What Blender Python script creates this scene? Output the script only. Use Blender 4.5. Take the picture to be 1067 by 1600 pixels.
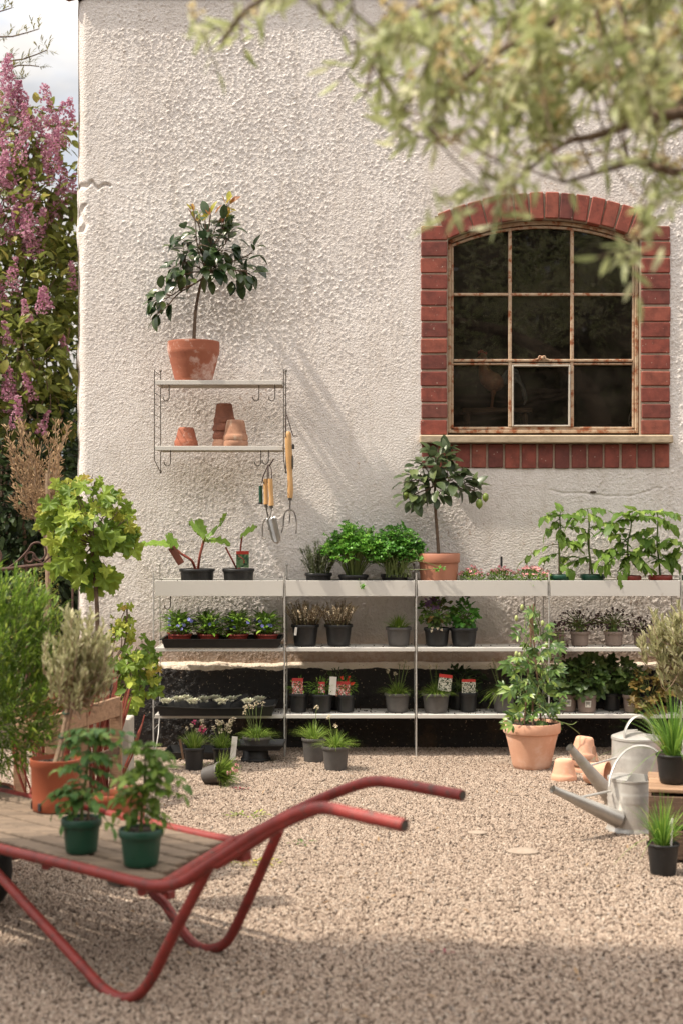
import bpy, math, random
import numpy as np
from mathutils import Vector, Matrix, noise, Euler
R = math.radians
PI = math.pi
sc = bpy.context.scene
C = sc.collection
for o in list(bpy.data.objects):
    bpy.data.objects.remove(o)

# ------------------------------------------------------------------ camera
EYE = 1.094
FP = 2350.0
cd = bpy.data.cameras.new('camera')
cam = bpy.data.objects.new('camera', cd)
C.objects.link(cam)
cam.location = (0, 0, EYE)
cam.rotation_euler = (R(90), 0, 0)
cd.sensor_fit = 'VERTICAL'
cd.sensor_height = 36.0
cd.sensor_width = 24.0
cd.lens = FP / 1600 * 36
cd.shift_x = -29.5 / 1600
cd.clip_start = 0.05
cd.clip_end = 2000
cd.dof.use_dof = True
cd.dof.focus_distance = 6.75
cd.dof.aperture_fstop = 3.6
sc.camera = cam

# ------------------------------------------------------------------ world and sun
SX, SY, SZ = 0.64, 0.125, -0.98                  # direction the light travels
elev = math.atan2(-SZ, math.hypot(SX, SY))
w = bpy.data.worlds.new('World'); sc.world = w; w.use_nodes = True
nt = w.node_tree; nt.nodes.clear()
wo = nt.nodes.new('ShaderNodeOutputWorld'); bg = nt.nodes.new('ShaderNodeBackground')
sky = nt.nodes.new('ShaderNodeTexSky'); sky.sky_type = 'NISHITA'; sky.sun_disc = False
sky.sun_elevation = elev
sky.sun_rotation = math.atan2(-SX, -SY)
sky.dust_density = 2.5
tc = nt.nodes.new('ShaderNodeTexCoord')
mp = nt.nodes.new('ShaderNodeMapping'); mp.inputs['Scale'].default_value = (1, 1, 2.2)
nz = nt.nodes.new('ShaderNodeTexNoise'); nz.inputs['Scale'].default_value = 4.0; nz.inputs['Detail'].default_value = 7
cr = nt.nodes.new('ShaderNodeValToRGB')
cr.color_ramp.elements[0].position = 0.30; cr.color_ramp.elements[1].position = 0.52
nz2 = nt.nodes.new('ShaderNodeTexNoise'); nz2.inputs['Scale'].default_value = 5.0; nz2.inputs['Detail'].default_value = 6
cr2 = nt.nodes.new('ShaderNodeValToRGB')
cr2.color_ramp.elements[0].position = 0.36; cr2.color_ramp.elements[0].color = (5.0, 4.9, 4.85, 1)
cr2.color_ramp.elements[1].position = 0.62; cr2.color_ramp.elements[1].color = (9.6, 8.9, 8.0, 1)
mx = nt.nodes.new('ShaderNodeMixRGB')
L_ = nt.links.new
L_(tc.outputs['Generated'], mp.inputs[0]); L_(mp.outputs[0], nz.inputs['Vector']); L_(mp.outputs[0], nz2.inputs['Vector'])
L_(nz.outputs['Fac'], cr.inputs[0]); L_(nz2.outputs['Fac'], cr2.inputs[0])
sz_ = nt.nodes.new('ShaderNodeSeparateXYZ'); L_(tc.outputs['Generated'], sz_.inputs[0])
el = nt.nodes.new('ShaderNodeMapRange'); el.inputs[1].default_value = 0; el.inputs[2].default_value = 1; el.inputs[3].default_value = .22; el.inputs[4].default_value = 1.45
L_(sz_.outputs[2], el.inputs[0])     # an overcast sky is brighter overhead than near the horizon
ml = nt.nodes.new('ShaderNodeMixRGB'); ml.blend_type = 'MULTIPLY'; ml.inputs[0].default_value = 1; L_(cr2.outputs[0], ml.inputs[1]); L_(el.outputs[0], ml.inputs[2])
L_(cr.outputs[0], mx.inputs[0]); L_(sky.outputs[0], mx.inputs[1]); L_(ml.outputs[0], mx.inputs[2])
L_(mx.outputs[0], bg.inputs[0]); L_(bg.outputs[0], wo.inputs[0])
bg.inputs[1].default_value = 0.15
sd = bpy.data.lights.new('sun', 'SUN'); sd.energy = 3.3; sd.angle = R(1.0); sd.color = (1.0, 0.90, 0.76)
sun = bpy.data.objects.new('sun', sd); C.objects.link(sun)
sun.rotation_euler = Vector((SX, SY, SZ)).to_track_quat('-Z', 'Y').to_euler()
sun.location = (-4, -6, 9)
sc.view_settings.view_transform = 'Standard'
sc.view_settings.look = 'None'
sc.view_settings.exposure = 0.84
sc.view_settings.gamma = 1.0
sc.cycles.max_bounces = 6
sc.cycles.transparent_max_bounces = 6
sc.cycles.use_fast_gi = False

# ------------------------------------------------------------------ helpers
def W(px, py, D):
    return Vector(((px - 563) / FP * D, D, EYE - (py - 800) / FP * D))
def GD(py, z=0.0):                              # distance of a point at height z seen at row py
    return FP * (EYE - z) / (py - 800)
def rnd(a, b): return random.uniform(a, b)
def V(*a): return Vector(a)

def tag(o, label=None, cat=None, group=None, kind=None):
    if label: o['label'] = label
    if cat: o['category'] = cat
    if group: o['group'] = group
    if kind: o['kind'] = kind
    return o
def thing(name, label, cat, loc=(0, 0, 0), rz=0, group=None):
    o = bpy.data.objects.new(name, None); C.objects.link(o)
    o.empty_display_size = 0.05
    o.location = loc; o.rotation_euler = (0, 0, rz)
    return tag(o, label, cat, group)

class MB:
    def __init__(s): s.v = []; s.f = []; s.m = []
    def add(s, vs, fs, mi=0):
        k = len(s.v); s.v.extend([tuple(p) for p in vs])
        s.f.extend([tuple(i + k for i in f) for f in fs]); s.m.extend([mi] * len(fs))
    def box(s, c, d, rot=None, mi=0, taper=1.0):
        vs = []
        for z in (-1, 1):
            q = taper if z > 0 else 1.0
            for x, y in ((-1, -1), (1, -1), (1, 1), (-1, 1)):
                p = V(x * d[0] / 2 * q, y * d[1] / 2 * q, z * d[2] / 2)
                if rot is not None: p = rot @ p
                vs.append(p + Vector(c))
        s.add(vs, [(0, 3, 2, 1), (4, 5, 6, 7), (0, 1, 5, 4), (1, 2, 6, 5), (2, 3, 7, 6), (3, 0, 4, 7)], mi)
    def bbox(s, c, d, b, rot=None, mi=0):        # bevelled box
        x, y, z = d[0] / 2, d[1] / 2, d[2] / 2
        vs = []; idx = {}
        for sx in (-1, 1):
            for sy in (-1, 1):
                for sz in (-1, 1):
                    for ax in range(3):
                        p = [sx * (x - b), sy * (y - b), sz * (z - b)]
                        p[ax] = (sx * x, sy * y, sz * z)[ax]
                        q = Vector(p)
                        if rot is not None: q = rot @ q
                        idx[(sx, sy, sz, ax)] = len(vs); vs.append(q + Vector(c))
        F = []
        for ax in range(3):
            o1, o2 = [a for a in range(3) if a != ax]
            for sg in (-1, 1):
                loop = []
                for a, bb in ((-1, -1), (1, -1), (1, 1), (-1, 1)):
                    k = [0, 0, 0]; k[ax] = sg; k[o1] = a; k[o2] = bb
                    loop.append(idx[(k[0], k[1], k[2], ax)])
                F.append(tuple(loop))
        for ax in range(3):                      # edges along ax
            o1, o2 = [a for a in range(3) if a != ax]
            for a in (-1, 1):
                for bb in (-1, 1):
                    k0 = [0, 0, 0]; k0[ax] = -1; k0[o1] = a; k0[o2] = bb
                    k1 = list(k0); k1[ax] = 1
                    F.append((idx[(*k0, o1)], idx[(*k1, o1)], idx[(*k1, o2)], idx[(*k0, o2)]))
        for sx in (-1, 1):
            for sy in (-1, 1):
                for sz in (-1, 1):
                    F.append((idx[(sx, sy, sz, 0)], idx[(sx, sy, sz, 1)], idx[(sx, sy, sz, 2)]))
        s.add(vs, F, mi)
    def tube(s, pts, r, n=8, mi=0, cap=True):
        pts = [Vector(p) for p in pts]
        if not hasattr(r, '__len__'): r = [r] * len(pts)
        vs = []; F = []
        t0 = (pts[1] - pts[0]).normalized()
        u = t0.orthogonal().normalized()
        for i, p in enumerate(pts):
            a = pts[max(0, i - 1)]; b = pts[min(len(pts) - 1, i + 1)]
            t = (b - a)
            t = t.normalized() if t.length > 1e-9 else t0
            u = (u - t * u.dot(t))
            u = u.normalized() if u.length > 1e-6 else t.orthogonal().normalized()
            v = t.cross(u)
            for k in range(n):
                an = 2 * PI * k / n
                vs.append(p + (u * math.cos(an) + v * math.sin(an)) * r[i])
        for i in range(len(pts) - 1):
            for k in range(n):
                F.append((i * n + k, i * n + (k + 1) % n, (i + 1) * n + (k + 1) % n, (i + 1) * n + k))
        if cap:
            F.append(tuple(range(n - 1, -1, -1))); F.append(tuple((len(pts) - 1) * n + k for k in range(n)))
        s.add(vs, F, mi)
    def lathe(s, prof, n=32, M=None, mi=0, sx=1.0):
        vs = []; F = []
        for r, z in prof:
            for k in range(n):
                a = 2 * PI * k / n
                p = V(r * math.cos(a) * sx, r * math.sin(a), z)
                vs.append(M @ p if M is not None else p)
        for i in range(len(prof) - 1):
            for k in range(n):
                F.append((i * n + k, i * n + (k + 1) % n, (i + 1) * n + (k + 1) % n, (i + 1) * n + k))
        s.add(vs, F, mi)
    def ball(s, c, r, n=8, mi=0, sq=(1, 1, 1)):
        vs = [Vector(c) + V(0, 0, r * sq[2])]; F = []
        m = max(4, n // 2)
        for i in range(1, m):
            ph = PI * i / m
            for k in range(n):
                a = 2 * PI * k / n
                vs.append(Vector(c) + V(r * sq[0] * math.sin(ph) * math.cos(a), r * sq[1] * math.sin(ph) * math.sin(a), r * sq[2] * math.cos(ph)))
        vs.append(Vector(c) - V(0, 0, r * sq[2]))
        for k in range(n): F.append((0, 1 + k, 1 + (k + 1) % n))
        for i in range(m - 2):
            for k in range(n):
                F.append((1 + i * n + k, 1 + (i + 1) * n + k, 1 + (i + 1) * n + (k + 1) % n, 1 + i * n + (k + 1) % n))
        for k in range(n): F.append((len(vs) - 1, 1 + (m - 2) * n + (k + 1) % n, 1 + (m - 2) * n + k))
        s.add(vs, F, mi)
    def build(s, name, mats, parent=None, smooth=True, angle=40, loc=None):
        me = bpy.data.meshes.new(name)
        me.from_pydata(s.v, [], s.f)
        if not isinstance(mats, (list, tuple)): mats = [mats]
        for m in mats: me.materials.append(m)
        if len(mats) > 1: me.polygons.foreach_set('material_index', s.m)
        if smooth:
            me.polygons.foreach_set('use_smooth', [True] * len(s.f))
            if angle < 180: me.set_sharp_from_angle(angle=R(angle))
        me.update()
        o = bpy.data.objects.new(name, me); C.objects.link(o)
        if parent is not None: o.parent = parent
        if loc is not None: o.location = loc
        return o

def spline(pts, n=6):
    pts = [Vector(p) for p in pts]; out = []
    for i in range(len(pts) - 1):
        p0 = pts[max(0, i - 1)]; p1 = pts[i]; p2 = pts[i + 1]; p3 = pts[min(len(pts) - 1, i + 2)]
        for k in range(n):
            t = k / n
            out.append(0.5 * ((2 * p1) + (-p0 + p2) * t + (2 * p0 - 5 * p1 + 4 * p2 - p3) * t * t + (-p0 + 3 * p1 - 3 * p2 + p3) * t ** 3))
    out.append(pts[-1]); return out
def rvec():
    while True:
        v = V(rnd(-1, 1), rnd(-1, 1), rnd(-1, 1))
        if 0.02 < v.length < 1: return v
def frame(d, up):
    d = d.normalized()
    side = d.cross(up)
    if side.length < 1e-4: side = d.orthogonal()
    side.normalize()
    return d, side, side.cross(d).normalized()

SHAPES = {
    'oval': ((0.0, .06), (.2, .72), (.45, 1.0), (.72, .78), (.9, .36)),
    'lance': ((0.0, .1), (.25, .8), (.5, 1.0), (.78, .6)),
    'blade': ((0.0, 1.0), (.3, 1.0), (.6, .8), (.85, .45)),
    'small': ((0.0, .1), (.4, 1.0), (.75, .7)),
}
def leaf(mb, p, d, up, L, Wd, kind='oval', fold=.25, curl=.25, mi=0):
    d, side, n = frame(d, up)
    vs = []; F = []
    st = SHAPES[kind]
    for t, w in st:
        c = p + d * L * t - n * curl * L * t * t
        h = w * Wd / 2
        vs += [c + side * h + n * fold * h, c, c - side * h + n * fold * h]
    k = len(st)
    vs.append(p + d * L * .98 - n * curl * L)
    for i in range(k - 1):
        a = i * 3
        F += [(a, a + 1, a + 4, a + 3), (a + 1, a + 2, a + 5, a + 4)]
    a = (k - 1) * 3
    F += [(a, a + 1, 3 * k), (a + 1, a + 2, 3 * k)]
    mb.add(vs, F, mi)
def mkoutline(lobes, depth, teeth, tdepth, n=40, back=.35, elong=1.0):
    pts = []
    for i in range(n + 1):
        th = -PI * .93 + 2 * PI * .93 * i / n
        r = 1 - depth * (0.5 - 0.5 * math.cos(lobes * th)) if lobes else 1
        r *= 1 - tdepth * (0.5 - .5 * math.cos(teeth * th)) if teeth else 1
        r *= (1 - back * (abs(th) / PI) ** 1.6)
        pts.append((r * math.cos(th) * elong, r * math.sin(th)))
    return pts
OUT = {
    'vine': mkoutline(5, .38, 23, .16, 46, .25),
    'ivy': mkoutline(5, .42, 0, 0, 26, .3),
    'parsley': mkoutline(5, .55, 13, .2, 26, .5),
    'rhubarb': mkoutline(3, .12, 15, .12, 40, .15, 1.3),
    'tomato': mkoutline(3, .2, 9, .2, 20, .5, 1.45),
    'clover': mkoutline(3, .45, 0, 0, 15, .3),
}
def polyleaf(mb, p, d, up, S, kind, cup=.2, wave=.08, mi=0, droop=.3):
    d, side, n = frame(d, up)
    pts = OUT[kind]; vs = [p + d * S * .35 - n * cup * S * .1]
    mid = []
    ph = rnd(0, 6)
    for q in (.55, 1.0):
        for i, (x, y) in enumerate(pts):
            X = .35 + x * .65 * q; Y = y * .65 * q
            z = cup * (abs(Y)) * .6 - droop * max(0, X) ** 2 * .6 + wave * math.sin(i * .9 + ph) * q * q
            vs.append(p + d * S * X + side * S * Y + n * S * z)
    m = len(pts); F = []
    for i in range(m - 1):
        F.append((0, 1 + i, 2 + i)); F.append((1 + i, 1 + m + i, 2 + m + i, 2 + i))
    mb.add(vs, F, mi)
def compound(mb, st, p, d, L, S, n=3, mi=0, droop=.5, kind='tomato'):
    S = S * 1.08; droop = droop * .5
    """feather-like leaf of a tomato plant: rachis with pairs of toothed leaflets"""
    d = d.normalized(); pts = []
    for i in range(6):
        t = i / 5
        pts.append(p + d * L * t - V(0, 0, 1) * droop * L * t * t)
    st.tube(pts, [.0022, .002, .0017, .0014, .0012, .001], 5)
    side = d.cross(V(0, 0, 1))
    side = side.normalized() if side.length > .01 else V(1, 0, 0)
    for k in range(n):
        t = .35 + .5 * k / max(1, n - 1); i = min(4, int(t * 5)); q = pts[i].lerp(pts[i + 1], t * 5 - i)
        tl = (pts[i + 1] - pts[i]).normalized()
        for sg in (-1, 1):
            polyleaf(mb, q, side * sg + tl * .6 + rvec() * .25 - V(0, 0, .35), V(0, 0, 1) + rvec() * .3, S * rnd(.6, .95), kind, .15, .05, mi, .5)
    polyleaf(mb, pts[-1], (pts[-1] - pts[-2]) + rvec() * .01, V(0, 0, 1) + rvec() * .3, S * 1.15, kind, .15, .05, mi, .5)

def crown(mb, c, r, n, L, Wd, kind='oval', out=1.0, grav=.3, mi=0, sq=(1, 1, 1), shell=.0, fold=.25, curl=.3, jit=.7, mis=None):
    """n leaves through an ellipsoid's volume, leaning outwards"""
    for _ in range(n):
        v = rvec()
        if shell and v.length < shell: v = v.normalized() * rnd(shell, 1)
        p = c + V(v.x * r * sq[0], v.y * r * sq[1], v.z * r * sq[2])
        d = v.normalized() * out + rvec() * jit - V(0, 0, grav)
        up = V(0, -.25, 1) + rvec() * .8
        s = rnd(.7, 1.15)
        m = random.choice(mis) if mis else mi
        if kind in OUT: polyleaf(mb, p, d, up, L * s, kind, rnd(.05, .3), .07, m, rnd(.1, .5))
        else: leaf(mb, p, d, up, L * s, Wd * s, kind, fold, rnd(0, curl * 2), m)
def tuft(mb, c, n, L, lean, wd, r0=.02, droop=.5, mi=0, lmin=.6):
    for _ in range(n):
        a = rnd(0, 2 * PI); q = rnd(0, 1) ** .7
        p = c + V(math.cos(a), math.sin(a), 0) * r0 * q
        d = V(math.cos(a) * lean * q * rnd(.6, 1.3), math.sin(a) * lean * q * rnd(.6, 1.3), 1).normalized()
        side = V(-math.sin(a + rnd(-1, 1)), math.cos(a), 0).normalized() * wd / 2
        ll = L * rnd(lmin, 1.05); vs = []; F = []; K = 5
        out = V(d.x, d.y, 0)
        for i in range(K + 1):
            t = i / K
            cpt = p + d * ll * t + (out * .5 - V(0, 0, .6)) * droop * ll * t * t * (0.4 + q)
            ww = 1 - .85 * t ** 1.5
            vs += [cpt + side * ww, cpt - side * ww]
        for i in range(K): F.append((2 * i, 2 * i + 1, 2 * i + 3, 2 * i + 2))
        mb.add(vs, F, mi)
def twig(mb, a, b, r0, r1, wob=.08, n=5, sides=6):
    a = Vector(a); b = Vector(b); L = (b - a).length
    pts = [a.lerp(b, i / n) + (rvec() * wob * L * (1 if 0 < i < n else 0)) for i in range(n + 1)]
    pts = spline(pts, 2)
    mb.tube(pts, [r0 + (r1 - r0) * i / (len(pts) - 1) for i in range(len(pts))], sides)
    return pts

# ------------------------------------------------------------------ materials
def newmat(name):
    m = bpy.data.materials.new(name); m.use_nodes = True
    n = m.node_tree; n.nodes.clear()
    out = n.nodes.new('ShaderNodeOutputMaterial'); b = n.nodes.new('ShaderNodeBsdfPrincipled')
    n.links.new(b.outputs[0], out.inputs[0]); return m, n, b, out
def N(n, t, **k):
    x = n.nodes.new(t)
    for a, v in k.items():
        if a in x.inputs: x.inputs[a].default_value = v
        else: setattr(x, a, v)
    return x
def ramp(n, stops):
    c = n.nodes.new('ShaderNodeValToRGB'); e = c.color_ramp.elements
    while len(e) < len(stops): e.new(.5)
    for i, (p, col) in enumerate(stops):
        e[i].position = p
        e[i].color = (*col, 1) if hasattr(col, '__len__') else (col, col, col, 1)
    return c
def surf(name, c1, c2=None, rough=.6, scale=12, metal=0, bump=0, bscale=60, spots=None, sscale=25, sth=(.6, .68), island=0, spec=.5, stretch=None, dist=.004):
    """painted, fired or sawn surface: two tones through noise, optional blotches and bump"""
    m, n, b, out = newmat(name)
    tcn = N(n, 'ShaderNodeTexCoord'); src = tcn.outputs['Object']
    if stretch:
        mpn = N(n, 'ShaderNodeMapping'); mpn.inputs['Scale'].default_value = stretch
        n.links.new(src, mpn.inputs[0]); src = mpn.outputs[0]
    n1 = N(n, 'ShaderNodeTexNoise', Scale=scale, Detail=6, Roughness=.62)
    n.links.new(src, n1.inputs['Vector'])
    c2 = c2 or tuple(x * .72 for x in c1)
    r1 = ramp(n, [(.32, c2), (.68, c1)]); n.links.new(n1.outputs['Fac'], r1.inputs[0])
    col = r1.outputs[0]
    if spots:
        n2 = N(n, 'ShaderNodeTexNoise', Scale=sscale, Detail=8, Roughness=.7)
        n.links.new(src, n2.inputs['Vector'])
        r2 = ramp(n, [(sth[0], 0.0), (sth[1], 1.0)]); n.links.new(n2.outputs['Fac'], r2.inputs[0])
        mxn = N(n, 'ShaderNodeMixRGB'); n.links.new(r2.outputs[0], mxn.inputs[0]); n.links.new(col, mxn.inputs[1])
        mxn.inputs[2].default_value = (*spots, 1); col = mxn.outputs[0]
    if island:
        g = N(n, 'ShaderNodeNewGeometry'); mr = N(n, 'ShaderNodeMapRange')
        mr.inputs[3].default_value = 1 - island; mr.inputs[4].default_value = 1 + island
        n.links.new(g.outputs['Random Per Island'], mr.inputs[0])
        mm = N(n, 'ShaderNodeMixRGB', blend_type='MULTIPLY'); mm.inputs[0].default_value = 1
        n.links.new(col, mm.inputs[1]); n.links.new(mr.outputs[0], mm.inputs[2]); col = mm.outputs[0]
    n.links.new(col, b.inputs['Base Color'])
    b.inputs['Roughness'].default_value = rough; b.inputs['Metallic'].default_value = metal
    b.inputs['Specular IOR Level'].default_value = spec
    if bump:
        n3 = N(n, 'ShaderNodeTexNoise', Scale=bscale, Detail=5); n.links.new(src, n3.inputs['Vector'])
        bp = N(n, 'ShaderNodeBump', Strength=bump, Distance=dist); n.links.new(n3.outputs['Fac'], bp.inputs['Height'])
        n.links.new(bp.outputs[0], b.inputs['Normal'])
    return m
def leafmat(name, c1, c2, trans=.3, rough=.45, c3=None, spec=.4):
    """leaf tissue: a tone of its own for every leaf, part of the light shines through"""
    m, n, b, out = newmat(name)
    g = N(n, 'ShaderNodeNewGeometry')
    st = [(0, c1), (.75 if c3 else 1, c2)] + ([(1, c3)] if c3 else [])
    r = ramp(n, st); n.links.new(g.outputs['Random Per Island'], r.inputs[0])
    tcn = N(n, 'ShaderNodeTexCoord')
    nn = N(n, 'ShaderNodeTexNoise', Scale=70, Detail=2); n.links.new(tcn.outputs['Object'], nn.inputs['Vector'])
    mr = N(n, 'ShaderNodeMapRange'); mr.inputs[3].default_value = .75; mr.inputs[4].default_value = 1.25
    n.links.new(nn.outputs['Fac'], mr.inputs[0])
    mm = N(n, 'ShaderNodeMixRGB', blend_type='MULTIPLY'); mm.inputs[0].default_value = 1
    n.links.new(r.outputs[0], mm.inputs[1]); n.links.new(mr.outputs[0], mm.inputs[2])
    n.links.new(mm.outputs[0], b.inputs['Base Color'])
    b.inputs['Roughness'].default_value = rough; b.inputs['Specular IOR Level'].default_value = spec
    t = N(n, 'ShaderNodeBsdfTranslucent')
    gm = N(n, 'ShaderNodeGamma', Gamma=.8); n.links.new(mm.outputs[0], gm.inputs[0]); n.links.new(gm.outputs[0], t.inputs[0])
    mix = N(n, 'ShaderNodeMixShader'); mix.inputs[0].default_value = trans
    n.links.new(b.outputs[0], mix.inputs[1]); n.links.new(t.outputs[0], mix.inputs[2]); n.links.new(mix.outputs[0], out.inputs[0])
    return m

M = {}
M['terracotta'] = surf('terracotta', (.38, .13, .07), (.29, .09, .05), .85, 9, bump=.3, bscale=140, spots=(.66, .48, .41), sscale=9, sth=(.52, .66), dist=.002)
M['terra_pale'] = surf('terracotta_pale', (.74, .43, .29), (.64, .34, .22), .88, 8, bump=.25, bscale=120, spots=(.78, .57, .46), sscale=8, sth=(.5, .75), dist=.002)
M['terra_old'] = surf('terracotta_old', (.50, .27, .17), (.30, .15, .095), .9, 18, bump=.4, bscale=120, spots=(.60, .50, .38), sscale=14, sth=(.5, .7), dist=.002)
M['terra_dark'] = surf('terracotta_dark', (.33, .13, .08), (.2, .08, .05), .9, 18, bump=.4, bscale=120, spots=(.42, .3, .22), sscale=20, sth=(.6, .75), dist=.002)
M['plastic_terra'] = surf('plastic_terracotta', (.47, .20, .12), (.40, .165, .10), .55, 6)
M['plastic_orange'] = surf('plastic_orange', (.34, .085, .035), (.27, .065, .028), .5, 6)
M['plastic_black'] = surf('plastic_black', (.018, .017, .017), (.012, .012, .012), .45, 20, spots=(.06, .05, .042), sscale=30, sth=(.62, .8))
M['plastic_grey'] = surf('plastic_grey', (.105, .095, .088), (.075, .068, .064), .55, 20, spots=(.16, .14, .12), sscale=30, sth=(.6, .8))
M['plastic_taupe'] = surf('plastic_taupe', (.25, .185, .15), (.18, .13, .105), .6, 20, spots=(.33, .27, .22), sscale=30, sth=(.6, .8))
M['plastic_green'] = surf('plastic_green', (.012, .075, .042), (.008, .05, .028), .4, 10)
M['plastic_red'] = surf('plastic_red', (.30, .045, .03), (.22, .03, .02), .45, 10)
M['plastic_white'] = surf('plastic_white', (.72, .66, .58), (.6, .55, .48), .5, 10)
M['soil'] = surf('soil', (.055, .035, .022), (.02, .013, .009), 1.0, 90, bump=1, bscale=160)
M['shelf'] = surf('shelf_metal', (.66, .63, .58), (.62, .59, .54), .42, 3, spec=.5, spots=(.46, .40, .33), sscale=18, sth=(.62, .80))
M['wire'] = surf('galvanised_wire', (.60, .58, .54), (.42, .40, .37), .4, 40, metal=.4)
M['wire_dark'] = surf('aged_wire', (.20, .18, .155), (.12, .1, .085), .45, 60, metal=.6)
M['zinc'] = surf('zinc', (.66, .64, .60), (.48, .46, .43), .36, 14, metal=.45, bump=.08, bscale=30, spots=(.74, .71, .66), sscale=20, sth=(.5, .75))
M['zinc_dark'] = surf('zinc_dull', (.56, .54, .50), (.40, .38, .35), .42, 14, metal=.5, bump=.08, bscale=30, spots=(.58, .55, .5), sscale=20, sth=(.5, .75))
M['red_paint'] = surf('red_paint', (.30, .034, .026), (.17, .02, .016), .5, 22, spots=(.10, .045, .035), sscale=46, sth=(.57, .63), bump=.35, bscale=70, dist=.002)
M['rust'] = surf('rust', (.30, .11, .045), (.12, .045, .022), .9, 40, bump=.6, bscale=120)
M['gate_iron'] = surf('gate_iron', (.13, .065, .045), (.06, .035, .028), .8, 40, bump=.4, bscale=120)
M['frame_paint'] = surf('flaking_frame_paint', (.52, .40, .28), (.40, .26, .16), .75, 30, bump=.8, bscale=90, spots=(.27, .085, .03), sscale=24, sth=(.50, .60), dist=.003)
M['frame_white'] = surf('white_frame_paint', (.50, .46, .40), (.38, .33, .27), .6, 30, bump=.3, bscale=90, spots=(.4, .2, .1), sscale=24, sth=(.62, .7))
M['wood_grey'] = surf('weathered_wood', (.27, .195, .135), (.11, .08, .055), .85, 9, bump=.6, bscale=30, stretch=(.6, 9, 9), island=.18)
M['wood_crate'] = surf('crate_wood', (.44, .27, .165), (.27, .16, .095), .85, 8, bump=.5, bscale=30, stretch=(.8, 9, 9), island=.2)
M['wood_dark'] = surf('dark_crate_wood', (.16, .095, .06), (.075, .045, .03), .85, 8, bump=.5, bscale=30, stretch=(.8, 9, 9), island=.2)
M['wood_handle'] = surf('ash_handle', (.62, .37, .16), (.52, .29, .11), .5, 14, stretch=(8, 8, 1))
M['leather'] = surf('leather', (.045, .018, .012), (.02, .01, .008), .7, 30)
M['steel'] = surf('tool_steel', (.55, .53, .5), (.4, .38, .35), .3, 20, metal=.8)
M['tool_dark'] = surf('tool_dark_steel', (.16, .14, .12), (.09, .08, .07), .5, 20, metal=.6)
M['bark'] = surf('bark', (.20, .13, .085), (.09, .06, .042), .9, 40, bump=.8, bscale=90)
M['bark_pale'] = surf('bark_pale', (.34, .24, .155), (.20, .135, .09), .9, 40, bump=.6, bscale=90)
M['stem_green'] = surf('stem_green', (.17, .22, .06), (.10, .14, .035), .6, 30)
M['stem_red'] = surf('stem_red', (.30, .055, .045), (.2, .06, .03), .5, 30, spots=(.35, .22, .1), sscale=20, sth=(.55, .75))
M['bamboo'] = surf('bamboo', (.28, .17, .10), (.16, .095, .06), .6, 40)
M['rubber'] = surf('rubber', (.018, .017, .016), (.012, .011, .01), .75, 40, bump=.4, bscale=60)
M['slate'] = surf('label_slate', (.025, .024, .026), (.015, .015, .016), .6, 30)

G = {}
G['citrus'] = leafmat('leaf_citrus', (.018, .042, .016), (.05, .085, .025), .15, .28, (.10, .13, .035), .6)
G['citrus_young'] = leafmat('leaf_citrus_young', (.40, .42, .05), (.42, .17, .04), .45, .4, (.20, .045, .03))
G['citrus2'] = leafmat('leaf_citrus_matt', (.04, .065, .025), (.085, .12, .045), .18, .38, (.15, .19, .065), .5)
G['parsley'] = leafmat('leaf_parsley', (.07, .21, .022), (.15, .38, .04), .35, .4, (.30, .54, .08))
G['parsley_dark'] = leafmat('leaf_parsley_deep', (.045, .15, .02), (.10, .28, .035), .3, .4, (.18, .40, .05))
G['tomato'] = leafmat('leaf_tomato', (.08, .16, .024), (.17, .28, .04), .4, .5, (.36, .48, .10))
G['tomato_dark'] = leafmat('leaf_tomato_deep', (.06, .15, .045), (.13, .26, .06), .35, .5, (.32, .44, .10))
G['rhubarb'] = leafmat('leaf_rhubarb', (.15, .27, .035), (.25, .40, .06), .4, .4)
G['vine'] = leafmat('leaf_vine', (.09, .17, .02), (.24, .34, .035), .42, .5, (.46, .52, .07))
G['vine_young'] = leafmat('leaf_vine_young', (.28, .34, .04), (.44, .44, .06), .45, .5, (.50, .33, .07))
G['grass'] = leafmat('leaf_grass', (.09, .17, .022), (.22, .34, .04), .3, .5, (.46, .52, .14))
G['chives'] = leafmat('leaf_chives', (.07, .18, .025), (.18, .34, .04), .35, .35, (.40, .50, .07))
G['lavender'] = leafmat('leaf_grey', (.16, .18, .11), (.28, .30, .20), .2, .7)
G['heath'] = leafmat('leaf_heath', (.16, .16, .07), (.28, .25, .12), .25, .7)
G['cream'] = leafmat('petal_cream', (.55, .45, .30), (.75, .65, .47), .3, .6)
G['pink'] = leafmat('petal_pink', (.48, .14, .17), (.72, .36, .34), .3, .6, (.8, .6, .55))
G['magenta'] = leafmat('petal_magenta', (.42, .03, .10), (.55, .07, .16), .3, .6)
G['redflower'] = leafmat('petal_red', (.6, .04, .02), (.65, .09, .04), .3, .6)
G['blue'] = leafmat('petal_blue', (.15, .15, .50), (.34, .33, .75), .3, .6)
G['pansy'] = leafmat('leaf_bedding', (.08, .17, .022), (.19, .34, .035), .32, .4, (.34, .48, .08))
G['aquilegia'] = leafmat('leaf_aquilegia', (.05, .10, .02), (.12, .19, .03), .3, .5, (.30, .16, .05))
G['purple'] = leafmat('leaf_purple', (.03, .012, .015), (.06, .025, .022), .2, .5, (.13, .10, .04))
G['ivy'] = leafmat('leaf_ivy', (.035, .07, .016), (.075, .13, .027), .2, .42, (.16, .22, .06), .5)
G['heuchera'] = leafmat('leaf_heuchera', (.12, .085, .02), (.20, .13, .03), .3, .5, (.08, .10, .025))
G['passion'] = leafmat('leaf_passion', (.045, .105, .018), (.11, .20, .03), .25, .40, (.28, .38, .07), .6)
G['olive'] = leafmat('leaf_olive', (.28, .28, .13), (.48, .46, .24), .3, .42, (.80, .74, .48))
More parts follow.
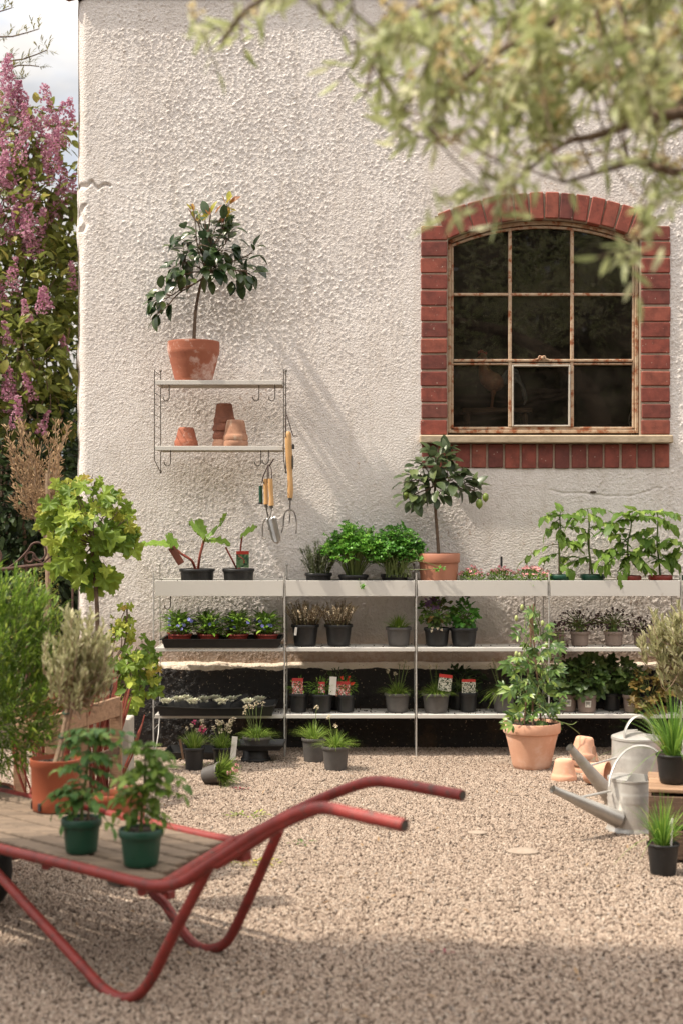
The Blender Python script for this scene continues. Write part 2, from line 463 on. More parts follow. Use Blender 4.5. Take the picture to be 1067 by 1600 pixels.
G['sedum'] = leafmat('leaf_rosette', (.50, .50, .36), (.74, .70, .58), .1, .7, (.32, .42, .18))
G['shrub'] = leafmat('leaf_shrub', (.06, .125, .012), (.19, .31, .03), .35, .45, (.44, .53, .08))
G['garden'] = leafmat('leaf_garden', (.035, .07, .012), (.09, .14, .02), .3, .5, (.16, .20, .04))
G['lilac_leaf'] = leafmat('leaf_lilac', (.09, .11, .02), (.18, .21, .035), .4, .5, (.32, .28, .06))
G['lilac'] = leafmat('petal_lilac', (.38, .14, .24), (.54, .26, .36), .4, .7, (.68, .45, .52))
G['dry'] = leafmat('leaf_dry', (.22, .13, .065), (.40, .27, .15), .2, .8)
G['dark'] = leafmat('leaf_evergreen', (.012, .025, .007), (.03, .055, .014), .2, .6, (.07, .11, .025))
G['box'] = leafmat('leaf_box', (.10, .10, .02), (.22, .19, .04), .3, .5)
G['willow'] = leafmat('leaf_oleaster', (.30, .35, .13), (.48, .51, .22), .45, .42, (.78, .75, .52))
G['bloom'] = leafmat('petal_oleaster', (.55, .42, .18), (.70, .60, .35), .4, .6)

# ================================================================== SETTING
random.seed(11)
def gravel_colour(n, fac, b):
    r = ramp(n, [(0, (.12, .085, .062)), (.12, (.24, .175, .13)), (.40, (.37, .285, .222)), (.6, (.43, .335, .262)), (.8, (.33, .25, .19)), (.95, (.52, .43, .345)), (1, (.27, .235, .205))])
    n.links.new(fac, r.inputs[0]); return r.outputs[0]
gm_, n, b, out = newmat('gravel_stone')
oi = N(n, 'ShaderNodeObjectInfo'); tcn = N(n, 'ShaderNodeTexCoord')
c_ = gravel_colour(n, oi.outputs['Random'], b)
nn = N(n, 'ShaderNodeTexNoise', Scale=1.3, Detail=3); n.links.new(tcn.outputs['Object'], nn.inputs['Vector'])
mr = N(n, 'ShaderNodeMapRange'); mr.inputs[3].default_value = .62; mr.inputs[4].default_value = 1.28; n.links.new(nn.outputs[0], mr.inputs[0])
mm = N(n, 'ShaderNodeMixRGB', blend_type='MULTIPLY'); mm.inputs[0].default_value = 1
n.links.new(c_, mm.inputs[1]); n.links.new(mr.outputs[0], mm.inputs[2]); n.links.new(mm.outputs[0], b.inputs['Base Color'])
b.inputs['Roughness'].default_value = .85
M['gravel'] = gm_
# ground sheet: the same gravel seen as a layer, a fine cell pattern with relief
gs, n, b, out = newmat('ground_gravel')
tcn = N(n, 'ShaderNodeTexCoord')
vo = N(n, 'ShaderNodeTexVoronoi', Scale=95.0); n.links.new(tcn.outputs['Object'], vo.inputs['Vector'])
sp = N(n, 'ShaderNodeSeparateColor'); n.links.new(vo.outputs['Color'], sp.inputs[0])
c_ = gravel_colour(n, sp.outputs[0], b)
mm = N(n, 'ShaderNodeMixRGB', blend_type='MULTIPLY'); mm.inputs[0].default_value = 1; mm.inputs[2].default_value = (.24, .20, .17, 1)
n.links.new(c_, mm.inputs[1]); n.links.new(mm.outputs[0], b.inputs['Base Color'])
bp = N(n, 'ShaderNodeBump', Strength=1.0, Distance=.012); bp.invert = True
n.links.new(vo.outputs['Distance'], bp.inputs['Height']); n.links.new(bp.outputs[0], b.inputs['Normal'])
b.inputs['Roughness'].default_value = .9
mb = MB()
mb.add([(-300, -300, 0), (300, -300, 0), (300, 900, 0), (-300, 900, 0)], [(0, 1, 2, 3)])
o = mb.build('ground', gs, smooth=False); tag(o, kind='structure')

def gravel_nodes(name, density, smin, smax, seed):
    ng = bpy.data.node_groups.new(name, 'GeometryNodeTree')
    ng.interface.new_socket('Geometry', in_out='INPUT', socket_type='NodeSocketGeometry')
    ng.interface.new_socket('Geometry', in_out='OUTPUT', socket_type='NodeSocketGeometry')
    nd = ng.nodes; gi = nd.new('NodeGroupInput'); go = nd.new('NodeGroupOutput'); ln = ng.links.new
    dp = nd.new('GeometryNodeDistributePointsOnFaces'); dp.inputs['Density'].default_value = density; dp.inputs['Seed'].default_value = seed
    ico = nd.new('GeometryNodeMeshIcoSphere'); ico.inputs['Radius'].default_value = 1; ico.inputs['Subdivisions'].default_value = 1
    sm = nd.new('GeometryNodeSetMaterial'); sm.inputs['Material'].default_value = M['gravel']
    iop = nd.new('GeometryNodeInstanceOnPoints')
    rr = nd.new('FunctionNodeRandomValue'); rr.data_type = 'FLOAT_VECTOR'; rr.inputs[0].default_value = (0, 0, 0); rr.inputs[1].default_value = (6.28, 6.28, 6.28)
    rs = nd.new('FunctionNodeRandomValue'); rs.data_type = 'FLOAT_VECTOR'
    rs.inputs[0].default_value = (smin, smin * .8, smin * .6); rs.inputs[1].default_value = (smax, smax * .8, smax * .65)
    ln(gi.outputs[0], dp.inputs[0]); ln(dp.outputs[0], iop.inputs[0]); ln(ico.outputs[0], sm.inputs[0]); ln(sm.outputs[0], iop.inputs['Instance'])
    ln(rr.outputs[0], iop.inputs['Rotation']); ln(rs.outputs[0], iop.inputs['Scale']); ln(iop.outputs[0], go.inputs[0])
    return ng
mb = MB()
def gz(x, y): return .002 + .003 * noise.noise(V(x * 1.3, y * 1.3, 0))
rows = []
NY, NX = 50, 40
for j in range(NY + 1):
    y = 2.75 + (7.0 - 2.75) * j / NY
    x0, x1 = -y * .30 - .45, y * .25 + .40
    for i in range(NX + 1):
        x = x0 + (x1 - x0) * i / NX; mb.v.append((x, y, gz(x, y)))
for j in range(NY):
    for i in range(NX):
        a = j * (NX + 1) + i; mb.f.append((a, a + 1, a + NX + 2, a + NX + 1)); mb.m.append(0)
gv = mb.build('gravel', M['gravel']); tag(gv, 'pinkish beige crushed gravel covering the yard', kind='stuff')
md = gv.modifiers.new('stones', 'NODES'); md.node_group = gravel_nodes('gravel_stones', 20000, .0030, .0080, 3)
# a few flat larger stones and weeds lying in the gravel
def stone(px, py, r, name_label):
    D = GD(py); p = W(px, py, D); mb = MB(); mb.ball((0, 0, 0), r, 14, 0, (1, .7, .22))
    mb.v = [tuple(Vector(v) * (1 + .18 * noise.noise(Vector(v) * 30))) for v in mb.v]
    o = mb.build('flat_stone', surf('stone_' + str(px), (.36, .29, .23), (.28, .22, .17), .95, 20, bump=.3), loc=(p.x, p.y, .006)); tag(o, name_label, 'stone')
stone(818, 1334, .055, 'flat pale stone sunk in the gravel, in front of the watering can spouts')
stone(745, 1304, .035, 'small pinkish stone in the gravel beyond the handle tips of the barrow')
M['petal_litter'] = surf('fallen_petal', (.20, .025, .04), (.13, .02, .03), .7, 40)
lit = MB(); random.seed(14)
for k in range(150):
    yy = rnd(3.2, 6.6); xx = rnd(-.22 * yy, .2 * yy)
    leaf(lit, V(xx, yy, .009), V(rnd(-1, 1), rnd(-1, 1), rnd(-.1, .3)), V(0, 0, 1), rnd(.010, .028), rnd(.004, .010), 'small', .3, rnd(-.3, .5))
o = lit.build('leaf_litter', G['dry'], angle=180); tag(o, 'small dry leaves scattered over the gravel', kind='stuff')
def weeds(px, py, r, nl, m, nm, lab, cat, kind=None):
    D = GD(py); p = W(px, py, D); mb = MB()
    for i in range(nl):
        a = rnd(0, 6.3); q = rnd(0, 1) ** .6 * r
        leaf(mb, V(math.cos(a) * q * 1.6, math.sin(a) * q, .006), V(math.cos(a), math.sin(a), rnd(.1, .8)), V(0, 0, 1), rnd(.012, .022), .008, 'small')
    o = mb.build(nm, m, loc=(p.x, p.y, .006)); tag(o, lab, cat, kind=kind)
weeds(470, 1322, .03, 14, G['ivy'], 'fallen_leaf', 'dark green leaves dropped on the gravel beneath the barrow handle', 'fallen leaves')
weeds(400, 1354, .05, 40, G['vine_young'], 'moss_patch', 'yellow green moss between the barrow leg arms', 'moss', 'stuff')
weeds(385, 1278, .05, 40, G['vine'], 'moss_patch', 'low green moss in the gravel behind the bed of the barrow', 'moss', 'stuff')
weeds(305, 1200, .04, 30, G['grass'], 'moss_patch', 'sparse weeds between the pots left of the shelf foot', 'moss', 'stuff')
weeds(377, 1238, .018, 16, M['petal_litter'], 'fallen_petal', 'dark red petals dropped on the gravel beside the tipped pot', 'petals')
weeds(690, 1496, .014, 6, M['petal_litter'], 'fallen_petal', 'small red brown scrap on the shaded gravel near the bottom edge', 'petals')

# ------------------------------------------------------------------ farm building
YW = 7.0
bld = thing('farm_building', 'white roughcast farm building with an arched brick framed window', 'building', (0, YW, 0))
CX, CZ, RI, RO, HW = .8525, 1.3314, 1.1245, 1.2517, .449
XO0, XO1 = .280, 1.4388
ZB = 1.463
def in_surround(x, z, m=0.0):
    if z < 1.294 + m or x < XO0 + m or x > XO1 - m: return False
    if z < 2.36: return True
    return (math.hypot(x - CX, z - CZ) < RO - m and abs(math.atan2(x - CX, z - CZ)) < math.asin(HW / RI) + .012) or (z < 2.4285 - m)
# stucco
st, n, b, out = newmat('roughcast')
tcn = N(n, 'ShaderNodeTexCoord'); S_ = tcn.outputs['Object']
n1 = N(n, 'ShaderNodeTexNoise', Scale=1.7, Detail=7, Roughness=.65); n.links.new(S_, n1.inputs['Vector'])
r1 = ramp(n, [(.28, (.66, .595, .545)), (.5, (.765, .705, .66)), (.72, (.82, .77, .73))]); n.links.new(n1.outputs[0], r1.inputs[0])
n2 = N(n, 'ShaderNodeTexNoise', Scale=26, Detail=6, Roughness=.7); n.links.new(S_, n2.inputs['Vector'])
r2 = ramp(n, [(.30, (.80, .76, .72)), (.5, (1, 1, 1))]); n.links.new(n2.outputs[0], r2.inputs[0])
m1 = N(n, 'ShaderNodeMixRGB', blend_type='MULTIPLY'); m1.inputs[0].default_value = .7
n.links.new(r1.outputs[0], m1.inputs[1]); n.links.new(r2.outputs[0], m1.inputs[2])
# rust brown spots and the damp stained foot of the wall
n3 = N(n, 'ShaderNodeTexNoise', Scale=60, Detail=4, Roughness=.6); n.links.new(S_, n3.inputs['Vector'])
n3b = N(n, 'ShaderNodeTexNoise', Scale=2.6, Detail=3); n.links.new(S_, n3b.inputs['Vector'])
mu = N(n, 'ShaderNodeMath', operation='MULTIPLY'); n.links.new(n3.outputs[0], mu.inputs[0]); n.links.new(n3b.outputs[0], mu.inputs[1])
r3 = ramp(n, [(.375, 0.0), (.43, 1.0)]); n.links.new(mu.outputs[0], r3.inputs[0])
m2 = N(n, 'ShaderNodeMixRGB'); m2.inputs[2].default_value = (.40, .27, .19, 1)
sc_ = N(n, 'ShaderNodeMath', operation='MULTIPLY'); sc_.inputs[1].default_value = .75; n.links.new(r3.outputs[0], sc_.inputs[0])
n.links.new(sc_.outputs[0], m2.inputs[0]); n.links.new(m1.outputs[0], m2.inputs[1])
sx_ = N(n, 'ShaderNodeSeparateXYZ'); n.links.new(S_, sx_.inputs[0])
mr = N(n, 'ShaderNodeMapRange'); mr.inputs[1].default_value = .38; mr.inputs[2].default_value = .62; mr.inputs[3].default_value = .95; mr.inputs[4].default_value = 0
n.links.new(sx_.outputs[2], mr.inputs[0])
ad = N(n, 'ShaderNodeMath', operation='MULTIPLY'); n.links.new(mr.outputs[0], ad.inputs[0])
r4 = ramp(n, [(.25, .35), (.6, 1.0)]); n.links.new(n2.outputs[0], r4.inputs[0]); n.links.new(r4.outputs[0], ad.inputs[1])
m3 = N(n, 'ShaderNodeMixRGB'); m3.inputs[2].default_value = (.36, .22, .14, 1); n.links.new(ad.outputs[0], m3.inputs[0]); n.links.new(m2.outputs[0], m3.inputs[1])
mps = N(n, 'ShaderNodeMapping'); mps.inputs['Scale'].default_value = (9, 9, .9); n.links.new(S_, mps.inputs[0])
n6 = N(n, 'ShaderNodeTexNoise', Scale=1.6, Detail=7, Roughness=.7); n.links.new(mps.outputs[0], n6.inputs['Vector'])
r6 = ramp(n, [(.50, 0.0), (.74, .38)]); n.links.new(n6.outputs[0], r6.inputs[0])       # rain streaks
m6 = N(n, 'ShaderNodeMixRGB'); m6.inputs[2].default_value = (.47, .39, .31, 1); n.links.new(r6.outputs[0], m6.inputs[0]); n.links.new(m3.outputs[0], m6.inputs[1])
n.links.new(m6.outputs[0], b.inputs['Base Color'])
b.inputs['Roughness'].default_value = .5; b.inputs['Specular IOR Level'].default_value = .5
nb = N(n, 'ShaderNodeTexNoise', Scale=120, Detail=5, Roughness=.55); n.links.new(S_, nb.inputs['Vector'])
bp = N(n, 'ShaderNodeBump', Strength=.8, Distance=.007); n.links.new(nb.outputs[0], bp.inputs['Height']); n.links.new(bp.outputs[0], b.inputs['Normal'])
M['stucco'] = st
CRP = [W(px, py, 7.0) for px, py in ((862, 766), (880, 771), (905, 770), (925, 772), (950, 775), (985, 775), (1010, 768), (1025, 762))]
CRX = [p.x for p in CRP]; CRZ = [p.z for p in CRP]
def rough(x, z):
    """depth of the thrown plaster at a point of the wall: lumps of 1 to 3 cm, weaker in trowelled patches"""
    msk = noise.noise(V(x * .9 + 3, z * .9, 5)) * 1.1 + noise.noise(V(x * 3.1, z * 2.6, 15)) * .7 + .72
    if z < 1.75 and x < -.1: msk *= .72
    for (cx, cz, rr, k) in ((-1.02, 1.32, .28, .8), (.7, 1.20, .35, .35), (-.55, 1.62, .16, .85), (-1.0, 1.85, .2, .5)):
        msk *= 1 - k * math.exp(-((x - cx) ** 2 + (z - cz) ** 2) / (rr * rr))
    msk = min(1.15, max(.12, msk))
    wx = x + .009 * noise.noise(V(x * 40, z * 40, 1)); wz = z + .009 * noise.noise(V(x * 40, z * 40, 7))
    u_ = wx * .5 + wz * .866; v_ = wx * .866 - wz * .5; a = noise.noise(V(u_ * 70, v_ * 84, 0)); c = noise.noise(V(u_ * 112, v_ * 124, 3))
    l = max(0, a * 1.25 + c * 1.2 - .20)
    l = min(l, 1.0)
    big = noise.noise(V(x * 1.7, z * 1.7, 9)) * .010 + noise.noise(V(x * 6, z * 6, 2)) * .003
    if .88 < x < 1.4 and 1.14 < z < 1.24:
        zc = float(np.interp(x, CRX, CRZ)) + .004 * noise.noise(V(x * 60, 0, 0)); big -= .010 * max(0, 1 - abs(z - zc) / .006)
    return msk * l * .0050 + big * .5
step = .0047
xs = np.arange(-1.32, 1.62, step); zs = np.arange(.375, 3.48, step)
vs = []; nx, nz_ = len(xs), len(zs)
for j, z in enumerate(zs):
    e = .006 * noise.noise(V(0, z * 9, 4)) + .010 * noise.noise(V(0, z * 2.2, 8))
    for i, x in enumerate(xs):
        dl = x + 1.32
        y = -rough(x, z)
        if dl < .05: y += (1 - dl / .05) ** 2.2 * .045
        # broken plaster at the corner
        chip = 0
        if dl < .16:
            chip = max(0, 1 - abs(z - (2.615 + .03 * noise.noise(V(x * 30, 0, 0)))) / (.009 + .01 * (1 - dl / .16))) 
            chip = max(chip, max(0, 1 - abs(dl - .03 - .01 * math.sin(z * 60)) / .018) * (1 if 2.40 < z < 2.53 else 0))
        y += chip * .016
        vs.append((x + (e if dl < .02 else 0), y, z))
F = []; hole = np.zeros((nz_, nx), bool)
for j in range(nz_ - 1):
    for i in range(nx - 1):
        if in_surround(xs[i] + step / 2, zs[j] + step / 2, .008 + .004 * noise.noise(V(xs[i] * 40, zs[j] * 40, 0))): continue
        a = j * nx + i; F.append((a, a + 1, a + nx + 1, a + nx))
mb = MB(); mb.v = vs; mb.f = F; mb.m = [0] * len(F)
# the rest of the shell: side, back, and the front beyond the finely built stretch
X0, X1, YB, ZT = -1.316, 5.2, 5.5, 3.5
mb.add([(X0, .03, 0), (X0, YB, 0), (X0, YB, ZT), (X0, .03, ZT)], [(0, 1, 2, 3)])
mb.add([(X1, 0, 0), (X1, YB, 0), (X1, YB, ZT), (X1, 0, ZT)], [(0, 1, 2, 3)])
mb.add([(X0, YB, 0), (X1, YB, 0), (X1, YB, ZT), (X0, YB, ZT)], [(0, 1, 2, 3)])
mb.add([(1.61, .001, 0), (X1, .001, 0), (X1, .001, ZT), (1.61, .001, ZT)], [(0, 1, 2, 3)])
mb.build('wall', M['stucco'], bld, angle=180)
# inner lining so that the room is closed and dark
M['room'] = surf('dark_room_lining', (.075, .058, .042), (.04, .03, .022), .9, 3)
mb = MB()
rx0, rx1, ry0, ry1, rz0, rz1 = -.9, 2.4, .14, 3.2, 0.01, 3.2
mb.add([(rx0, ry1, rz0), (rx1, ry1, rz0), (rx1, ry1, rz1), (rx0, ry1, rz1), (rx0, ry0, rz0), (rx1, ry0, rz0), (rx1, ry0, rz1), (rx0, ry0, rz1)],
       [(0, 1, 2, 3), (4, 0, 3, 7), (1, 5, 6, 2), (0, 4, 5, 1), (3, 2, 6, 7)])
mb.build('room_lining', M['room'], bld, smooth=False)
# plinth
pl, n, b, out = newmat('tarred_plinth')
tcn = N(n, 'ShaderNodeTexCoord'); S_ = tcn.outputs['Object']
n1 = N(n, 'ShaderNodeTexNoise', Scale=5, Detail=8, Roughness=.7); n.links.new(S_, n1.inputs['Vector'])
r1 = ramp(n, [(.35, (.006, .0045, .004)), (.55, (.016, .011, .008)), (.72, (.085, .048, .024))]); n.links.new(n1.outputs[0], r1.inputs[0])
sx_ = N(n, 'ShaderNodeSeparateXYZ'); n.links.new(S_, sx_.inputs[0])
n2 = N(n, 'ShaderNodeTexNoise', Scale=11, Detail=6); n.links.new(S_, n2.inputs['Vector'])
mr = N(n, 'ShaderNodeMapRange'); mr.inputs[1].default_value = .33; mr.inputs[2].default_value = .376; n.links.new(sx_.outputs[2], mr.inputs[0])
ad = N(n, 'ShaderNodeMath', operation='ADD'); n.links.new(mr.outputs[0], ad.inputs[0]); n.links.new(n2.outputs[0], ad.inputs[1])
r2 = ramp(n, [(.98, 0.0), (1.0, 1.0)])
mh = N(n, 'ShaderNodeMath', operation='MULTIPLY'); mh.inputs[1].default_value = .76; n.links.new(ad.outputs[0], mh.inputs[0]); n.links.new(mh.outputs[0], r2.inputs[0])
m2 = N(n, 'ShaderNodeMixRGB'); m2.inputs[2].default_value = (.86, .74, .60, 1); n.links.new(r2.outputs[0], m2.inputs[0]); n.links.new(r1.outputs[0], m2.inputs[1])  # worn top edge, its cream brightened to read as a sunlit ledge line
n4 = N(n, 'ShaderNodeTexNoise', Scale=95, Detail=2); n.links.new(S_, n4.inputs['Vector']); r5 = ramp(n, [(.68, 0.0), (.72, 1.0)]); n.links.new(n4.outputs[0], r5.inputs[0])
m5 = N(n, 'ShaderNodeMixRGB'); m5.inputs[2].default_value = (.40, .30, .21, 1); n.links.new(r5.outputs[0], m5.inputs[0]); n.links.new(m2.outputs[0], m5.inputs[1])  # sparse pale specks, glints on the tarred lumps put into the colour
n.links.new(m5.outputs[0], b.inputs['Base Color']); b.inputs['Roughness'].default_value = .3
nb = N(n, 'ShaderNodeTexNoise', Scale=60, Detail=5, Roughness=.7); n.links.new(S_, nb.inputs['Vector'])
bp = N(n, 'ShaderNodeBump', Strength=1, Distance=.012); n.links.new(nb.outputs[0], bp.inputs['Height']); n.links.new(bp.outputs[0], b.inputs['Normal'])
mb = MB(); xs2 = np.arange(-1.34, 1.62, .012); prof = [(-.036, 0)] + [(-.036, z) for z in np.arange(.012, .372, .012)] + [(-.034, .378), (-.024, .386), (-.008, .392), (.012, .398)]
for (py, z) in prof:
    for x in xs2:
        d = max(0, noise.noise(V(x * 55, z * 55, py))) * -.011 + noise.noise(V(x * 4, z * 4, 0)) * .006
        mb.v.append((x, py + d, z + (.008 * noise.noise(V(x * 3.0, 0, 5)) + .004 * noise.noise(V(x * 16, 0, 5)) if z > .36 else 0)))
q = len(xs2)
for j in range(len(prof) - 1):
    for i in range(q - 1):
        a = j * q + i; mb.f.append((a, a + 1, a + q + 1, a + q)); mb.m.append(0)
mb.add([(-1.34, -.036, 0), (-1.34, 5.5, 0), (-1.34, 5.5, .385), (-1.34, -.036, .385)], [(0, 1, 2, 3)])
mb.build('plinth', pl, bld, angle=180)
# roof: boards under a tiled slope
M['roof_tile'] = surf('roof_tile', (.28, .11, .06), (.18, .07, .045), .85, 12, bump=.4, island=.2)
mb = MB()
for i in range(44):
    x = -1.36 + i * .15
    for j in range(14):
        y0 = .03 + j * .22
        mb.tube([(x, y0, 3.56 + j * .13), (x, y0 + .25, 3.56 + j * .13 + .14)], [.078, .07], 10)
mb.build('roof', M['roof_tile'], bld)
mb = MB(); mb.bbox((1.9, .008, 3.508), (6.55, .03, .05), .004); mb.build('eaves_board', M['wood_dark'], bld, smooth=False)
mb = MB()
for s in (0, 1):
    x = (X0 - .01, X1 + .01)[s]
    mb.add([(x, 0, 3.5), (x, YB, 3.5), (x, YB / 2, 5.15)], [(0, 1, 2)])
mb.add([(X0 - .02, YB, 3.5), (X1, YB, 3.5), (X1, YB / 2, 5.16), (X0 - .02, YB / 2, 5.16)], [(0, 1, 2, 3)])
mb.add([(X0 - .02, -.02, 3.5), (X1, -.02, 3.5), (X1, YB / 2, 5.16), (X0 - .02, YB / 2, 5.16)], [(0, 1, 2, 3)])
mb.build('gable', M['roof_tile'], bld, smooth=False)

# window, local to the building (y = 0 is the wall face)
bm_, n, b, out = newmat('red_brick')
tcn = N(n, 'ShaderNodeTexCoord'); g = N(n, 'ShaderNodeNewGeometry')
r1 = ramp(n, [(0, (.15, .040, .030)), (.3, (.20, .047, .032)), (.7, (.255, .060, .038)), (.9, (.28, .078, .048)), (1, (.13, .042, .034))]); n.links.new(g.outputs['Random Per Island'], r1.inputs[0])
n1 = N(n, 'ShaderNodeTexNoise', Scale=24, Detail=7, Roughness=.65); n.links.new(tcn.outputs['Object'], n1.inputs['Vector'])
r2 = ramp(n, [(.3, (.6, .58, .58)), (.6, (1.15, 1.15, 1.15))]); n.links.new(n1.outputs[0], r2.inputs[0])
m1 = N(n, 'ShaderNodeMixRGB', blend_type='MULTIPLY'); m1.inputs[0].default_value = 1; n.links.new(r1.outputs[0], m1.inputs[1]); n.links.new(r2.outputs[0], m1.inputs[2])
n2 = N(n, 'ShaderNodeTexNoise', Scale=75, Detail=3); n.links.new(tcn.outputs['Object'], n2.inputs['Vector'])
r3 = ramp(n, [(.70, 0.0), (.74, 1.0)]); n.links.new(n2.outputs[0], r3.inputs[0])
m2 = N(n, 'ShaderNodeMixRGB'); m2.inputs[2].default_value = (.5, .38, .3, 1); n.links.new(r3.outputs[0], m2.inputs[0]); n.links.new(m1.outputs[0], m2.inputs[1])
n.links.new(m2.outputs[0], b.inputs['Base Color']); b.inputs['Roughness'].default_value = .7
bp = N(n, 'ShaderNodeBump', Strength=.6, Distance=.003); n.links.new(n1.outputs[0], bp.inputs['Height']); n.links.new(bp.outputs[0], b.inputs['Normal'])
M['brick'] = bm_
M['mortar'] = surf('mortar', (.40, .31, .235), (.29, .215, .16), .95, 60, bump=.8, bscale=150)
win = bld
def arcpoly(r, a0, a1, k): return [(CX + r * math.sin(a0 + (a1 - a0) * i / k), CZ + r * math.cos(a0 + (a1 - a0) * i / k)) for i in range(k + 1)]
AE = math.asin(HW / RI)
mb = MB()
# jamb mortar
for (a, c) in ((XO0 + .004, CX - HW + .001), (CX + HW - .001, XO1 - .004)):
    mb.box(((a + c) / 2, .055, (1.452 + 2.425) / 2), (c - a, .118, 2.425 - 1.452))
mb.box(((XO0 + XO1) / 2, .055, 1.354), (XO1 - XO0 - .006, .116, .112))
inn = arcpoly(RI + .001, -AE - .02, AE + .02, 40); ou = arcpoly(RO - .003, -AE - .02, AE + .02, 40)
vs = []
for (p, q_) in zip(inn, ou):
    vs += [(p[0], -.002, p[1]), (q_[0], -.002, q_[1]), (p[0], .115, p[1]), (q_[0], .115, q_[1])]
F = []
for i in range(40):
    a = 4 * i
    F += [(a, a + 4, a + 5, a + 1), (a, a + 2, a + 6, a + 4), (a + 1, a + 5, a + 7, a + 3)]
mb.add(vs, F)
mb.build('brick_mortar', M['mortar'], win, smooth=False)
mb = MB()
def brick(cx, cz, w, h, ang=0, y0=-.010):
    j = .0018
    rot = Matrix.Rotation(ang + rnd(-.008, .008), 3, 'Y')
    mb.bbox((cx + rnd(-j, j), y0 + .058 + rnd(-.0015, .0015), cz + rnd(-j, j)), (w * rnd(.985, 1.01), .116, h * rnd(.965, 1.02)), .004, rot)
jz = [1.4515 + i * .0752 for i in range(13)]
for z in jz:
    brick((XO0 + CX - HW) / 2 - .001, z + .0375, CX - HW - XO0 - .002, .0675)
    brick((XO1 + CX + HW) / 2 + .001, z + .0375, XO1 - CX - HW - .002, .0675)
nb_ = 14
for i in range(nb_):
    a = -AE + (i + .5) * 2 * AE / nb_
    r = (RI + RO) / 2
    brick(CX + r * math.sin(a), CZ + r * math.cos(a), .0625, RO - RI - .004, a, -.0125)
for i in range(15):
    w_ = (XO1 - XO0) / 15
    brick(XO0 + (i + .5) * w_, 1.354, w_ - .0095, .112)
mb.build('brick_surround', M['brick'], win, smooth=False)
M['sill'] = surf('sill_stone', (.50, .40, .28), (.36, .28, .19), .85, 14, bump=.5, bscale=60, spots=(.25, .17, .11), sscale=20, sth=(.62, .75))
mb = MB(); mb.bbox(((XO0 + XO1) / 2, .025, 1.4315), (XO1 - XO0 + .012, .15, .037), .005); mb.build('window_sill', M['sill'], win, smooth=False)
# iron frame
fr = MB(); Y0, Y1 = .040, .062
def bar(x0, z0, x1, z1, w_, y0=Y0, y1=Y1, mbx=None):
    mbx = mbx or fr
    d = V(x1 - x0, 0, z1 - z0); L = d.length; ang = math.atan2(x1 - x0, z1 - z0)
    mbx.bbox(((x0 + x1) / 2, (y0 + y1) / 2, (z0 + z1) / 2), (w_, y1 - y0, L), .0025, Matrix.Rotation(ang, 3, 'Y'))
def zpx(py): return EYE + (800 - py) / 335.7 * 1.0
def xpx(px): return (px - 563) / 335.7
xl, xr, zb = CX - HW + .003, CX + HW - .003, ZB
zs_ = CZ + math.sqrt((RI - .004) ** 2 - (HW - .003) ** 2)
def arcband(mbx, r0, r1, a0, a1, y0, y1, k=24):
    vs = []
    for i in range(k + 1):
        a = a0 + (a1 - a0) * i / k
        for r in (r0, r1):
            for y in (y0, y1): vs.append((CX + r * math.sin(a), y, CZ + r * math.cos(a)))
    F = []
    for i in range(k):
        q = 4 * i
        F += [(q, q + 4, q + 6, q + 2), (q + 1, q + 3, q + 7, q + 5), (q, q + 1, q + 5, q + 4), (q + 2, q + 6, q + 7, q + 3)]
    mbx.add(vs, F)
# fixed outer frame
for x in (xl + .008, xr - .008): bar(x, zb, x, zs_, .016, .030, .070)
bar(xl + .016, zb + .008, xr - .016, zb + .008, .016, .030, .069)
ae = math.asin((HW - .003) / (RI - .003))
arcband(fr, RI - .018, RI - .002, -ae, ae, .030, .070)
# inner casement edge and bars
xa, xb = xl + .022, xr - .022
for x in (xa, xb): bar(x, zb + .022, x, CZ + math.sqrt((RI - .022) ** 2 - (x - CX) ** 2), .011)
ae2 = math.asin((xb - CX) / (RI - .028)); arcband(fr, RI - .034, RI - .023, -ae2, ae2, Y0 - .001, Y1 + .001)
bar(xa + .005, zb + .024, xb - .005, zb + .024, .011, Y0 - .002, Y1)
M1, M2 = xpx(797.5), xpx(895)
ZU, ZL = zpx(458), zpx(564)
for x in (M1, M2): bar(x, zb + .03, x, CZ + math.sqrt((RI - .03) ** 2 - (x - CX) ** 2), .0155, Y0 - .004, Y1)
bar(xa + .006, ZU, xb - .006, ZU, .013, Y0 - .001, Y1 - .001)
bar(xa + .006, ZL + .006, xb - .006, ZL + .006, .0125, Y0 - .007, Y1 - .001)
bar(xa + .006, ZL - .010, xb - .006, ZL - .010, .0085, Y0 - .003, Y1 - .001)
fo = fr.build('window_frame', M['frame_paint'], win, smooth=False)
mb = MB()                                       # the one pane frame painted white
xm0, xm1, zm0, zm1 = M1 + .0085, M2 - .0085, zb + .030, ZL - .0145
for a in ((xm0 + .004, zm0, xm0 + .004, zm1), (xm1 - .004, zm0, xm1 - .004, zm1), (xm0 + .008, zm1 - .004, xm1 - .008, zm1 - .004), (xm0 + .008, zm0 + .004, xm1 - .008, zm0 + .004)):
    bar(*a, .008, Y0 - .010, Y1 - .003, mb)
mb.build('pane_frame', M['frame_white'], win, smooth=False)
mb = MB(); xc = (M1 + M2) / 2 + .003             # scrolled latch on the middle bar
for s in (-1, 1):
    mb.tube(spline([(xc, Y0 - .012, ZL + .022), (xc + s * .012, Y0 - .012, ZL + .024), (xc + s * .018, Y0 - .012, ZL + .012), (xc + s * .030, Y0 - .010, ZL + .009)]), [.0045] * 19, 6)
mb.ball((xc, Y0 - .014, ZL + .016), .009, 10); mb.build('window_latch', M['frame_paint'], fo)
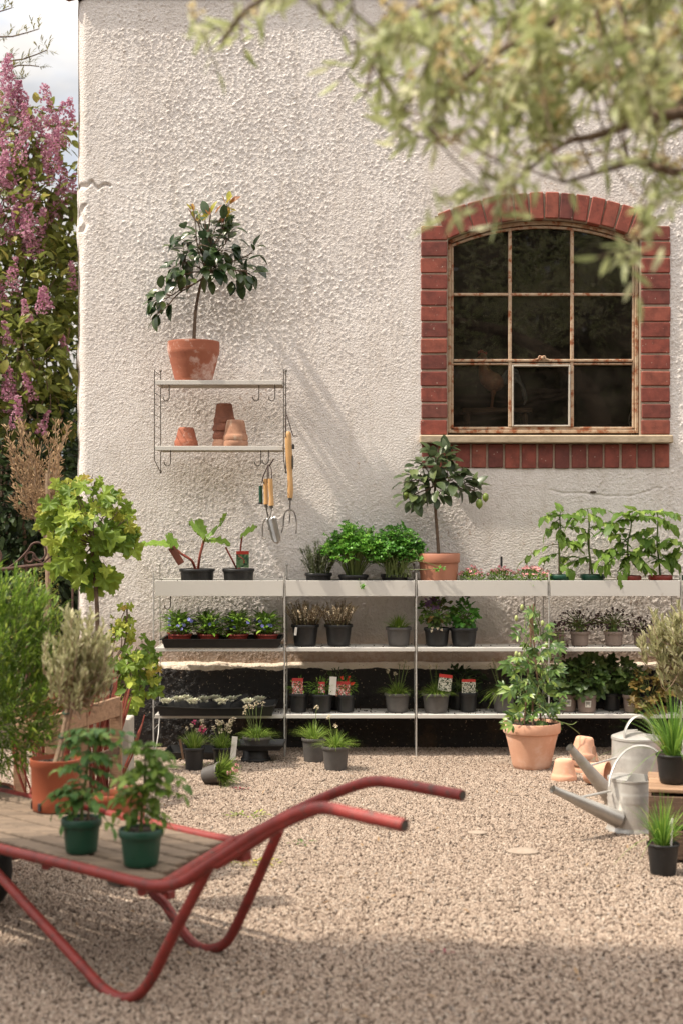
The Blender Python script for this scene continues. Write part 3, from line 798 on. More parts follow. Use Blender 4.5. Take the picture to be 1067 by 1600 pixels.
# glass
gl = bpy.data.materials.new('window_glass'); gl.use_nodes = True; n = gl.node_tree; n.nodes.clear()
out = n.nodes.new('ShaderNodeOutputMaterial'); tr = N(n, 'ShaderNodeBsdfTransparent'); gg = N(n, 'ShaderNodeBsdfGlossy'); gg.inputs['Roughness'].default_value = .015
tr.inputs[0].default_value = (.80, .78, .72, 1); df = N(n, 'ShaderNodeBsdfDiffuse'); df.inputs[0].default_value = (.5, .42, .32, 1)
fz = N(n, 'ShaderNodeFresnel', IOR=1.5); mx1 = N(n, 'ShaderNodeMixShader'); mx2 = N(n, 'ShaderNodeMixShader')
tcn = N(n, 'ShaderNodeTexCoord'); nn = N(n, 'ShaderNodeTexNoise', Scale=5, Detail=8, Roughness=.7); n.links.new(tcn.outputs['Object'], nn.inputs['Vector'])
rr = ramp(n, [(.40, .012), (.75, .075)]); n.links.new(nn.outputs[0], rr.inputs[0])
nw = N(n, 'ShaderNodeTexNoise', Scale=3.5, Detail=1); n.links.new(tcn.outputs['Object'], nw.inputs['Vector'])
bp = N(n, 'ShaderNodeBump', Strength=.10, Distance=.01); n.links.new(nw.outputs[0], bp.inputs['Height']); n.links.new(bp.outputs[0], gg.inputs['Normal'])
n.links.new(fz.outputs[0], mx1.inputs[0]); n.links.new(tr.outputs[0], mx1.inputs[1]); n.links.new(gg.outputs[0], mx1.inputs[2])
n.links.new(rr.outputs[0], mx2.inputs[0]); n.links.new(mx1.outputs[0], mx2.inputs[1]); n.links.new(df.outputs[0], mx2.inputs[2]); n.links.new(mx2.outputs[0], out.inputs[0])
cols = [(xa + .004, M1 - .006), (M1 + .006, M2 - .006), (M2 + .006, xb - .004)]
rowsz = [(zb + .029, ZL - .013), (ZL + .011, ZU - .005), (ZU + .005, None)]
for ci, (a, c) in enumerate(cols):
    for ri, (z0, z1) in enumerate(rowsz):
        mb = MB(); K = 10; vs = []
        for i in range(K + 1):
            x = a + (c - a) * i / K
            zt = z1 if z1 else CZ + math.sqrt((RI - .030) ** 2 - (x - CX) ** 2)
            vs += [(x, .053, z0), (x, .053, zt)]
        tl = rnd(-.0012, .0012)
        vs = [(v[0], v[1] + tl * (i % 2), v[2]) for i, v in enumerate(vs)]
        mb.add(vs, [(2 * i, 2 * i + 2, 2 * i + 3, 2 * i + 1) for i in range(K)])
        mb.build('window_pane', gl, win, smooth=False)
mb = MB(); mb.bbox((CX, .20, 1.445), (2 * HW + .02, .20, .03), .004); mb.build('inner_sill', M['rust'], win, smooth=False)
mb = MB()                                       # crack and small hole below the sill
pts = [W(px, py, 6.996) - V(0, YW, 0) for px, py in ((862, 766), (880, 771), (905, 770), (925, 772), (950, 775), (985, 775), (1010, 768), (1025, 762))]
c_ = W(926, 769, 6.995) - V(0, YW, 0); mb.ball(c_, .012, 10, 0, (1.3, .3, .5))
mb.build('plaster_hole', surf('crack', (.07, .045, .03), None, .95), bld)

# rooster figure on a stand behind the glass
sh = thing('indoor_stand', 'dark narrow plant stand inside the room behind the glass', 'stand', (.66, 7.38, 0))
mb = MB(); mb.bbox((0, 0, 1.588), (.34, .2, .022), .003); mb.build('top', M['wood_dark'], sh, smooth=False)
for sx in (-1, 1):
    for sy in (-1, 1):
        mb = MB(); mb.tube([(sx * .15, sy * .08, 0), (sx * .14, sy * .07, 1.577)], .012, 8); mb.build('leg', M['wood_dark'], sh)
ro = thing('rooster_figure', 'reddish brown rooster figure standing behind the lower left pane', 'figurine', (.641, 7.38, 1.60))
M['rooster'] = surf('rooster_paint', (.34, .15, .075), (.2, .09, .045), .6, 40, spots=(.55, .3, .12), sscale=50, bump=.6)
M['comb'] = surf('rooster_comb', (.35, .03, .02), None, .5)
M['tail'] = surf('rooster_tail', (.16, .17, .17), (.07, .08, .09), .5, 40)
mb = MB()
body = [(V(.055, 0, .105), .012), (V(.04, 0, .115), .038), (V(.01, 0, .13), .050), (V(-.02, 0, .155), .044), (V(-.035, 0, .19), .030), (V(-.038, 0, .225), .021), (V(-.04, 0, .25), .020), (V(-.043, 0, .268), .012), (V(-.044, 0, .275), .003)]
mb.tube(spline([p for p, r in body], 3), list(np.interp(np.linspace(0, 8, 25), range(9), [r for p, r in body])), 14)
mb.tube([(-.055, 0, .255), (-.075, 0, .248)], [.008, .001], 6)
mb.build('body', M['rooster'], ro)
mb = MB()
for k in range(5): mb.ball((-.062 + k * .009, 0, .277 + .006 * math.sin(k * 1.3)), .008, 8, 0, (.7, .5, 1.3))
mb.build('comb', M['comb'], ro); mb = MB(); mb.ball((-.062, 0, .232), .009, 8, 0, (.6, .5, 1.4)); mb.build('wattle', M['comb'], ro)
mb = MB()
for k in range(7):
    a = k * .22
    mb.tube(spline([(.045, rnd(-.008, .008), .125), (.075 + .01 * k, rnd(-.01, .01), .18 - .008 * k), (.12 + .008 * k, 0, .19 - .022 * k), (.135 + .004 * k, 0, .15 - .022 * k)], 4), [.007, .009, .010, .010, .010, .010, .009, .009, .008, .007, .005, .003, .001], 6)
mb.build('tail', M['tail'], ro)
for s in (-1, 1):
    mb = MB(); mb.tube([(.01, s * .018, .09), (.006, s * .018, .05), (0, s * .018, .006)], [.014, .006, .005], 8)
    for a in (-.5, 0, .5): mb.tube([(0, s * .018, .006), (-.028 * math.cos(a), s * .018 + .02 * math.sin(a), .003)], [.004, .002], 6)
    mb.tube([(0, s * .018, .006), (.02, s * .018, .003)], [.004, .002], 6)
    mb.build('leg', M['rooster'], ro)
p = W(985, 640, 7.3)
bk = thing('wire_basket', 'pale wire basket with an arched handle inside the lower right pane', 'basket', (p.x + .05, 7.30, 1.46))
mb = MB(); mb.tube([V(.06 * math.cos(a), 0, .07 + .09 * math.sin(a)) for a in np.linspace(0, PI, 15)], .003, 6); mb.build('handle', M['plastic_white'], bk)
mb = MB()
for z, r in ((0, .045), (.035, .053), (.07, .06)): mb.tube([V(r * math.cos(a), r * math.sin(a), z + .002) for a in np.linspace(0, 2 * PI, 25)], .0022, 5)
for a in np.linspace(0, 2 * PI, 13)[:-1]: mb.tube([(.045 * math.cos(a), .045 * math.sin(a), 0.002), (.06 * math.cos(a), .06 * math.sin(a), .072)], .0018, 5)
mb.build('basket_body', M['plastic_white'], bk)

# ------------------------------------------------------------------ garden behind and around
random.seed(5)
def tree(name, label, cat, base, trunk, limbs, clusters, mats, kinds, group=None):
    """base point, limb polylines with radii, leaf clusters (centre, radius, count, mat index, L, W, kind, opts)"""
    t = thing(name, label, cat, base, 0, group); B = Vector(base)
    mb = MB()
    for pts, r0, r1 in limbs:
        pp = spline([Vector(p) - B for p in pts], 4)
        mb.tube(pp, [r0 + (r1 - r0) * i / (len(pp) - 1) for i in range(len(pp))], 8)
    mb.build('trunk', trunk, t)
    for nm in kinds:
        mb = MB()
        for (c, r, cnt, k, L, Wd, kd, op) in clusters:
            if k != nm: continue
            crown(mb, Vector(c) - B, r, cnt, L, Wd, kd, **op)
        if mb.f: mb.build(nm, mats[nm], t, angle=180)
    return t
# lilac shrubs at the corner of the building
def panicle(mb, p, d, L, r):
    d = d.normalized()
    for i in range(int(150 * L / .16)):
        t = rnd(0, 1); rr = r * (1 - .72 * t) * rnd(.55, 1)
        v = rvec().normalized(); q = p + d * L * t + (v - d * v.dot(d)) * rr
        s = rnd(.006, .010); a = rvec().normalized(); u = a.orthogonal().normalized() * s; w_ = a.cross(u)
        mb.add([q + u, q + w_, q - u, q - w_], [(0, 1, 2, 3)])
def lilac(label, base, spots, pan, hgt, seed):
    random.seed(seed)
    t = thing('lilac_shrub', label, 'shrub', base, 0, 'lilac shrubs beside the building'); B = Vector(base)
    mb = MB()
    for c, r, cnt in spots:
        c = Vector(c)
        for q in range(2):
            e = c - B + rvec() * r * .5; s = V(rnd(-.2, .2), rnd(-.15, .15), 0)
            pts = [s, s.lerp(e, .35) + V(rnd(-.15, .15), rnd(-.1, .1), .1), s.lerp(e, .7) + rvec() * .12, e]
            pts = spline(pts, 4); mb.tube(pts, [.013 - .009 * i / (len(pts) - 1) for i in range(len(pts))], 6)
        for q in range(int(10 * r / .3)):
            e = c - B + rvec() * r; a = c - B + rvec() * r * .5 - V(0, 0, r * .7)
            twig(mb, a, e, .006, .002, .12, 4, 5)
    mb.build('branches', M['bark'], t)
    mb = MB()
    for c, r, cnt in spots:
        crown(mb, Vector(c) - B, r, cnt, .07, .045, 'oval', jit=.9, grav=.25, curl=.25)
    mb.build('leaves', G['lilac_leaf'], t, angle=180)
    mb = MB()
    for (x, y, D, L) in list(pan) + [(q[0] + rnd(-45, 45), q[1] + rnd(-45, 45), q[2] + rnd(-.1, .2), q[3] * rnd(.7, 1)) for q in pan if seed == 21 or random.random() < .5]:
        L *= 1.15
        p = W(x, y, D) - B; d = V(rnd(-.35, .35), rnd(-.3, .2), 1)
        panicle(mb, p - d.normalized() * L * .5, d, L, L * .30)
    mb.build('flowers', G['lilac'], t, angle=180)
sp1 = [(W(px, py, D), r, c) for px, py, D, r, c in ((10, 230, 8.8, .30, 240), (60, 210, 8.9, .22, 150), (85, 300, 8.8, .22, 190), (20, 340, 8.6, .32, 380), (90, 430, 8.8, .25, 330), (35, 460, 8.5, .33, 420), (-60, 300, 8.8, .4, 330), (-70, 460, 8.6, .4, 330), (110, 360, 9.0, .22, 200))]
pan1 = [(15, 130, 8.7, .26), (45, 175, 8.8, .22), (5, 200, 8.6, .26), (72, 165, 8.8, .22), (95, 195, 8.8, .24), (35, 225, 8.5, .22), (65, 215, 8.7, .20), (100, 275, 8.7, .20), (12, 285, 8.5, .24), (50, 290, 8.6, .18), (85, 330, 8.7, .14), (5, 350, 8.4, .2),
        (48, 370, 8.4, .22), (60, 355, 8.5, .2), (20, 430, 8.3, .18), (112, 290, 8.9, .14), (28, 160, 8.7, .22), (-30, 200, 8.6, .26), (-50, 300, 8.6, .24), (80, 240, 8.6, .2), (30, 330, 8.4, .18), (10, 250, 8.5, .22)]
lilac('tall lilac with mauve flower panicles rising against the sky', (-2.25, 8.9, 0), sp1, pan1, 3.4, 21)
sp2 = [(W(px, py, D), r, c) for px, py, D, r, c in ((20, 560, 8.2, .28, 300), (85, 560, 8.4, .24, 260), (45, 640, 8.2, .26, 220), (100, 640, 8.3, .18, 120), (-60, 600, 8.2, .35, 240), (70, 490, 8.5, .2, 200))]
pan2 = [(65, 470, 8.1, .12), (15, 600, 8.0, .16), (45, 605, 8.0, .14), (28, 645, 7.9, .16), (70, 660, 8.0, .12), (100, 540, 8.3, .1), (10, 520, 8.1, .12), (112, 430, 8.5, .14), (52, 860, 8.2, .14), (-40, 560, 8.0, .16)]
lilac('lower lilac bush with drooping stems and faded mauve clusters', (-2.0, 8.3, 0), sp2, pan2, 2.2, 22)
random.seed(23)
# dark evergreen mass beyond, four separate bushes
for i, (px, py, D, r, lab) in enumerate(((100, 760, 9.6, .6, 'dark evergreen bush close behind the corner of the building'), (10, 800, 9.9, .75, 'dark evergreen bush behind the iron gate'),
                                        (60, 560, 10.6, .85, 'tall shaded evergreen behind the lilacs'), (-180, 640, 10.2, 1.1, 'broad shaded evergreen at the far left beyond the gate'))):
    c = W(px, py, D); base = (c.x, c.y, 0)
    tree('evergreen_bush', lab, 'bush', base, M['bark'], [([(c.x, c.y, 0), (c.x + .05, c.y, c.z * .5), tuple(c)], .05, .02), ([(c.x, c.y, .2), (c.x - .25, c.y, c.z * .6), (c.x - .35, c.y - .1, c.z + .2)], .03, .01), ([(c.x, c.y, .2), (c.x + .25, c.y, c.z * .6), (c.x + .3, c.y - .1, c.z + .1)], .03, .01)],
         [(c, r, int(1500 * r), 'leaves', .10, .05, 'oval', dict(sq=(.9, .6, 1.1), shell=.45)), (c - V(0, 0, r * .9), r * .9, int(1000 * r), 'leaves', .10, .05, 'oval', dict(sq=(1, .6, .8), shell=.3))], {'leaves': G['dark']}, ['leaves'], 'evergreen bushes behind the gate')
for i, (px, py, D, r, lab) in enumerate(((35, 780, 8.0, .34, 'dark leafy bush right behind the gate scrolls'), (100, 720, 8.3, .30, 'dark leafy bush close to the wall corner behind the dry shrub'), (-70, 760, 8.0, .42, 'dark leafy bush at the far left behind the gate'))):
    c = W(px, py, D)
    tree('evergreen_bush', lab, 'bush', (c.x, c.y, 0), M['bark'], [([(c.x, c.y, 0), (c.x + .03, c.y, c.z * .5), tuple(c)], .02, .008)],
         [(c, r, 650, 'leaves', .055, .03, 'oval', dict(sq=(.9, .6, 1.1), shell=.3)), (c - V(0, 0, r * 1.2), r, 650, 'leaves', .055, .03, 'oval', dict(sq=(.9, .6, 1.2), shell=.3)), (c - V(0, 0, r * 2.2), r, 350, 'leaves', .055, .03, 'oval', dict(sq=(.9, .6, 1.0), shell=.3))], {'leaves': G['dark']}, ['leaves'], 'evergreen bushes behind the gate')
# conifer sprays against the sky
t = thing('larch_tree', 'sparse larch branches reaching into the sky at the top left', 'tree', (-3.1, 9.6, 0))
mb = MB(); mb.tube(spline([(0, 0, 0), (.05, 0, 2), (0, 0, 4.2), (.02, 0, 5.4)], 5), [.1 - .005 * i for i in range(16)], 8)
br = MB(); nd = MB()
for (ax, ay, bx, by) in ((-80, 70, 62, 45), (-80, 120, 75, 78), (-80, 100, 62, 104), (-60, 150, 40, 122), (-90, 30, 20, 12), (-70, 190, 10, 150)):
    a = V(0, 0, (W(0, ay + 25, 9.6)).z); e = W(bx, by, 9.5) - V(-3.1, 9.6, 0)
    pts = twig(br, a, e, .014, .003, .03, 7, 6)
    for k in range(len(pts) * 2):
        q = pts[min(len(pts) - 1, int(k / 2))].lerp(pts[min(len(pts) - 1, int(k / 2) + 1)], rnd(0, 1)); s = V(rnd(-.3, .3), rnd(-.5, .5), rnd(.0, .5)).normalized()
        for j in range(7):
            leaf(nd, q + s * .012 * j, s + rvec() * .9 + V(.3, 0, .4), V(0, 0, 1), .045, .007, 'small')
mb.build('trunk', M['bark'], t); br.build('branches', M['bark'], t); nd.build('needles', G['box'], t, angle=180)
# dry feathery shrub
random.seed(31)
t = thing('dry_shrub', 'dead straw brown shrub with feathery seed heads behind the vine', 'shrub', (-1.42, 7.45, 0)); B = V(-1.42, 7.45, 0)
st_ = MB(); lf = MB()
for k in range(44):
    px = rnd(10, 118); py = rnd(655, 790); e = W(px, py, rnd(7.2, 7.55)) - B
    a = W(72, 830, 7.45) - B
    pts = twig(st_, a + rvec() * .03, e, .005, .0015, .07, 6, 5)
    for q in pts[5:]:
        for j in range(6):
            leaf(lf, q + rvec() * .02, (pts[-1] - pts[0]).normalized() + rvec() * .9, V(0, -1, .3), rnd(.018, .035), .0055, 'small')
st_.tube(spline([(0, 0, 0), W(75, 1000, 7.45) - B, W(76, 905, 7.45) - B, W(72, 825, 7.45) - B], 4), .014, 8)
st_.build('stem', M['bark_pale'], t); lf.build('seed_heads', G['dry'], t, angle=180)
# clipped golden box behind the gate
c = W(55, 960, 7.55)
tree('box_shrub', 'small golden leaved box shrub seen through the gate bars', 'shrub', (c.x, c.y, 0), M['bark'], [([(c.x, c.y, 0), tuple(c)], .012, .006)],
     [(c, .17, 1500, 'leaves', .014, .009, 'small', dict(sq=(.8, .6, 1.5), shell=.6, jit=1)), (c - V(0, 0, .3), .16, 700, 'leaves', .014, .009, 'small', dict(sq=(.8, .6, 1.2), shell=.6, jit=1))], {'leaves': G['box']}, ['leaves'])
# post and iron gate
mb = MB(); c = W(77, 900, 7.25); mb.tube([(c.x, c.y, 0), (c.x - .005, c.y, 1.28)], .012, 8); o = mb.build('garden_stake', M['bark_pale']); tag(o, 'pale upright wooden stake behind the scrolled gate', 'stake')
gt = thing('iron_gate', 'rusty wrought iron gate with scrolls along its top rail', 'gate', (-1.75, 6.9, 0))
GB = V(-1.75, 6.9, 0)
mb = MB(); rail = [W(px, py, 6.9) - GB for px, py in ((-130, 903), (-60, 898), (0, 890), (70, 882), (130, 877))]
mb.tube(spline(rail, 4), .0085, 8); mb.build('rail', M['gate_iron'], gt); mb = MB(); lowr = [p - V(0, 0, .62) for p in rail]; mb.tube(spline(lowr, 4), .0085, 8); mb.build('rail', M['gate_iron'], gt)
for k, px in enumerate((-120, -80, -38, 2, 42, 80, 114)):
    mb = MB(); p = W(px, 890 - px * .1, 6.9) - GB; mb.tube([p, (p.x, p.y, .1)], .0055, 6); mb.build('bar', M['gate_iron'], gt)
def scroll(px, py, s, fl=1):
    mb = MB(); pts = []
    for k in range(40):
        t_ = k / 39
        if t_ < .45: u = t_ / .45; x = -52 + 46 * u; y = 6 - 34 * (u ** 1.6)
        else:
            u = (t_ - .45) / .55; a = PI * 1.0 - u * PI * 2.1; r = 15 * (1 - .45 * u); x = 9 + r * math.cos(a) * 1.0; y = -27 - r * math.sin(a) * 1.0 + 9 * u
        pts.append(W(px + x * s * fl, py + y * s, 6.9) - GB)
    mb.tube(pts, .0048, 6); mb.build('scroll', M['gate_iron'], gt)
scroll(52, 886, 1.0); scroll(-18, 893, 1.0)
scroll(52, 884, .55, -1); scroll(118, 878, .65); scroll(84, 881, .5)
o = None
# hedge behind the photographer: what the window glass mirrors
random.seed(8)
for i, (x, h) in enumerate(((-2.6, 6.4), (.4, 7.0), (3.4, 6.6), (6.4, 7.2))):
    labs = ('tall dark garden tree behind the viewpoint, nearest the gate side', 'tall dark garden tree straight behind the viewpoint', 'tall dark garden tree behind the viewpoint facing the window', 'tall dark garden tree behind the viewpoint farthest along the yard')
    tree('garden_tree', labs[i], 'tree', (x, -6.5, 0), M['bark'], [([(x, -6.5, 0), (x + .1, -6.5, h * .5), (x, -6.5, h * .85)], .12, .03)],
         [(V(x, -6.5, h * .5), 1.9, 2300, 'leaves', .40, .26, 'oval', dict(sq=(1.05, .5, h * .27), shell=.1)), (V(x, -6.0, 1.2), 1.7, 900, 'leaves', .34, .2, 'oval', dict(sq=(1, .4, .8)))], {'leaves': G['garden']}, ['leaves'], 'trees of the garden behind the viewpoint')

# ================================================================== SHELVING
random.seed(40)
YF, YK = 6.714, 6.922
sU = thing('shelving_unit', 'long low white metal shelving unit of four bays standing against the wall', 'shelving', (W(650, 1183, 6.8).x, 6.80, 0))
SB = V(sU.location.x, 6.80, 0)
def ladder(parent, B, px, ztop, zbot, r, wall=False):
    x = (px - 563) / 350.0; mb = MB()
    zt, zb_ = ztop, zbot
    if wall:
        f = [(x, YF, zt - .012), (x, YF, zb_ + .05), (x, YK, zb_)]; k = [(x, YK, zt), (x, YK, zb_)]
        mb.tube([V(*p) - B for p in f], r, 8); mb.tube([V(*p) - B for p in k], r, 8)
    else:
        f = [(x, YF, zt), (x, YF, .0)]; k = [(x, YK, zt + .03), (x, YK, .16), (x, YF + .012, .01)]
        mb.tube([V(*p) - B for p in f], r * 1.25, 8); mb.tube(spline([V(*p) - B for p in k], 4), r, 8)
    z = zt - .02
    while z > zb_ + (.06 if wall else .12):
        mb.tube([V(x, YF, z) - B, V(x, YK, z) - B], r * .72, 6); z -= .0486
    z = zt
    mb.ball(V(x, YK, zt + (.0 if wall else .03)) - B, r * 2.6, 8, 0, (1, 1.6, 1))
    if wall: mb.ball(V(x, YK, zb_) - B, r * 2.4, 8, 0, (1, 1.6, 1))
    return mb.build('ladder_frame', M['wire_dark'] if wall else M['wire'], parent)
def hook(parent, px, D, ztop, drop, face=-1):
    x = (px - 563) / FP * D; mb = MB()
    pts = [V(x, D, ztop), V(x, D, ztop - drop + .016)] + [V(x + face * .014 * (1 - math.cos(a)), D, ztop - drop + .016 - .016 * math.sin(a)) for a in np.linspace(.5, PI * 1.05, 7)]
    mb.tube([p - Vector(parent.location) for p in pts], .0024, 6); return mb.build('hook', M['wire_dark'], parent)
EDGE = [(240.5, 445), (445, 650), (650, 857), (857, 1063.5), (1063.5, 1270)]
for px in (240.5, 445, 650, 857, 1063.5, 1270): ladder(sU, SB, px, 1.094 - 95 / 350, 0, .0028)
ZT, ZTB, ZM, ZLW = 1.094 - 107 / 350, 1.094 - 131.5 / 350, 1.094 - 212 / 350, 1.094 - 316.5 / 350
def tray_shelf(parent, B, x0, x1, zt, zb_, deep=False, y0=YF - .004, y1=YK - .004):
    mb = MB(); t = .0025; cx = (x0 + x1) / 2; cy = (y0 + y1) / 2; h = zt - zb_
    zp = zb_ + t / 2 if deep else zt - t / 2
    mb.bbox(V(cx, cy, zp) - B, (x1 - x0 - 2 * t, y1 - y0 - 2 * t, t), .0008)
    for y in (y0 + t / 2, y1 - t / 2): mb.bbox(V(cx, y, (zt + zb_) / 2) - B, (x1 - x0, t, h), .001)
    for x in (x0 + t / 2, x1 - t / 2): mb.bbox(V(x, cy, (zt + zb_) / 2) - B, (t, y1 - y0 - 2 * t, h), .001)
    return mb.build('shelf', M['shelf'], parent)
for a, c in EDGE:
    x0, x1 = (a - 563) / 350 + .006, (c - 563) / 350 - .006
    tray_shelf(sU, SB, x0, x1, ZT, ZTB, True)
    tray_shelf(sU, SB, x0, x1, ZM, ZM - .0165)
    tray_shelf(sU, SB, x0, x1, ZLW, ZLW - .0165)
    mb = MB()
    for z in (ZM - .014, ZLW - .014):
        for x in (x0 + .004, x1 - .004): mb.bbox(V(x, YF + .0, z + .004) - SB, (.010, .014, .012), .002)
# wire hooks under the top shelves, seen in the first bays and the third
wS = thing('wall_shelf', 'small grey metal wall shelf with two boards on wire ladders', 'shelf', (W(345, 700, 6.85).x, 6.85, 1.25)); WB = Vector(wS.location)
Z1, Z2 = 1.094 + 206 / 350, 1.094 + 103 / 350
ladder(wS, WB, 242, 1.094 + 227 / 350, 1.094 + 63 / 350 + .002, .0024, True)
ladder(wS, WB, 443.5, 1.094 + 227 / 350, 1.094 + 63 / 350 + .002, .0024, True)
for z, h in ((Z1, .020), (Z2, .019)):
    tray_shelf(wS, WB, (242 - 563) / 350 + .004, (441.5 - 563) / 350, z, z - h)
for px, z, dr in ((265, Z1 - .018, .072), (405, Z1 - .018, .072), (430, Z1 - .018, .072), (267, Z2 - .018, .07), (408, Z2 - .018, .07), (420, Z2 - .018, .062)):
    hook(wS, px, 6.745, z, dr)
for px, dr in ((267, .07), (818, .085), (835, .09)): hook(sU, px, 6.90, ZTB + .0, dr)

# ------------------------------------------------------------------ pots
def pot_mb(rt, rb, h, rim=.014, out=.004, n=36, wall=.0025, band=None):
    mb = MB()
    rm = rt - out
    prof = [(0, .0012), (rb - .003, .0012), (rb, .004)]
    for k in range(1, 5): prof.append((rb + (rm - rb) * k / 4 * (h - rim) / h, (h - rim) * k / 4))
    prof += [(rt - .001, h - rim + .001), (rt, h - rim + .003), (rt, h - .002), (rt - .0015, h), (rt - wall - .001, h), (rt - wall - .002, h - .003), (rm - wall - .001, h - rim), ((rb + rm) / 2 - wall, h * .5), (rb - wall, .008), (0, .008)]
    mb.lathe(prof, n); return mb
def terra_mb(rt, rb, h, rim, out, rings=False, wall=.007, n=40, M_=None):
    mb = MB(); rm = rt - out; hh = h - rim
    prof = [(0, .001), (rb - .004, .001), (rb, .005)]
    for k in range(1, 8):
        t = k / 8; r = rb + (rm - rb) * t
        if rings and k >= 5: r += .0015 * math.sin(k * 3)
        prof.append((r, hh * t))
    if out > .001: prof += [(rm, hh - .001), (rt - .003, hh + .0015), (rt - .0005, hh + .006), (rt, h - .006)]
    else:
        for k in range(7): prof.append((rt - .0015 * (k % 2), hh + rim * .85 * k / 7))
    prof += [(rt - .002, h - .001), (rt - .005, h), (rt - wall, h - .003), (rt - wall - .002, hh), (rb - wall * .5, .012), (.008, .012), (.007, .001)]
    mb.lathe(prof, n, M_); return mb
def soil(parent, z, r, m='soil'):
    mb = MB(); n = 24; vs = [(0, 0, z + .002)]
    for q in (.5, 1):
        for k in range(n):
            a = 2 * PI * k / n; vs.append((r * q * math.cos(a), r * q * math.sin(a), z + rnd(-.002, .003)))
    F = [(0, 1 + k, 1 + (k + 1) % n) for k in range(n)] + [(1 + k, 1 + n + k, 1 + n + (k + 1) % n, 1 + (k + 1) % n) for k in range(n)]
    mb.add(vs, F)
    for k in range(26):
        a = rnd(0, 6.3); q = r * .92 * rnd(0, 1) ** .5; mb.ball((q * math.cos(a), q * math.sin(a), z + .002), rnd(.0015, .004), 5)
    return mb.build('soil', M[m], parent)
# picture tags and labels
def tagmat(name, top, petals, ground, sc_=260):
    m, n, b, out = newmat(name); tcn = N(n, 'ShaderNodeTexCoord')
    sx = N(n, 'ShaderNodeSeparateXYZ'); n.links.new(tcn.outputs['Generated'], sx.inputs[0])
    gt = N(n, 'ShaderNodeMath', operation='GREATER_THAN'); gt.inputs[1].default_value = .80; n.links.new(sx.outputs[2], gt.inputs[0])
    vo = N(n, 'ShaderNodeTexVoronoi', Scale=sc_); n.links.new(tcn.outputs['Object'], vo.inputs['Vector'])
    sp = N(n, 'ShaderNodeSeparateColor'); n.links.new(vo.outputs['Color'], sp.inputs[0])
    r = ramp(n, [(0, ground), (.34, ground), (.36, petals[0]), (.68, petals[1]), (.7, petals[2])]); r.color_ramp.interpolation = 'CONSTANT'; n.links.new(sp.outputs[0], r.inputs[0])
    mx = N(n, 'ShaderNodeMixRGB'); n.links.new(gt.outputs[0], mx.inputs[0]); n.links.new(r.outputs[0], mx.inputs[1]); mx.inputs[2].default_value = (*top, 1)
    n.links.new(mx.outputs[0], b.inputs['Base Color']); b.inputs['Roughness'].default_value = .35; return m
M['tag_pink'] = tagmat('tag_print_pink', (.5, .05, .05), ((.62, .09, .10), (.75, .35, .32), (.72, .60, .52)), (.06, .09, .03))
M['tag_white'] = tagmat('tag_print_white', (.55, .05, .04), ((.65, .62, .52), (.22, .26, .16), (.62, .58, .48)), (.03, .05, .02))
M['tag_green'] = tagmat('tag_print_leaf', (.30, .03, .02), ((.06, .13, .05), (.02, .05, .025), (.10, .16, .08)), (.02, .05, .03), 120)
M['card'] = surf('white_card', (.74, .71, .64), (.68, .64, .57), .5, 8)
M['print'] = surf('dark_print', (.06, .055, .05), None, .6)
def ptag(parent, x, y, z, w_, h, m, rx=0, rz=0, ry=0, name='plant_label'):
    mb = MB(); mb.bbox((0, 0, 0), (w_, .0012, h), .0004); o = mb.build(name, M[m], parent, smooth=False, loc=(x, y, z)); o.rotation_euler = (rx, ry, rz); return o
def barcode(parent, r, h, z, w_=.026, hh=.030, ang=0):
    """white sticker with a printed grid, wrapped on the wall of the pot"""
    mb = MB(); pr = MB(); K = 6
    def pt(u, v, off):
        a = -PI / 2 + ang + u / r; rr = r + off + (v - z) * .17
        return (rr * math.cos(a), rr * math.sin(a), v)
    vs = []
    for i in range(K + 1):
        u = -w_ / 2 + w_ * i / K; vs += [pt(u, z - hh / 2, .0012), pt(u, z + hh / 2, .0012)]
    mb.add(vs, [(2 * i, 2 * i + 2, 2 * i + 3, 2 * i + 1) for i in range(K)])
    o = mb.build('sticker', M['card'], parent, smooth=False)
    for k in range(5):
        u0 = -w_ * .36 + k * w_ * .15; pr.add([pt(u0, z - hh * .1, .0018), pt(u0 + w_ * .08, z - hh * .1, .0018), pt(u0 + w_ * .08, z + hh * .36, .0018), pt(u0, z + hh * .36, .0018)], [(0, 1, 2, 3)])
    for k in range(2):
        v = z - hh * (.22 + .12 * k); pr.add([pt(-w_ * .36, v, .0018), pt(w_ * .36, v, .0018), pt(w_ * .36, v + .0018, .0018), pt(-w_ * .36, v + .0018, .0018)], [(0, 1, 2, 3)])
    pr.build('sticker_print', M['print'], o, smooth=False)

def potted(name, label, cat, px, z0, D, rt, rb, h, m, group=None, rim=.014, out=.004, terra=False, fill=.008, rz=0, rings=False):
    x = (px - 563) / FP * D
    t = thing(name, label, cat, (x, D, z0), rz, group)
    mb = terra_mb(rt, rb, h, rim, out, rings) if terra else pot_mb(rt, rb, h, rim, out)
    mb.build('pot', M[m], t)
    soil(t, h - fill, rt - (.009 if terra else .004) - out * .3)
    t['ph'] = 0; del t['ph']
    return t
D1, D2 = 6.80, 6.86
ZB_ = ZTB + .0027                       # floor of the deep top shelves

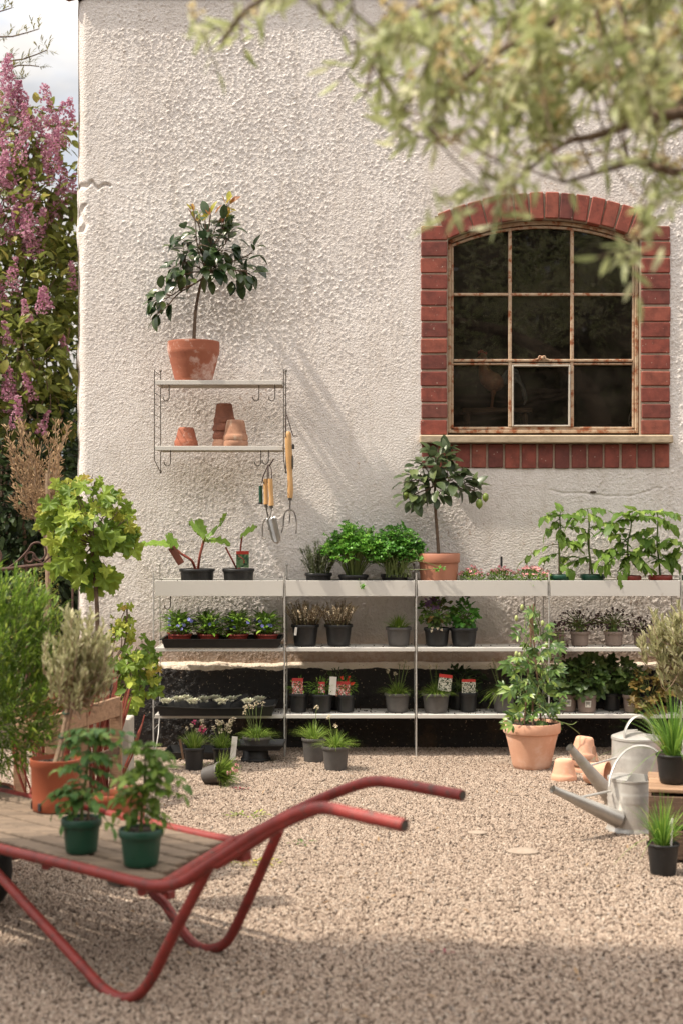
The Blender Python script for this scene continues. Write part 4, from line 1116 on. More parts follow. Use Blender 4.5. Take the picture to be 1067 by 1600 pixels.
# ---- citrus standards
def citrus(name, label, px, z0, D, pot, stem, clusters, mat, young=None, lemons=None, L=.068, Wd=.040):
    t = potted(name, label, 'potted tree', px, z0, D, **pot); B = Vector(t.location)
    mb = MB(); pts = [V(0, 0, pot['h'] - .015)] + [W(x, y, D) - B for x, y in stem]
    pp = spline(pts, 5); mb.tube(pp, [.0085 - .0035 * i / (len(pp) - 1) for i in range(len(pp))], 10)
    for p in pp[2:-3:3]: mb.ball(p + rvec() * .004, .0065, 6)
    mb.build('trunk', M['bark'], t)
    br = MB(); lf = MB(); yl = MB(); top = pp[-1]; top2 = pp[-4]
    for (x, y, r, n, dy, yg) in clusters:
        c = W(x, y, D) - B + V(0, dy, 0); r = r / 345.0
        pts = twig(br, top if y < stem[-1][1] + 10 else top2, c, .0042, .002, .06, 4)
        tgt = yl if yg else lf
        for k in range(n):
            v = rvec(); q = c + V(v.x * r, v.y * r * .9, v.z * r)
            s = pts[-1].lerp(pts[-3], rnd(0, 1))
            if k % 3 == 0: br.tube([s, s.lerp(q, .5) + V(0, 0, .006), q], [.002, .0016, .0012], 5)
            d = (q - s).normalized() * .9 + rvec() * .8 + V(0, -.1, -.35 if not yg else .7)
            ll = L * rnd(.65, 1.15) * (.75 if yg else 1)
            leaf(tgt, q, d, V(0, -.35, 1) + rvec() * .6, ll, ll * Wd / L * (.75 if yg else 1), 'oval', .3, rnd(.05, .45))
    br.build('branches', M['bark'], t); lf.build('leaves', G[mat], t, angle=180)
    if yl.f: yl.build('young_leaves', G['citrus_young'], t, angle=180)
    if lemons:
        ml = surf('green_lemon', (.20, .27, .04), (.12, .17, .03), .4, 20, bump=.2, bscale=300)
        for (x, y, r) in lemons:
            mb = MB(); c = W(x, y, D - .05) - B; mb.ball(c, r, 14, 0, (.85, .85, 1.15)); mb.tube([c - V(0, 0, r * 1.1), c - V(0, 0, r * 1.35)], [.005, .001], 6); mb.build('lemon', ml, t)
    return t
random.seed(51)
citrus('citrus_tree', 'lemon tree in a ringed terracotta pot on the upper board of the wall shelf', 303, Z1 + .0005, 6.80, dict(rt=.118, rb=.083, h=.181, m='terracotta', rim=.04, out=.0005, terra=True, rings=True),
       [(305, 505), (307, 480), (314, 445), (321, 425)],
       [(345, 390, 30, 34, 0, 0), (310, 385, 32, 36, -.03, 0), (285, 405, 28, 26, 0, 0), (370, 420, 26, 24, 0, 0), (388, 425, 20, 16, -.03, 0), (320, 355, 26, 24, .02, 0), (360, 365, 20, 14, 0, 0), (255, 468, 20, 22, 0, 0), (246, 492, 8, 6, 0, 0),
        (285, 430, 20, 14, -.04, 0), (340, 420, 20, 16, -.05, 0), (395, 395, 12, 5, 0, 0), (330, 430, 14, 8, -.04, 0), (350, 350, 14, 10, 0, 0), (303, 330, 8, 4, 0, 1), (310, 345, 10, 5, 0, 1), (355, 322, 9, 9, 0, 1), (330, 335, 9, 5, 0, 1), (345, 340, 10, 5, 0, 1)], 'citrus')
random.seed(52)
citrus('citrus_tree', 'lemon tree with green fruit in an orange plastic pot below the window', 685, ZB_, 6.82, dict(rt=.096, rb=.078, h=.186, m='plastic_terra', rim=.042, out=.003),
       [(683, 840), (680, 800), (679, 765), (680, 752)],
       [(655, 745, 20, 20, 0, 0), (640, 752, 15, 13, 0, 0), (645, 775, 15, 12, -.02, 0), (690, 735, 22, 26, 0, 0), (675, 762, 18, 16, -.04, 0), (705, 750, 20, 20, -.02, 0), (695, 768, 15, 12, -.03, 0), (680, 720, 18, 16, 0, 0), (698, 705, 9, 8, 0, 0), (725, 760, 16, 16, 0, 0), (745, 765, 11, 9, -.02, 0), (722, 742, 12, 8, 0, 0), (660, 725, 14, 9, 0, 0)],
       'citrus2', lemons=((748, 787, .019), (758, 777, .017), (634, 773, .014)), L=.066, Wd=.042)

# ---- nested and single clay pots on the wall shelf
def claypot(label, px, z, D, rt, rb, h, m, up=False, group='clay pots upside down on the wall shelf', tilt=(0, 0), rim=.026, rz=0):
    x = (px - 563) / FP * D
    mb = terra_mb(rt, rb, h, rim, .005)
    o = mb.build('clay_pot', M[m]); tag(o, label, 'pot', group)
    o.rotation_euler = (PI + tilt[0] if not up else tilt[0], tilt[1], rz); o.location = (x, D, z + h if not up else z); return o
zz = Z2 + .0008
claypot('single small upturned clay pot at the left of the lower board', 291.5, zz, 6.80, .053, .034, .088, 'terracotta', rim=.03)
for k, (lab, m) in enumerate((('lowest pot of the tall upturned stack, pale with lime', 'terra_pale'), ('second pot from the bottom of the tall upturned stack', 'terra_dark'), ('third pot from the bottom of the tall upturned stack', 'terra_dark'), ('topmost dark pot of the tall upturned stack', 'terra_dark'))):
    claypot(lab, 350 + (k % 2) * .8, zz + k * .0365, 6.86, .052 - .0008 * k, .035, .091, m, rz=k, tilt=(rnd(-.02, .02), rnd(-.02, .02)) if k else (0, 0), group='tall stack of upturned clay pots')
for k, lab in enumerate(('lower pot of the short stained upturned stack, in front', 'upper stained pot of the short upturned stack, in front')):
    claypot(lab, 368.5, zz + k * .026, 6.77, .057 - .001 * k, .0385, .094, 'terra_old', rz=k * 2, group='short stack of upturned clay pots')

# ---- hanging tools
def cord(parent, pts, B, r=.0022):
    mb = MB(); mb.tube(spline([Vector(p) - B for p in pts], 5), r, 6); return mb.build('cord', M['leather'], parent)
D = 6.70
t = thing('hand_cultivator', 'long wooden handled three pronged cultivator hanging outside the wall shelf ladder', 'garden tool', tuple(W(453, 830, D))); B = Vector(t.location)
mb = MB(); pts = [W(450.5, 674, D), W(451, 690, D), W(452, 715, D), W(453.2, 740, D), W(454, 765, D), W(453.6, 778, D)]
pp = spline([p - B for p in pts], 4); rr_ = list(np.interp(np.linspace(0, 5, len(pp)), range(6), [.0125, .0155, .0150, .0115, .0135, .0115])); rr_[0] = .008; mb.tube(pp, rr_, 14); mb.build('handle', M['wood_handle'], t)
mb = MB(); mb.tube([W(453.6, 777, D) - B, W(453.6, 782, D) - B], .0085, 10); mb.tube([W(453.6, 781, D) - B, W(453.3, 797, D) - B], .0035, 8); mb.build('ferrule', M['tool_dark'], t)
for pts in (((453, 796), (446, 800), (443.5, 812), (443, 822), (440, 833)), ((453, 796), (453.2, 805), (453, 812), (451.5, 818)), ((453.5, 796), (460, 800), (463, 812), (463.5, 822), (462.5, 834))):
    mb = MB(); n_ = len(pts); mb.tube(spline([W(x, y, D - .012 * i) - B for i, (x, y) in enumerate(pts)], 4), [.0034] * ((n_ - 1) * 4) + [.0015], 7); mb.build('prong', M['tool_dark'], t)
cord(t, [W(447, 683, D - .012), W(446.5, 665, D), W(447.5, 648, 6.715), W(452, 660, D), W(458, 680, D - .012), W(462, 681, D - .012), W(466, 681.5, D - .012)], B)
mb = MB(); mb.bbox(W(458.5, 698, D - .006) - B, (.010, .006, .022), .001); mb.build('handle_badge', M['slate'], t, smooth=False)
mb = MB(); mb.ball(W(457.5, 722, D - .008) - B, .013, 10, 0, (.35, .4, 2.6)); mb.build('handle_inset', M['tool_dark'], t)
def hangtool(label, handle, r, D, m='wood_handle'):
    t = thing('hand_tool', label, 'garden tool', tuple(W(handle[-1][0], handle[-1][1], D)), 0, 'small tools hanging from the wall shelf hook'); B = Vector(t.location)
    mb = MB(); pp = spline([W(x, y, D) - B for x, y in handle], 4); mb.tube(pp, list(np.interp(np.linspace(0, len(r) - 1, len(pp)), range(len(r)), r)), 12); mb.build('handle', M[m], t); return t, B
t, B = hangtool('trowel with pale pointed blade hanging in front of the other small tools', [(422.5, 748), (423, 760), (424, 775), (424.3, 790)], [.0105, .0110, .0098, .0125], 6.66)
mb = MB(); mb.tube([W(424.3, 789, 6.66) - B, W(424.5, 794, 6.66) - B], .0085, 10); mb.tube(spline([W(424.5, 793, 6.66) - B, W(423, 803, 6.65) - B, W(419, 812, 6.64) - B], 4), .0034, 8); mb.build('ferrule', M['tool_dark'], t)
mb = MB(); K = 10; vs = []
for i in range(K + 1):
    u = i / K; c = W(424 + 10 * u, 808 + 42 * u, 6.655) - B; w_ = .022 * (1 - .1 * u) * (1 if u < .7 else math.sqrt(max(0.0, 1 - ((u - .7) / .3) ** 2)) + .04)
    ax = V(.975, 0, .22)
    for s, dp in ((-1, -.010), (-.5, -.002), (0, .002), (.5, -.002), (1, -.010)): vs.append(c + ax * s * w_ + V(0, dp * min(1, w_ / .02), 0))
for i in range(K):
    for j in range(4):
        a = i * 5 + j; mb.f.append((a, a + 1, a + 6, a + 5)); mb.m.append(0)
mb.v = [tuple(v) for v in vs]; o = mb.build('blade', M['steel'], t); sm_ = o.modifiers.new('t', 'SOLIDIFY'); sm_.thickness = .0014
cord(t, [W(421, 750, 6.655), W(420, 738, 6.66), W(420.5, 726, 6.70), W(425, 736, 6.66), W(424.5, 750, 6.655)], B); cord(t, [W(421, 728, 6.69), W(425, 722, 6.68), W(428, 717, 6.68)], B, .003)
t, B = hangtool('small wooden handled fork with curved dark prongs hanging behind the trowel', [(415.5, 748), (415.5, 760), (416, 778), (416, 788)], [.009, .010, .0095, .011], 6.70)
mb = MB(); mb.tube([W(416, 787, 6.70) - B, W(416.3, 793, 6.70) - B], .0075, 10); mb.tube(spline([W(416.3, 792, 6.70) - B, W(418, 802, 6.70) - B, W(420, 809, 6.70) - B], 4), .0034, 8); mb.build('ferrule', M['tool_dark'], t)
for pts in (((420, 808), (414, 812), (411, 820), (410.5, 832), (411, 840), (415, 842)), ((420, 808), (422, 816), (420, 828)), ((420, 808), (427, 815), (428, 828))):
    mb = MB(); mb.tube(spline([W(x, y, 6.70 - .008 * i) - B for i, (x, y) in enumerate(pts)], 4), .003, 7); mb.build('prong', M['tool_dark'], t)
cord(t, [W(413, 756, 6.69), W(410.5, 747, 6.69), W(416, 734, 6.70), W(419.5, 726, 6.71), W(418, 740, 6.69), W(419, 755, 6.69)], B)
t, B = hangtool('dark green sheathed garden knife hanging left of the wooden handles', [(407.5, 759), (407.6, 770), (408, 780), (408, 786)], [.008, .0085, .0085, .0085], 6.71, 'plastic_green')
mb = MB(); mb.tube([W(407.5, 785, 6.71) - B, W(407.5, 788, 6.71) - B], .0105, 10); mb.build('collar', M['slate'], t)
cord(t, [W(407.5, 760, 6.70), W(411, 748, 6.70), W(419, 728, 6.715)], B, .0014)

# ---- rhubarb
random.seed(60)
def bigleaf(mb, pts, kindw, mi=0):
    """a rhubarb blade laid along a curve: midrib points with half widths and lifts"""
    vs = []; K = len(pts)
    for i, (p, hw, lf_, sd_) in enumerate(pts):
        p = Vector(p); sd_ = Vector(sd_).normalized()
        for s in (-1, -.6, 0, .6, 1):
            tooth = 1 + .22 * (1 if i % 2 else -1) * (abs(s) == 1)
            vs.append(p + sd_ * s * hw * tooth + V(0, 0, 1) * (lf_ * s * s + .006 * math.sin(i * 2.1 + s * 3)))
    mb.add(vs, [(i * 5 + j, i * 5 + j + 1, i * 5 + j + 6, i * 5 + j + 5) for i in range(K - 1) for j in range(4)], mi)
t = potted('potted_rhubarb', 'rhubarb with a long jagged leaf reaching left over the shelf end, in a black pot', 'potted plant', 308.5, ZB_, 6.83, .081, .066, .116, 'plastic_black', 'potted rhubarb on the top shelf', out=.004); B = Vector(t.location)
D = 6.80; s1 = MB()
s1.tube(spline([W(306, 890, 6.83) - B, W(300, 876, D) - B, W(285, 866, D) - B, W(275, 858, D) - B], 4), [.006] * 12 + [.004], 8)
s1.tube(spline([W(310, 890, 6.83) - B, W(313, 868, D) - B, W(319, 845, D) - B, W(321, 838, D) - B], 4), [.006] * 10 + [.004, .003, .003], 8); s1.build('stalk', M['stem_red'], t)
mb = MB(); mb.bbox(W(276, 868, D - .03) - B, (.032, .0015, .088), .0004, Euler((0, -.55, 0)).to_matrix()); mb.build('plant_label', surf('brown_label', (.17, .05, .03), (.12, .04, .025), .5), t, smooth=False)
def sweep(px0, py0, px1, py1, D, hw, lift, n=11, side=(0, 1, .25), bow=0, power=.7):
    o = []
    for i in range(n):
        u = i / (n - 1); p = W(px0 + (px1 - px0) * u, py0 + (py1 - py0) * u - bow * math.sin(PI * u), D) - B
        o.append((p, hw * (max(.02, math.sin(PI * min(.98, .08 + u * .9)) ** power)), lift, side))
    return o
mb = MB(); bigleaf(mb, sweep(278, 857, 206, 856, D, .055, .012, 15, (.15, 1, .15), 5), 0); bigleaf(mb, sweep(276, 860, 262, 836, D - .02, .03, .01, 7, (.6, .7, .2)), 0)
bigleaf(mb, sweep(320, 842, 352, 812, D, .046, .006, 11, (.55, .35, .8), -4), 0); bigleaf(mb, sweep(322, 840, 296, 820, D - .02, .042, .008, 9, (-.5, .3, 1), 0), 0); bigleaf(mb, sweep(318, 838, 310, 812, D, .028, .004, 7, (1, .3, .1)), 0)
bigleaf(mb, sweep(346, 816, 353, 802, D, .014, .002, 7, (1, .3, .3)), 0)
for x, y in ((300, 868), (330, 855)): pass
mb.build('leaves', G['rhubarb'], t, angle=180)
t = potted('potted_rhubarb', 'smaller rhubarb in a black pot with a red topped picture label', 'potted plant', 373, ZB_, 6.83, .074, .06, .116, 'plastic_black', 'potted rhubarb on the top shelf'); B = Vector(t.location)
s1 = MB(); s1.tube(spline([W(371, 890, 6.83) - B, W(364, 876, D) - B, W(353, 855, D) - B], 4), [.0042] * 9, 7); s1.tube(spline([W(374, 890, 6.83) - B, W(376, 860, 6.85) - B, W(379, 834, 6.84) - B], 4), [.0042] * 9, 7)
s1.tube(spline([W(378, 885, 6.80) - B, W(382, 876, 6.75) - B, W(373, 868, 6.74) - B], 4), .0032, 6); s1.build('stalk', M['stem_red'], t)
mb = MB(); bigleaf(mb, sweep(360, 852, 323, 847, D, .032, .006, 11, (.2, 1, .4), 4), 0); bigleaf(mb, sweep(376, 838, 402, 824, 6.83, .026, .004, 9, (.4, .6, .9), 1), 0); mb.build('leaves', G['rhubarb'], t, angle=180)
ptag(t, *(W(379.5, 874, 6.765) - B), .057, .075, 'tag_green')

# ---- herbs on the top shelf
random.seed(61)
t = potted('potted_lavender', 'grey leaved curry plant in a low black pot left of the parsley', 'potted plant', 498, ZB_, 6.82, .062, .05, .097, 'plastic_black'); B = Vector(t.location)
def sprigs(t, ph, n, L, lean, lr, ll, lw, mat, tip=None, tipn=0, stem='stem_green', r0=.035, step=.006, tipmat=None, tips=.0):
    s = MB(); l = MB(); f = MB()
    for k in range(n):
        a = rnd(0, 6.3); q = rnd(0, 1) ** .6
        p = V(math.cos(a) * r0 * q, math.sin(a) * r0 * q, ph - .008); d = V(math.cos(a) * lean * q, math.sin(a) * lean * q, 1) + rvec() * .15
        LL = L * rnd(.6, 1.05) * (1 - .25 * q); e = p + d.normalized() * LL + V(math.cos(a), math.sin(a), 0) * lean * q * LL * .3
        mid = p.lerp(e, .5) + V(0, 0, .01); pts = spline([p, mid, e], 4); s.tube(pts, .0012, 5)
        z = .15
        while z < 1:
            q_ = pts[min(7, int(z * 8))].lerp(pts[min(8, int(z * 8) + 1)], z * 8 % 1)
            tg = f if (tipmat and z > tips) else l
            for j in range(2):
                leaf(tg, q_, d.normalized() * .5 + rvec() * .9, V(0, 0, 1), ll * rnd(.7, 1.1), lw, 'small')
            z += step / LL
    s.build('stems', M[stem], t); l.build('leaves', G[mat], t, angle=180)
    if f.f: f.build('flowers', G[tipmat], t, angle=180)
sprigs(t, .097, 75, .150, .42, 0, .022, .0035, 'lavender', r0=.045, step=.005)
def parsley(label, px, D, rt, spread, hgt, n, S, mat, seed, lean=0):
    random.seed(seed)
    t = potted('potted_parsley', label, 'potted plant', px, ZB_, D, rt, rt - .012, .09, 'plastic_black', 'potted parsley on the top shelf')
    s = MB(); l = MB()
    for k in range(n):
        a = rnd(0, 6.3); q = rnd(0, 1) ** .55; p = V(math.cos(a) * .03 * q, math.sin(a) * .03 * q, .08)
        e = V(math.cos(a) * spread * q + lean, math.sin(a) * .10 * q, .08 + hgt * (1 - .55 * q * q) * rnd(.55, 1.03))
        m_ = p.lerp(e, .55) + V(-math.cos(a) * .015 * q, 0, .02); pts = spline([p, m_, e], 3); s.tube(pts, .0014, 5, cap=False)
        for j in range(8):
            b_ = pts[-1].lerp(pts[-3], rnd(0, 1)); v = rvec(); v.z = abs(v.z) * .6
            c = b_ + v * .032
            if j % 2 == 0: s.tube([b_, c], .0007, 4, cap=False)
            polyleaf(l, c, v + V(0, -.2, -.1), V(0, -.45, 1) + rvec() * .6, S * rnd(.8, 1.3), 'parsley', .3, .15, 0, .3)
    s.build('stems', M['stem_green'], t); l.build('leaves', G[mat], t, angle=180); return t
parsley('large bright green curly parsley left of centre on the top shelf', 552, 6.80, .068, .150, .245, 170, .026, 'parsley', 62)
t = parsley('darker flat parsley with trailing stems beside the lemon tree pot', 616, 6.84, .064, .13, .235, 140, .026, 'parsley_dark', 63, .01); B = Vector(t.location)
s = MB(); l = MB()
for (a, b_, c) in (((625, 885), (650, 876), (690, 887)), ((622, 888), (650, 890), (680, 889)), ((610, 880), (606, 866), (603, 856)), ((600, 886), (590, 880), (584, 872)), ((635, 870), (645, 858), (655, 872)), ((560, 895), (561, 908), (564, 915))):
    pts = spline([W(*a, 6.78) - B, W(*b_, 6.72) - B, W(*c, 6.695) - B], 4); s.tube(pts, .0013, 5)
    for j in range(3): polyleaf(l, pts[-1], rvec() + V(.5, -.2, 0), V(0, -.8, .6), .024, 'parsley', .2, .1)
for k in range(40):
    x = rnd(600, 645); s.tube([W(x, 902, 6.76) - B, W(x + rnd(-8, 12), rnd(868, 885), 6.74) - B], .0011, 4)
s.build('stems', M['stem_green'], t); l.build('leaves', G['parsley'], t, angle=180)
# pink cushion flowers
for k, (px, lab) in enumerate(((737, 'white bowl of tiny pink cushion flowers beside the lemon tree pot'), (781, 'white bowl of pink cushion flowers carrying a dark stake label'), (830, 'wide white bowl of pink cushion flowers beside the first green tomato pot'))):
    random.seed(70 + k); r = (.047, .047, .070)[k]
    t = potted('bowl_of_flowers', lab, 'potted plant', px, ZB_, 6.80, r, r * .8, .064, 'plastic_white', 'white bowls of pink cushion flowers', rim=.012, fill=.004)
    l = MB(); f = MB(); s = MB(); rr_ = r * 1.28
    crown(l, V(0, 0, .068), 1, int(420 * r / .05), .020, .006, 'small', sq=(rr_, rr_ * .9, .040), grav=-.5)
    for j in range(int(46 * r / .05)):
        a = rnd(0, 6.3); q = rnd(0, 1) ** .6; p = V(math.cos(a) * rr_ * q, math.sin(a) * rr_ * q * .9, .082 + .034 * (1 - q * q) + rnd(-.006, .014))
        s.tube([p - V(0, 0, .03), p], .0008, 4, cap=False)
        ax = V(rnd(-.5, .5), rnd(-1, -.1), rnd(.4, 1)).normalized(); u = ax.orthogonal().normalized(); v = ax.cross(u)
        for i in range(6):
            an = i * PI / 3; leaf(f, p, u * math.cos(an) + v * math.sin(an) + ax * .4, ax, rnd(.0065, .0105), .0065, 'small', .1, -.1)
    l.build('leaves', G['pansy'], t, angle=180); s.build('stems', M['stem_green'], t); f.build('flowers', G['pink'], t, angle=180)
    if k == 1:
        mb = MB(); mb.bbox((.003, -.02, .150), (.0095, .0015, .046), .0005); mb.tube([(.002, -.02, .06), (.003, -.02, .13)], .0015, 5); mb.build('stake_label', M['slate'], t, smooth=False)

# ---- tomato plants
def tomato(label, px, z0, D, rt, h, m, stem, leaves, mat, group, seed, S=.036, stake=None, L=.12, st='stem_green'):
    random.seed(seed)
    t = potted('potted_tomato', label, 'potted plant', px, z0, D, rt, rt * .76, h, m, group, rim=.02, out=.003); B = Vector(t.location); sc_ = D / 6.8
    s = MB(); l = MB(); pts = [V(0, 0, h - .01)] + [W(x, y, D) - B for x, y in stem]; pp = spline(pts, 6)
    s.tube(pp, [(.0055 - .003 * i / (len(pp) - 1)) * (.6 + .4 * sc_) for i in range(len(pp))], 8)
    leaves = list(leaves) + [(q[0], q[1] + rnd(-10, 10), q[2] * rnd(-.8, .8), rnd(-.1, .8), q[4] * rnd(.5, .8), 2) for q in leaves[::3]]
    for (x, y, dx, dy, ll, n_) in leaves:
        p = W(x, y, D) - B; d = V(dx, rnd(-.9, .3), dy + rnd(-.3, .3)); ll *= rnd(.8, 1.1)
        q = min(pp, key=lambda a: (a - p).length)
        if (q - p).length > .02: s.tube([q, q.lerp(p, .6) + V(0, 0, .006), p], .0016, 5)
        compound(l, s, q if (q - p).length < .03 else p, d, ll * sc_, S * sc_, n_, 0, rnd(.5, .9))
    s.build('stems', M[st], t); l.build('leaves', G[mat], t, angle=180)
    if stake:
        mb = MB(); mb.tube([V(stake[0], 0.004, h - .02), V(stake[0] + stake[2], .004, h + stake[1])], .0028, 7); mb.build('stake', M['bamboo'], t)
    return t
TG = 'young tomato plants on the top shelf'
tomato('tall tomato plant in the leftmost green pot, with a dark stake', 876, ZB_, 6.82, .056, .090, 'plastic_green', [(874, 880), (873, 850), (875, 825), (873, 806)],
       [(873, 806, -1, .2, .10, 3), (873, 805, .7, .5, .09, 3), (873, 812, -.7, -.1, .08, 2), (874, 825, 1, .1, .12, 3), (874, 848, -1.2, .2, .15, 3), (874, 846, .9, 0, .08, 3), (874, 866, -1, -.1, .07, 2), (874, 880, .6, .1, .07, 2), (874, 835, .6, -.3, .08, 2), (873, 815, 0, .6, .06, 2)], 'tomato', TG, 81, stake=(-.010, .235, .0), S=.038)
tomato('tomato plant in the second green pot, leaning stem and yellowing leaf tips', 925, ZB_, 6.84, .056, .090, 'plastic_green', [(922, 880), (918, 845), (920, 815), (917, 795)],
       [(917, 796, -.9, .2, .09, 3), (918, 795, 1, .4, .10, 3), (918, 810, -1, .1, .08, 2), (919, 822, 1.2, .1, .14, 3), (919, 848, -.9, .2, .09, 3), (920, 855, 1, .1, .09, 3), (921, 870, -.8, 0, .07, 2), (922, 880, .3, .2, .07, 2), (918, 832, -.4, 0, .07, 2)], 'tomato', TG, 82, stake=(-.012, .255, -.004), S=.038)
tomato('bushy pale leaved tomato in the left red brown pot', 982, ZB_, 6.80, .055, .086, 'plastic_red', [(981, 880), (980, 850), (985, 825), (985, 812)],
       [(985, 812, -1, .2, .14, 3), (985, 812, -.6, .5, .12, 3), (985, 812, .8, .3, .11, 3), (984, 830, -1.1, .1, .15, 3), (984, 835, .9, .2, .12, 3), (982, 850, -1.2, .1, .15, 3), (982, 852, -.6, -.2, .12, 3), (982, 862, .7, -.1, .09, 3), (981, 872, -.4, -.2, .1, 3), (981, 876, .3, -.1, .08, 3), (981, 880, 0, .1, .05, 2)], 'tomato', TG, 83, S=.046)
tomato('tallest tomato plant in the right red brown pot at the frame edge', 1031, ZB_, 6.84, .055, .086, 'plastic_red', [(1029, 880), (1026, 850), (1027, 815), (1026, 800)],
       [(1026, 802, -1, .6, .13, 3), (1026, 802, .9, .3, .11, 3), (1026, 808, .5, .1, .10, 3), (1026, 826, -1, .1, .12, 3), (1026, 838, -.9, -.1, .11, 3), (1027, 855, -.7, 0, .09, 3), (1028, 868, .6, .2, .09, 3), (1029, 880, -.3, .4, .05, 2), (1029, 878, .5, .2, .06, 2)], 'tomato', TG, 84, S=.044)
tomato('tomato plant at the frame edge on a bent grey support', 1080, ZB_, 6.82, .055, .086, 'plastic_green', [(1074, 880), (1068, 860), (1062, 852)],
       [(1062, 850, -1, .2, .12, 3), (1062, 850, -.5, .5, .09, 3), (1062, 855, .7, .2, .12, 3), (1066, 860, -.6, -.1, .07, 2)], 'tomato', TG, 85, S=.046)

# ================================================================== MIDDLE SHELF
ZM_, ZL_ = ZM + .0006, ZLW + .0006
random.seed(90)
def tray(name, label, px0, px1, z0, D0, D1, h, group=None, sag=0):
    x0 = (px0 - 563) / FP * D0; x1 = (px1 - 563) / FP * D0; cx = (x0 + x1) / 2; w_ = x1 - x0; dy = D1 - D0
    t = thing(name, label, 'tray', (cx, (D0 + D1) / 2, z0), 0, group)
    mb = MB(); K = 12
    prof = [(.90, .0), (.91, .003), (1 - .03, h - .004), (1, h - .004), (1, h), (.965, h), (.90, .005)]
    rings = []
    for (q, z) in prof:
        ring = []
        for k in range(4 * K):
            s, i = divmod(k, K); u = -1 + 2 * i / K
            x, y = ((u, -1), (1, u), (-u, 1), (-1, -u))[s]
            ring.append(V(x * (w_ / 2 * q if q == 1 or q > .92 else w_ / 2 - .018), y * (dy / 2 * q if q > .92 else dy / 2 - .014), z - sag * (1 - x * x) * (z > .01)))
        rings.append(ring)
    vs = [p for r_ in rings for p in r_]; n_ = 4 * K
    F = [(i * n_ + k, i * n_ + (k + 1) % n_, (i + 1) * n_ + (k + 1) % n_, (i + 1) * n_ + k) for i in range(len(prof) - 1) for k in range(n_)]
    F.append(tuple((len(prof) - 1) * n_ + k for k in range(n_))); F.append(tuple(range(n_ - 1, -1, -1)))
    mb.add(vs, F); mb.build('tray_body', M['plastic_black'], t); return t
ty = tray('plant_tray', 'black carrying tray of blue bedding flowers on the middle shelf', 250, 441, ZM_, 6.69, 6.95, .040)
def bedding(label, px, D, seed, nb):
    random.seed(seed)
    t = potted('bedding_flower', label, 'potted plant', px, ZM_ + .006, D, .050, .036, .052, 'plastic_red', 'small pots of blue bedding flowers in the tray', rim=.008)
    l = MB(); f = MB(); s = MB()
    for k in range(120):
        a = rnd(0, 6.3); q = rnd(0, 1) ** .6; p = V(math.cos(a) * .045 * q, math.sin(a) * .035 * q, .05 + rnd(0, .075))
        d = V(math.cos(a) * (q + .2), math.sin(a) * (q + .2), rnd(.15, 1.1)); leaf(l, p, d, V(0, 0, 1), rnd(.035, .060), rnd(.011, .017), 'lance', .25, rnd(.1, .6))
    for k in range(14):
        a = rnd(0, 6.3); p = V(math.cos(a) * .02, math.sin(a) * .02, .05); e = V(math.cos(a) * .045 * rnd(.2, 1), math.sin(a) * .035, rnd(.10, .155)); s.tube([p, e], .0011, 4)
        for j in range(5): leaf(l, p.lerp(e, rnd(.5, 1)), rvec() + V(0, 0, .6), V(0, 0, 1), .016, .005, 'small')
    for k in range(nb):
        p = V(rnd(-.055, .055), rnd(-.055, -.01), rnd(.075, .12)); ax = V(rnd(-.5, .5), -1, rnd(0, .8)).normalized(); u = ax.orthogonal().normalized(); v = ax.cross(u)
        s.tube([p, p + V(0, .02, -.03)], .0009, 4)
        for i in range(5):
            an = i * 1.2566 + .3; leaf(f, p, u * math.cos(an) + v * math.sin(an) + ax * .2, ax, .0095, .0095, 'small', .1, 0)
    l.build('leaves', G['pansy'], t, angle=180); s.build('stems', M['stem_green'], t)
    if f.f: f.build('flowers', G['blue'], t, angle=180)
ORD = nm = ('first', 'second', 'third', 'fourth')
bl_ = (8, 2, 5, 6)
for k in range(4): bedding('blue flowered bedding plant, %s from the left in the front row of the tray' % nm[k], (284, 328, 372, 418)[k], 6.755, 100 + k, bl_[k])
for k in range(4): bedding('bedding plant, %s from the left in the back row of the tray' % nm[k], (278, 324, 368, 412)[k], 6.870, 110 + k, 4)

random.seed(120)
for k, (px, lab) in enumerate(((477, 'cream flowered heath in a tall black pot with a small white tag'), (529, 'cream flowered heath in the black pot without a tag, fuller and paler'))):
    t = potted('potted_heath', lab, 'potted plant', px, ZM_, 6.80, .064, .048, .098, 'plastic_black', 'cream heaths on the middle shelf')
    sprigs(t, .098, 85, .120, .5, 0, .0105, .005, 'heath', r0=.055, step=.0040, tipmat='cream', tips=.30, stem='bark')
    if k == 0: ptag(t, -.040, -.0585, .070, .011, .036, 'card', rx=-.15, ry=.12)
def grasspot(label, px, z0, D, rt, h, m, n, L, lean, seed, flowers=(), fmat='cream', group='grassy thrift plants', tagspec=None, droop=.8, wd=.0028, extra_dry=0, ftop=1.0):
    random.seed(seed)
    t = potted('potted_thrift', label, 'potted plant', px, z0, D, rt, rt * .78, h, m, group)
    g = MB(); tuft(g, V(0, 0, h - .006), n, L, lean, wd, rt * .55, droop); g.build('leaves', G['grass'], t, angle=180)
    if flowers:
        s = MB(); f = MB()
        for (dx, dz, r) in flowers:
            e = V(dx, rnd(-.02, .02), h + dz); s.tube(spline([V(dx * .3, 0, h), V(dx * .7, 0, h + dz * .6) , e], 3), .0012, 5)
            crown(f, e, r, 26, .007, .005, 'small', out=1.2, grav=-.3)
        s.build('stems', M['stem_green'], t); f.build('flowers', G[fmat], t, angle=180)
    if tagspec: ptag(t, *tagspec)
    return t
grasspot('thrift in a grey pot standing alone on the middle shelf', 622.5, ZM_, 6.80, .059, .086, 'plastic_grey', 210, .085, 1.2, 121, group=None, droop=.5)
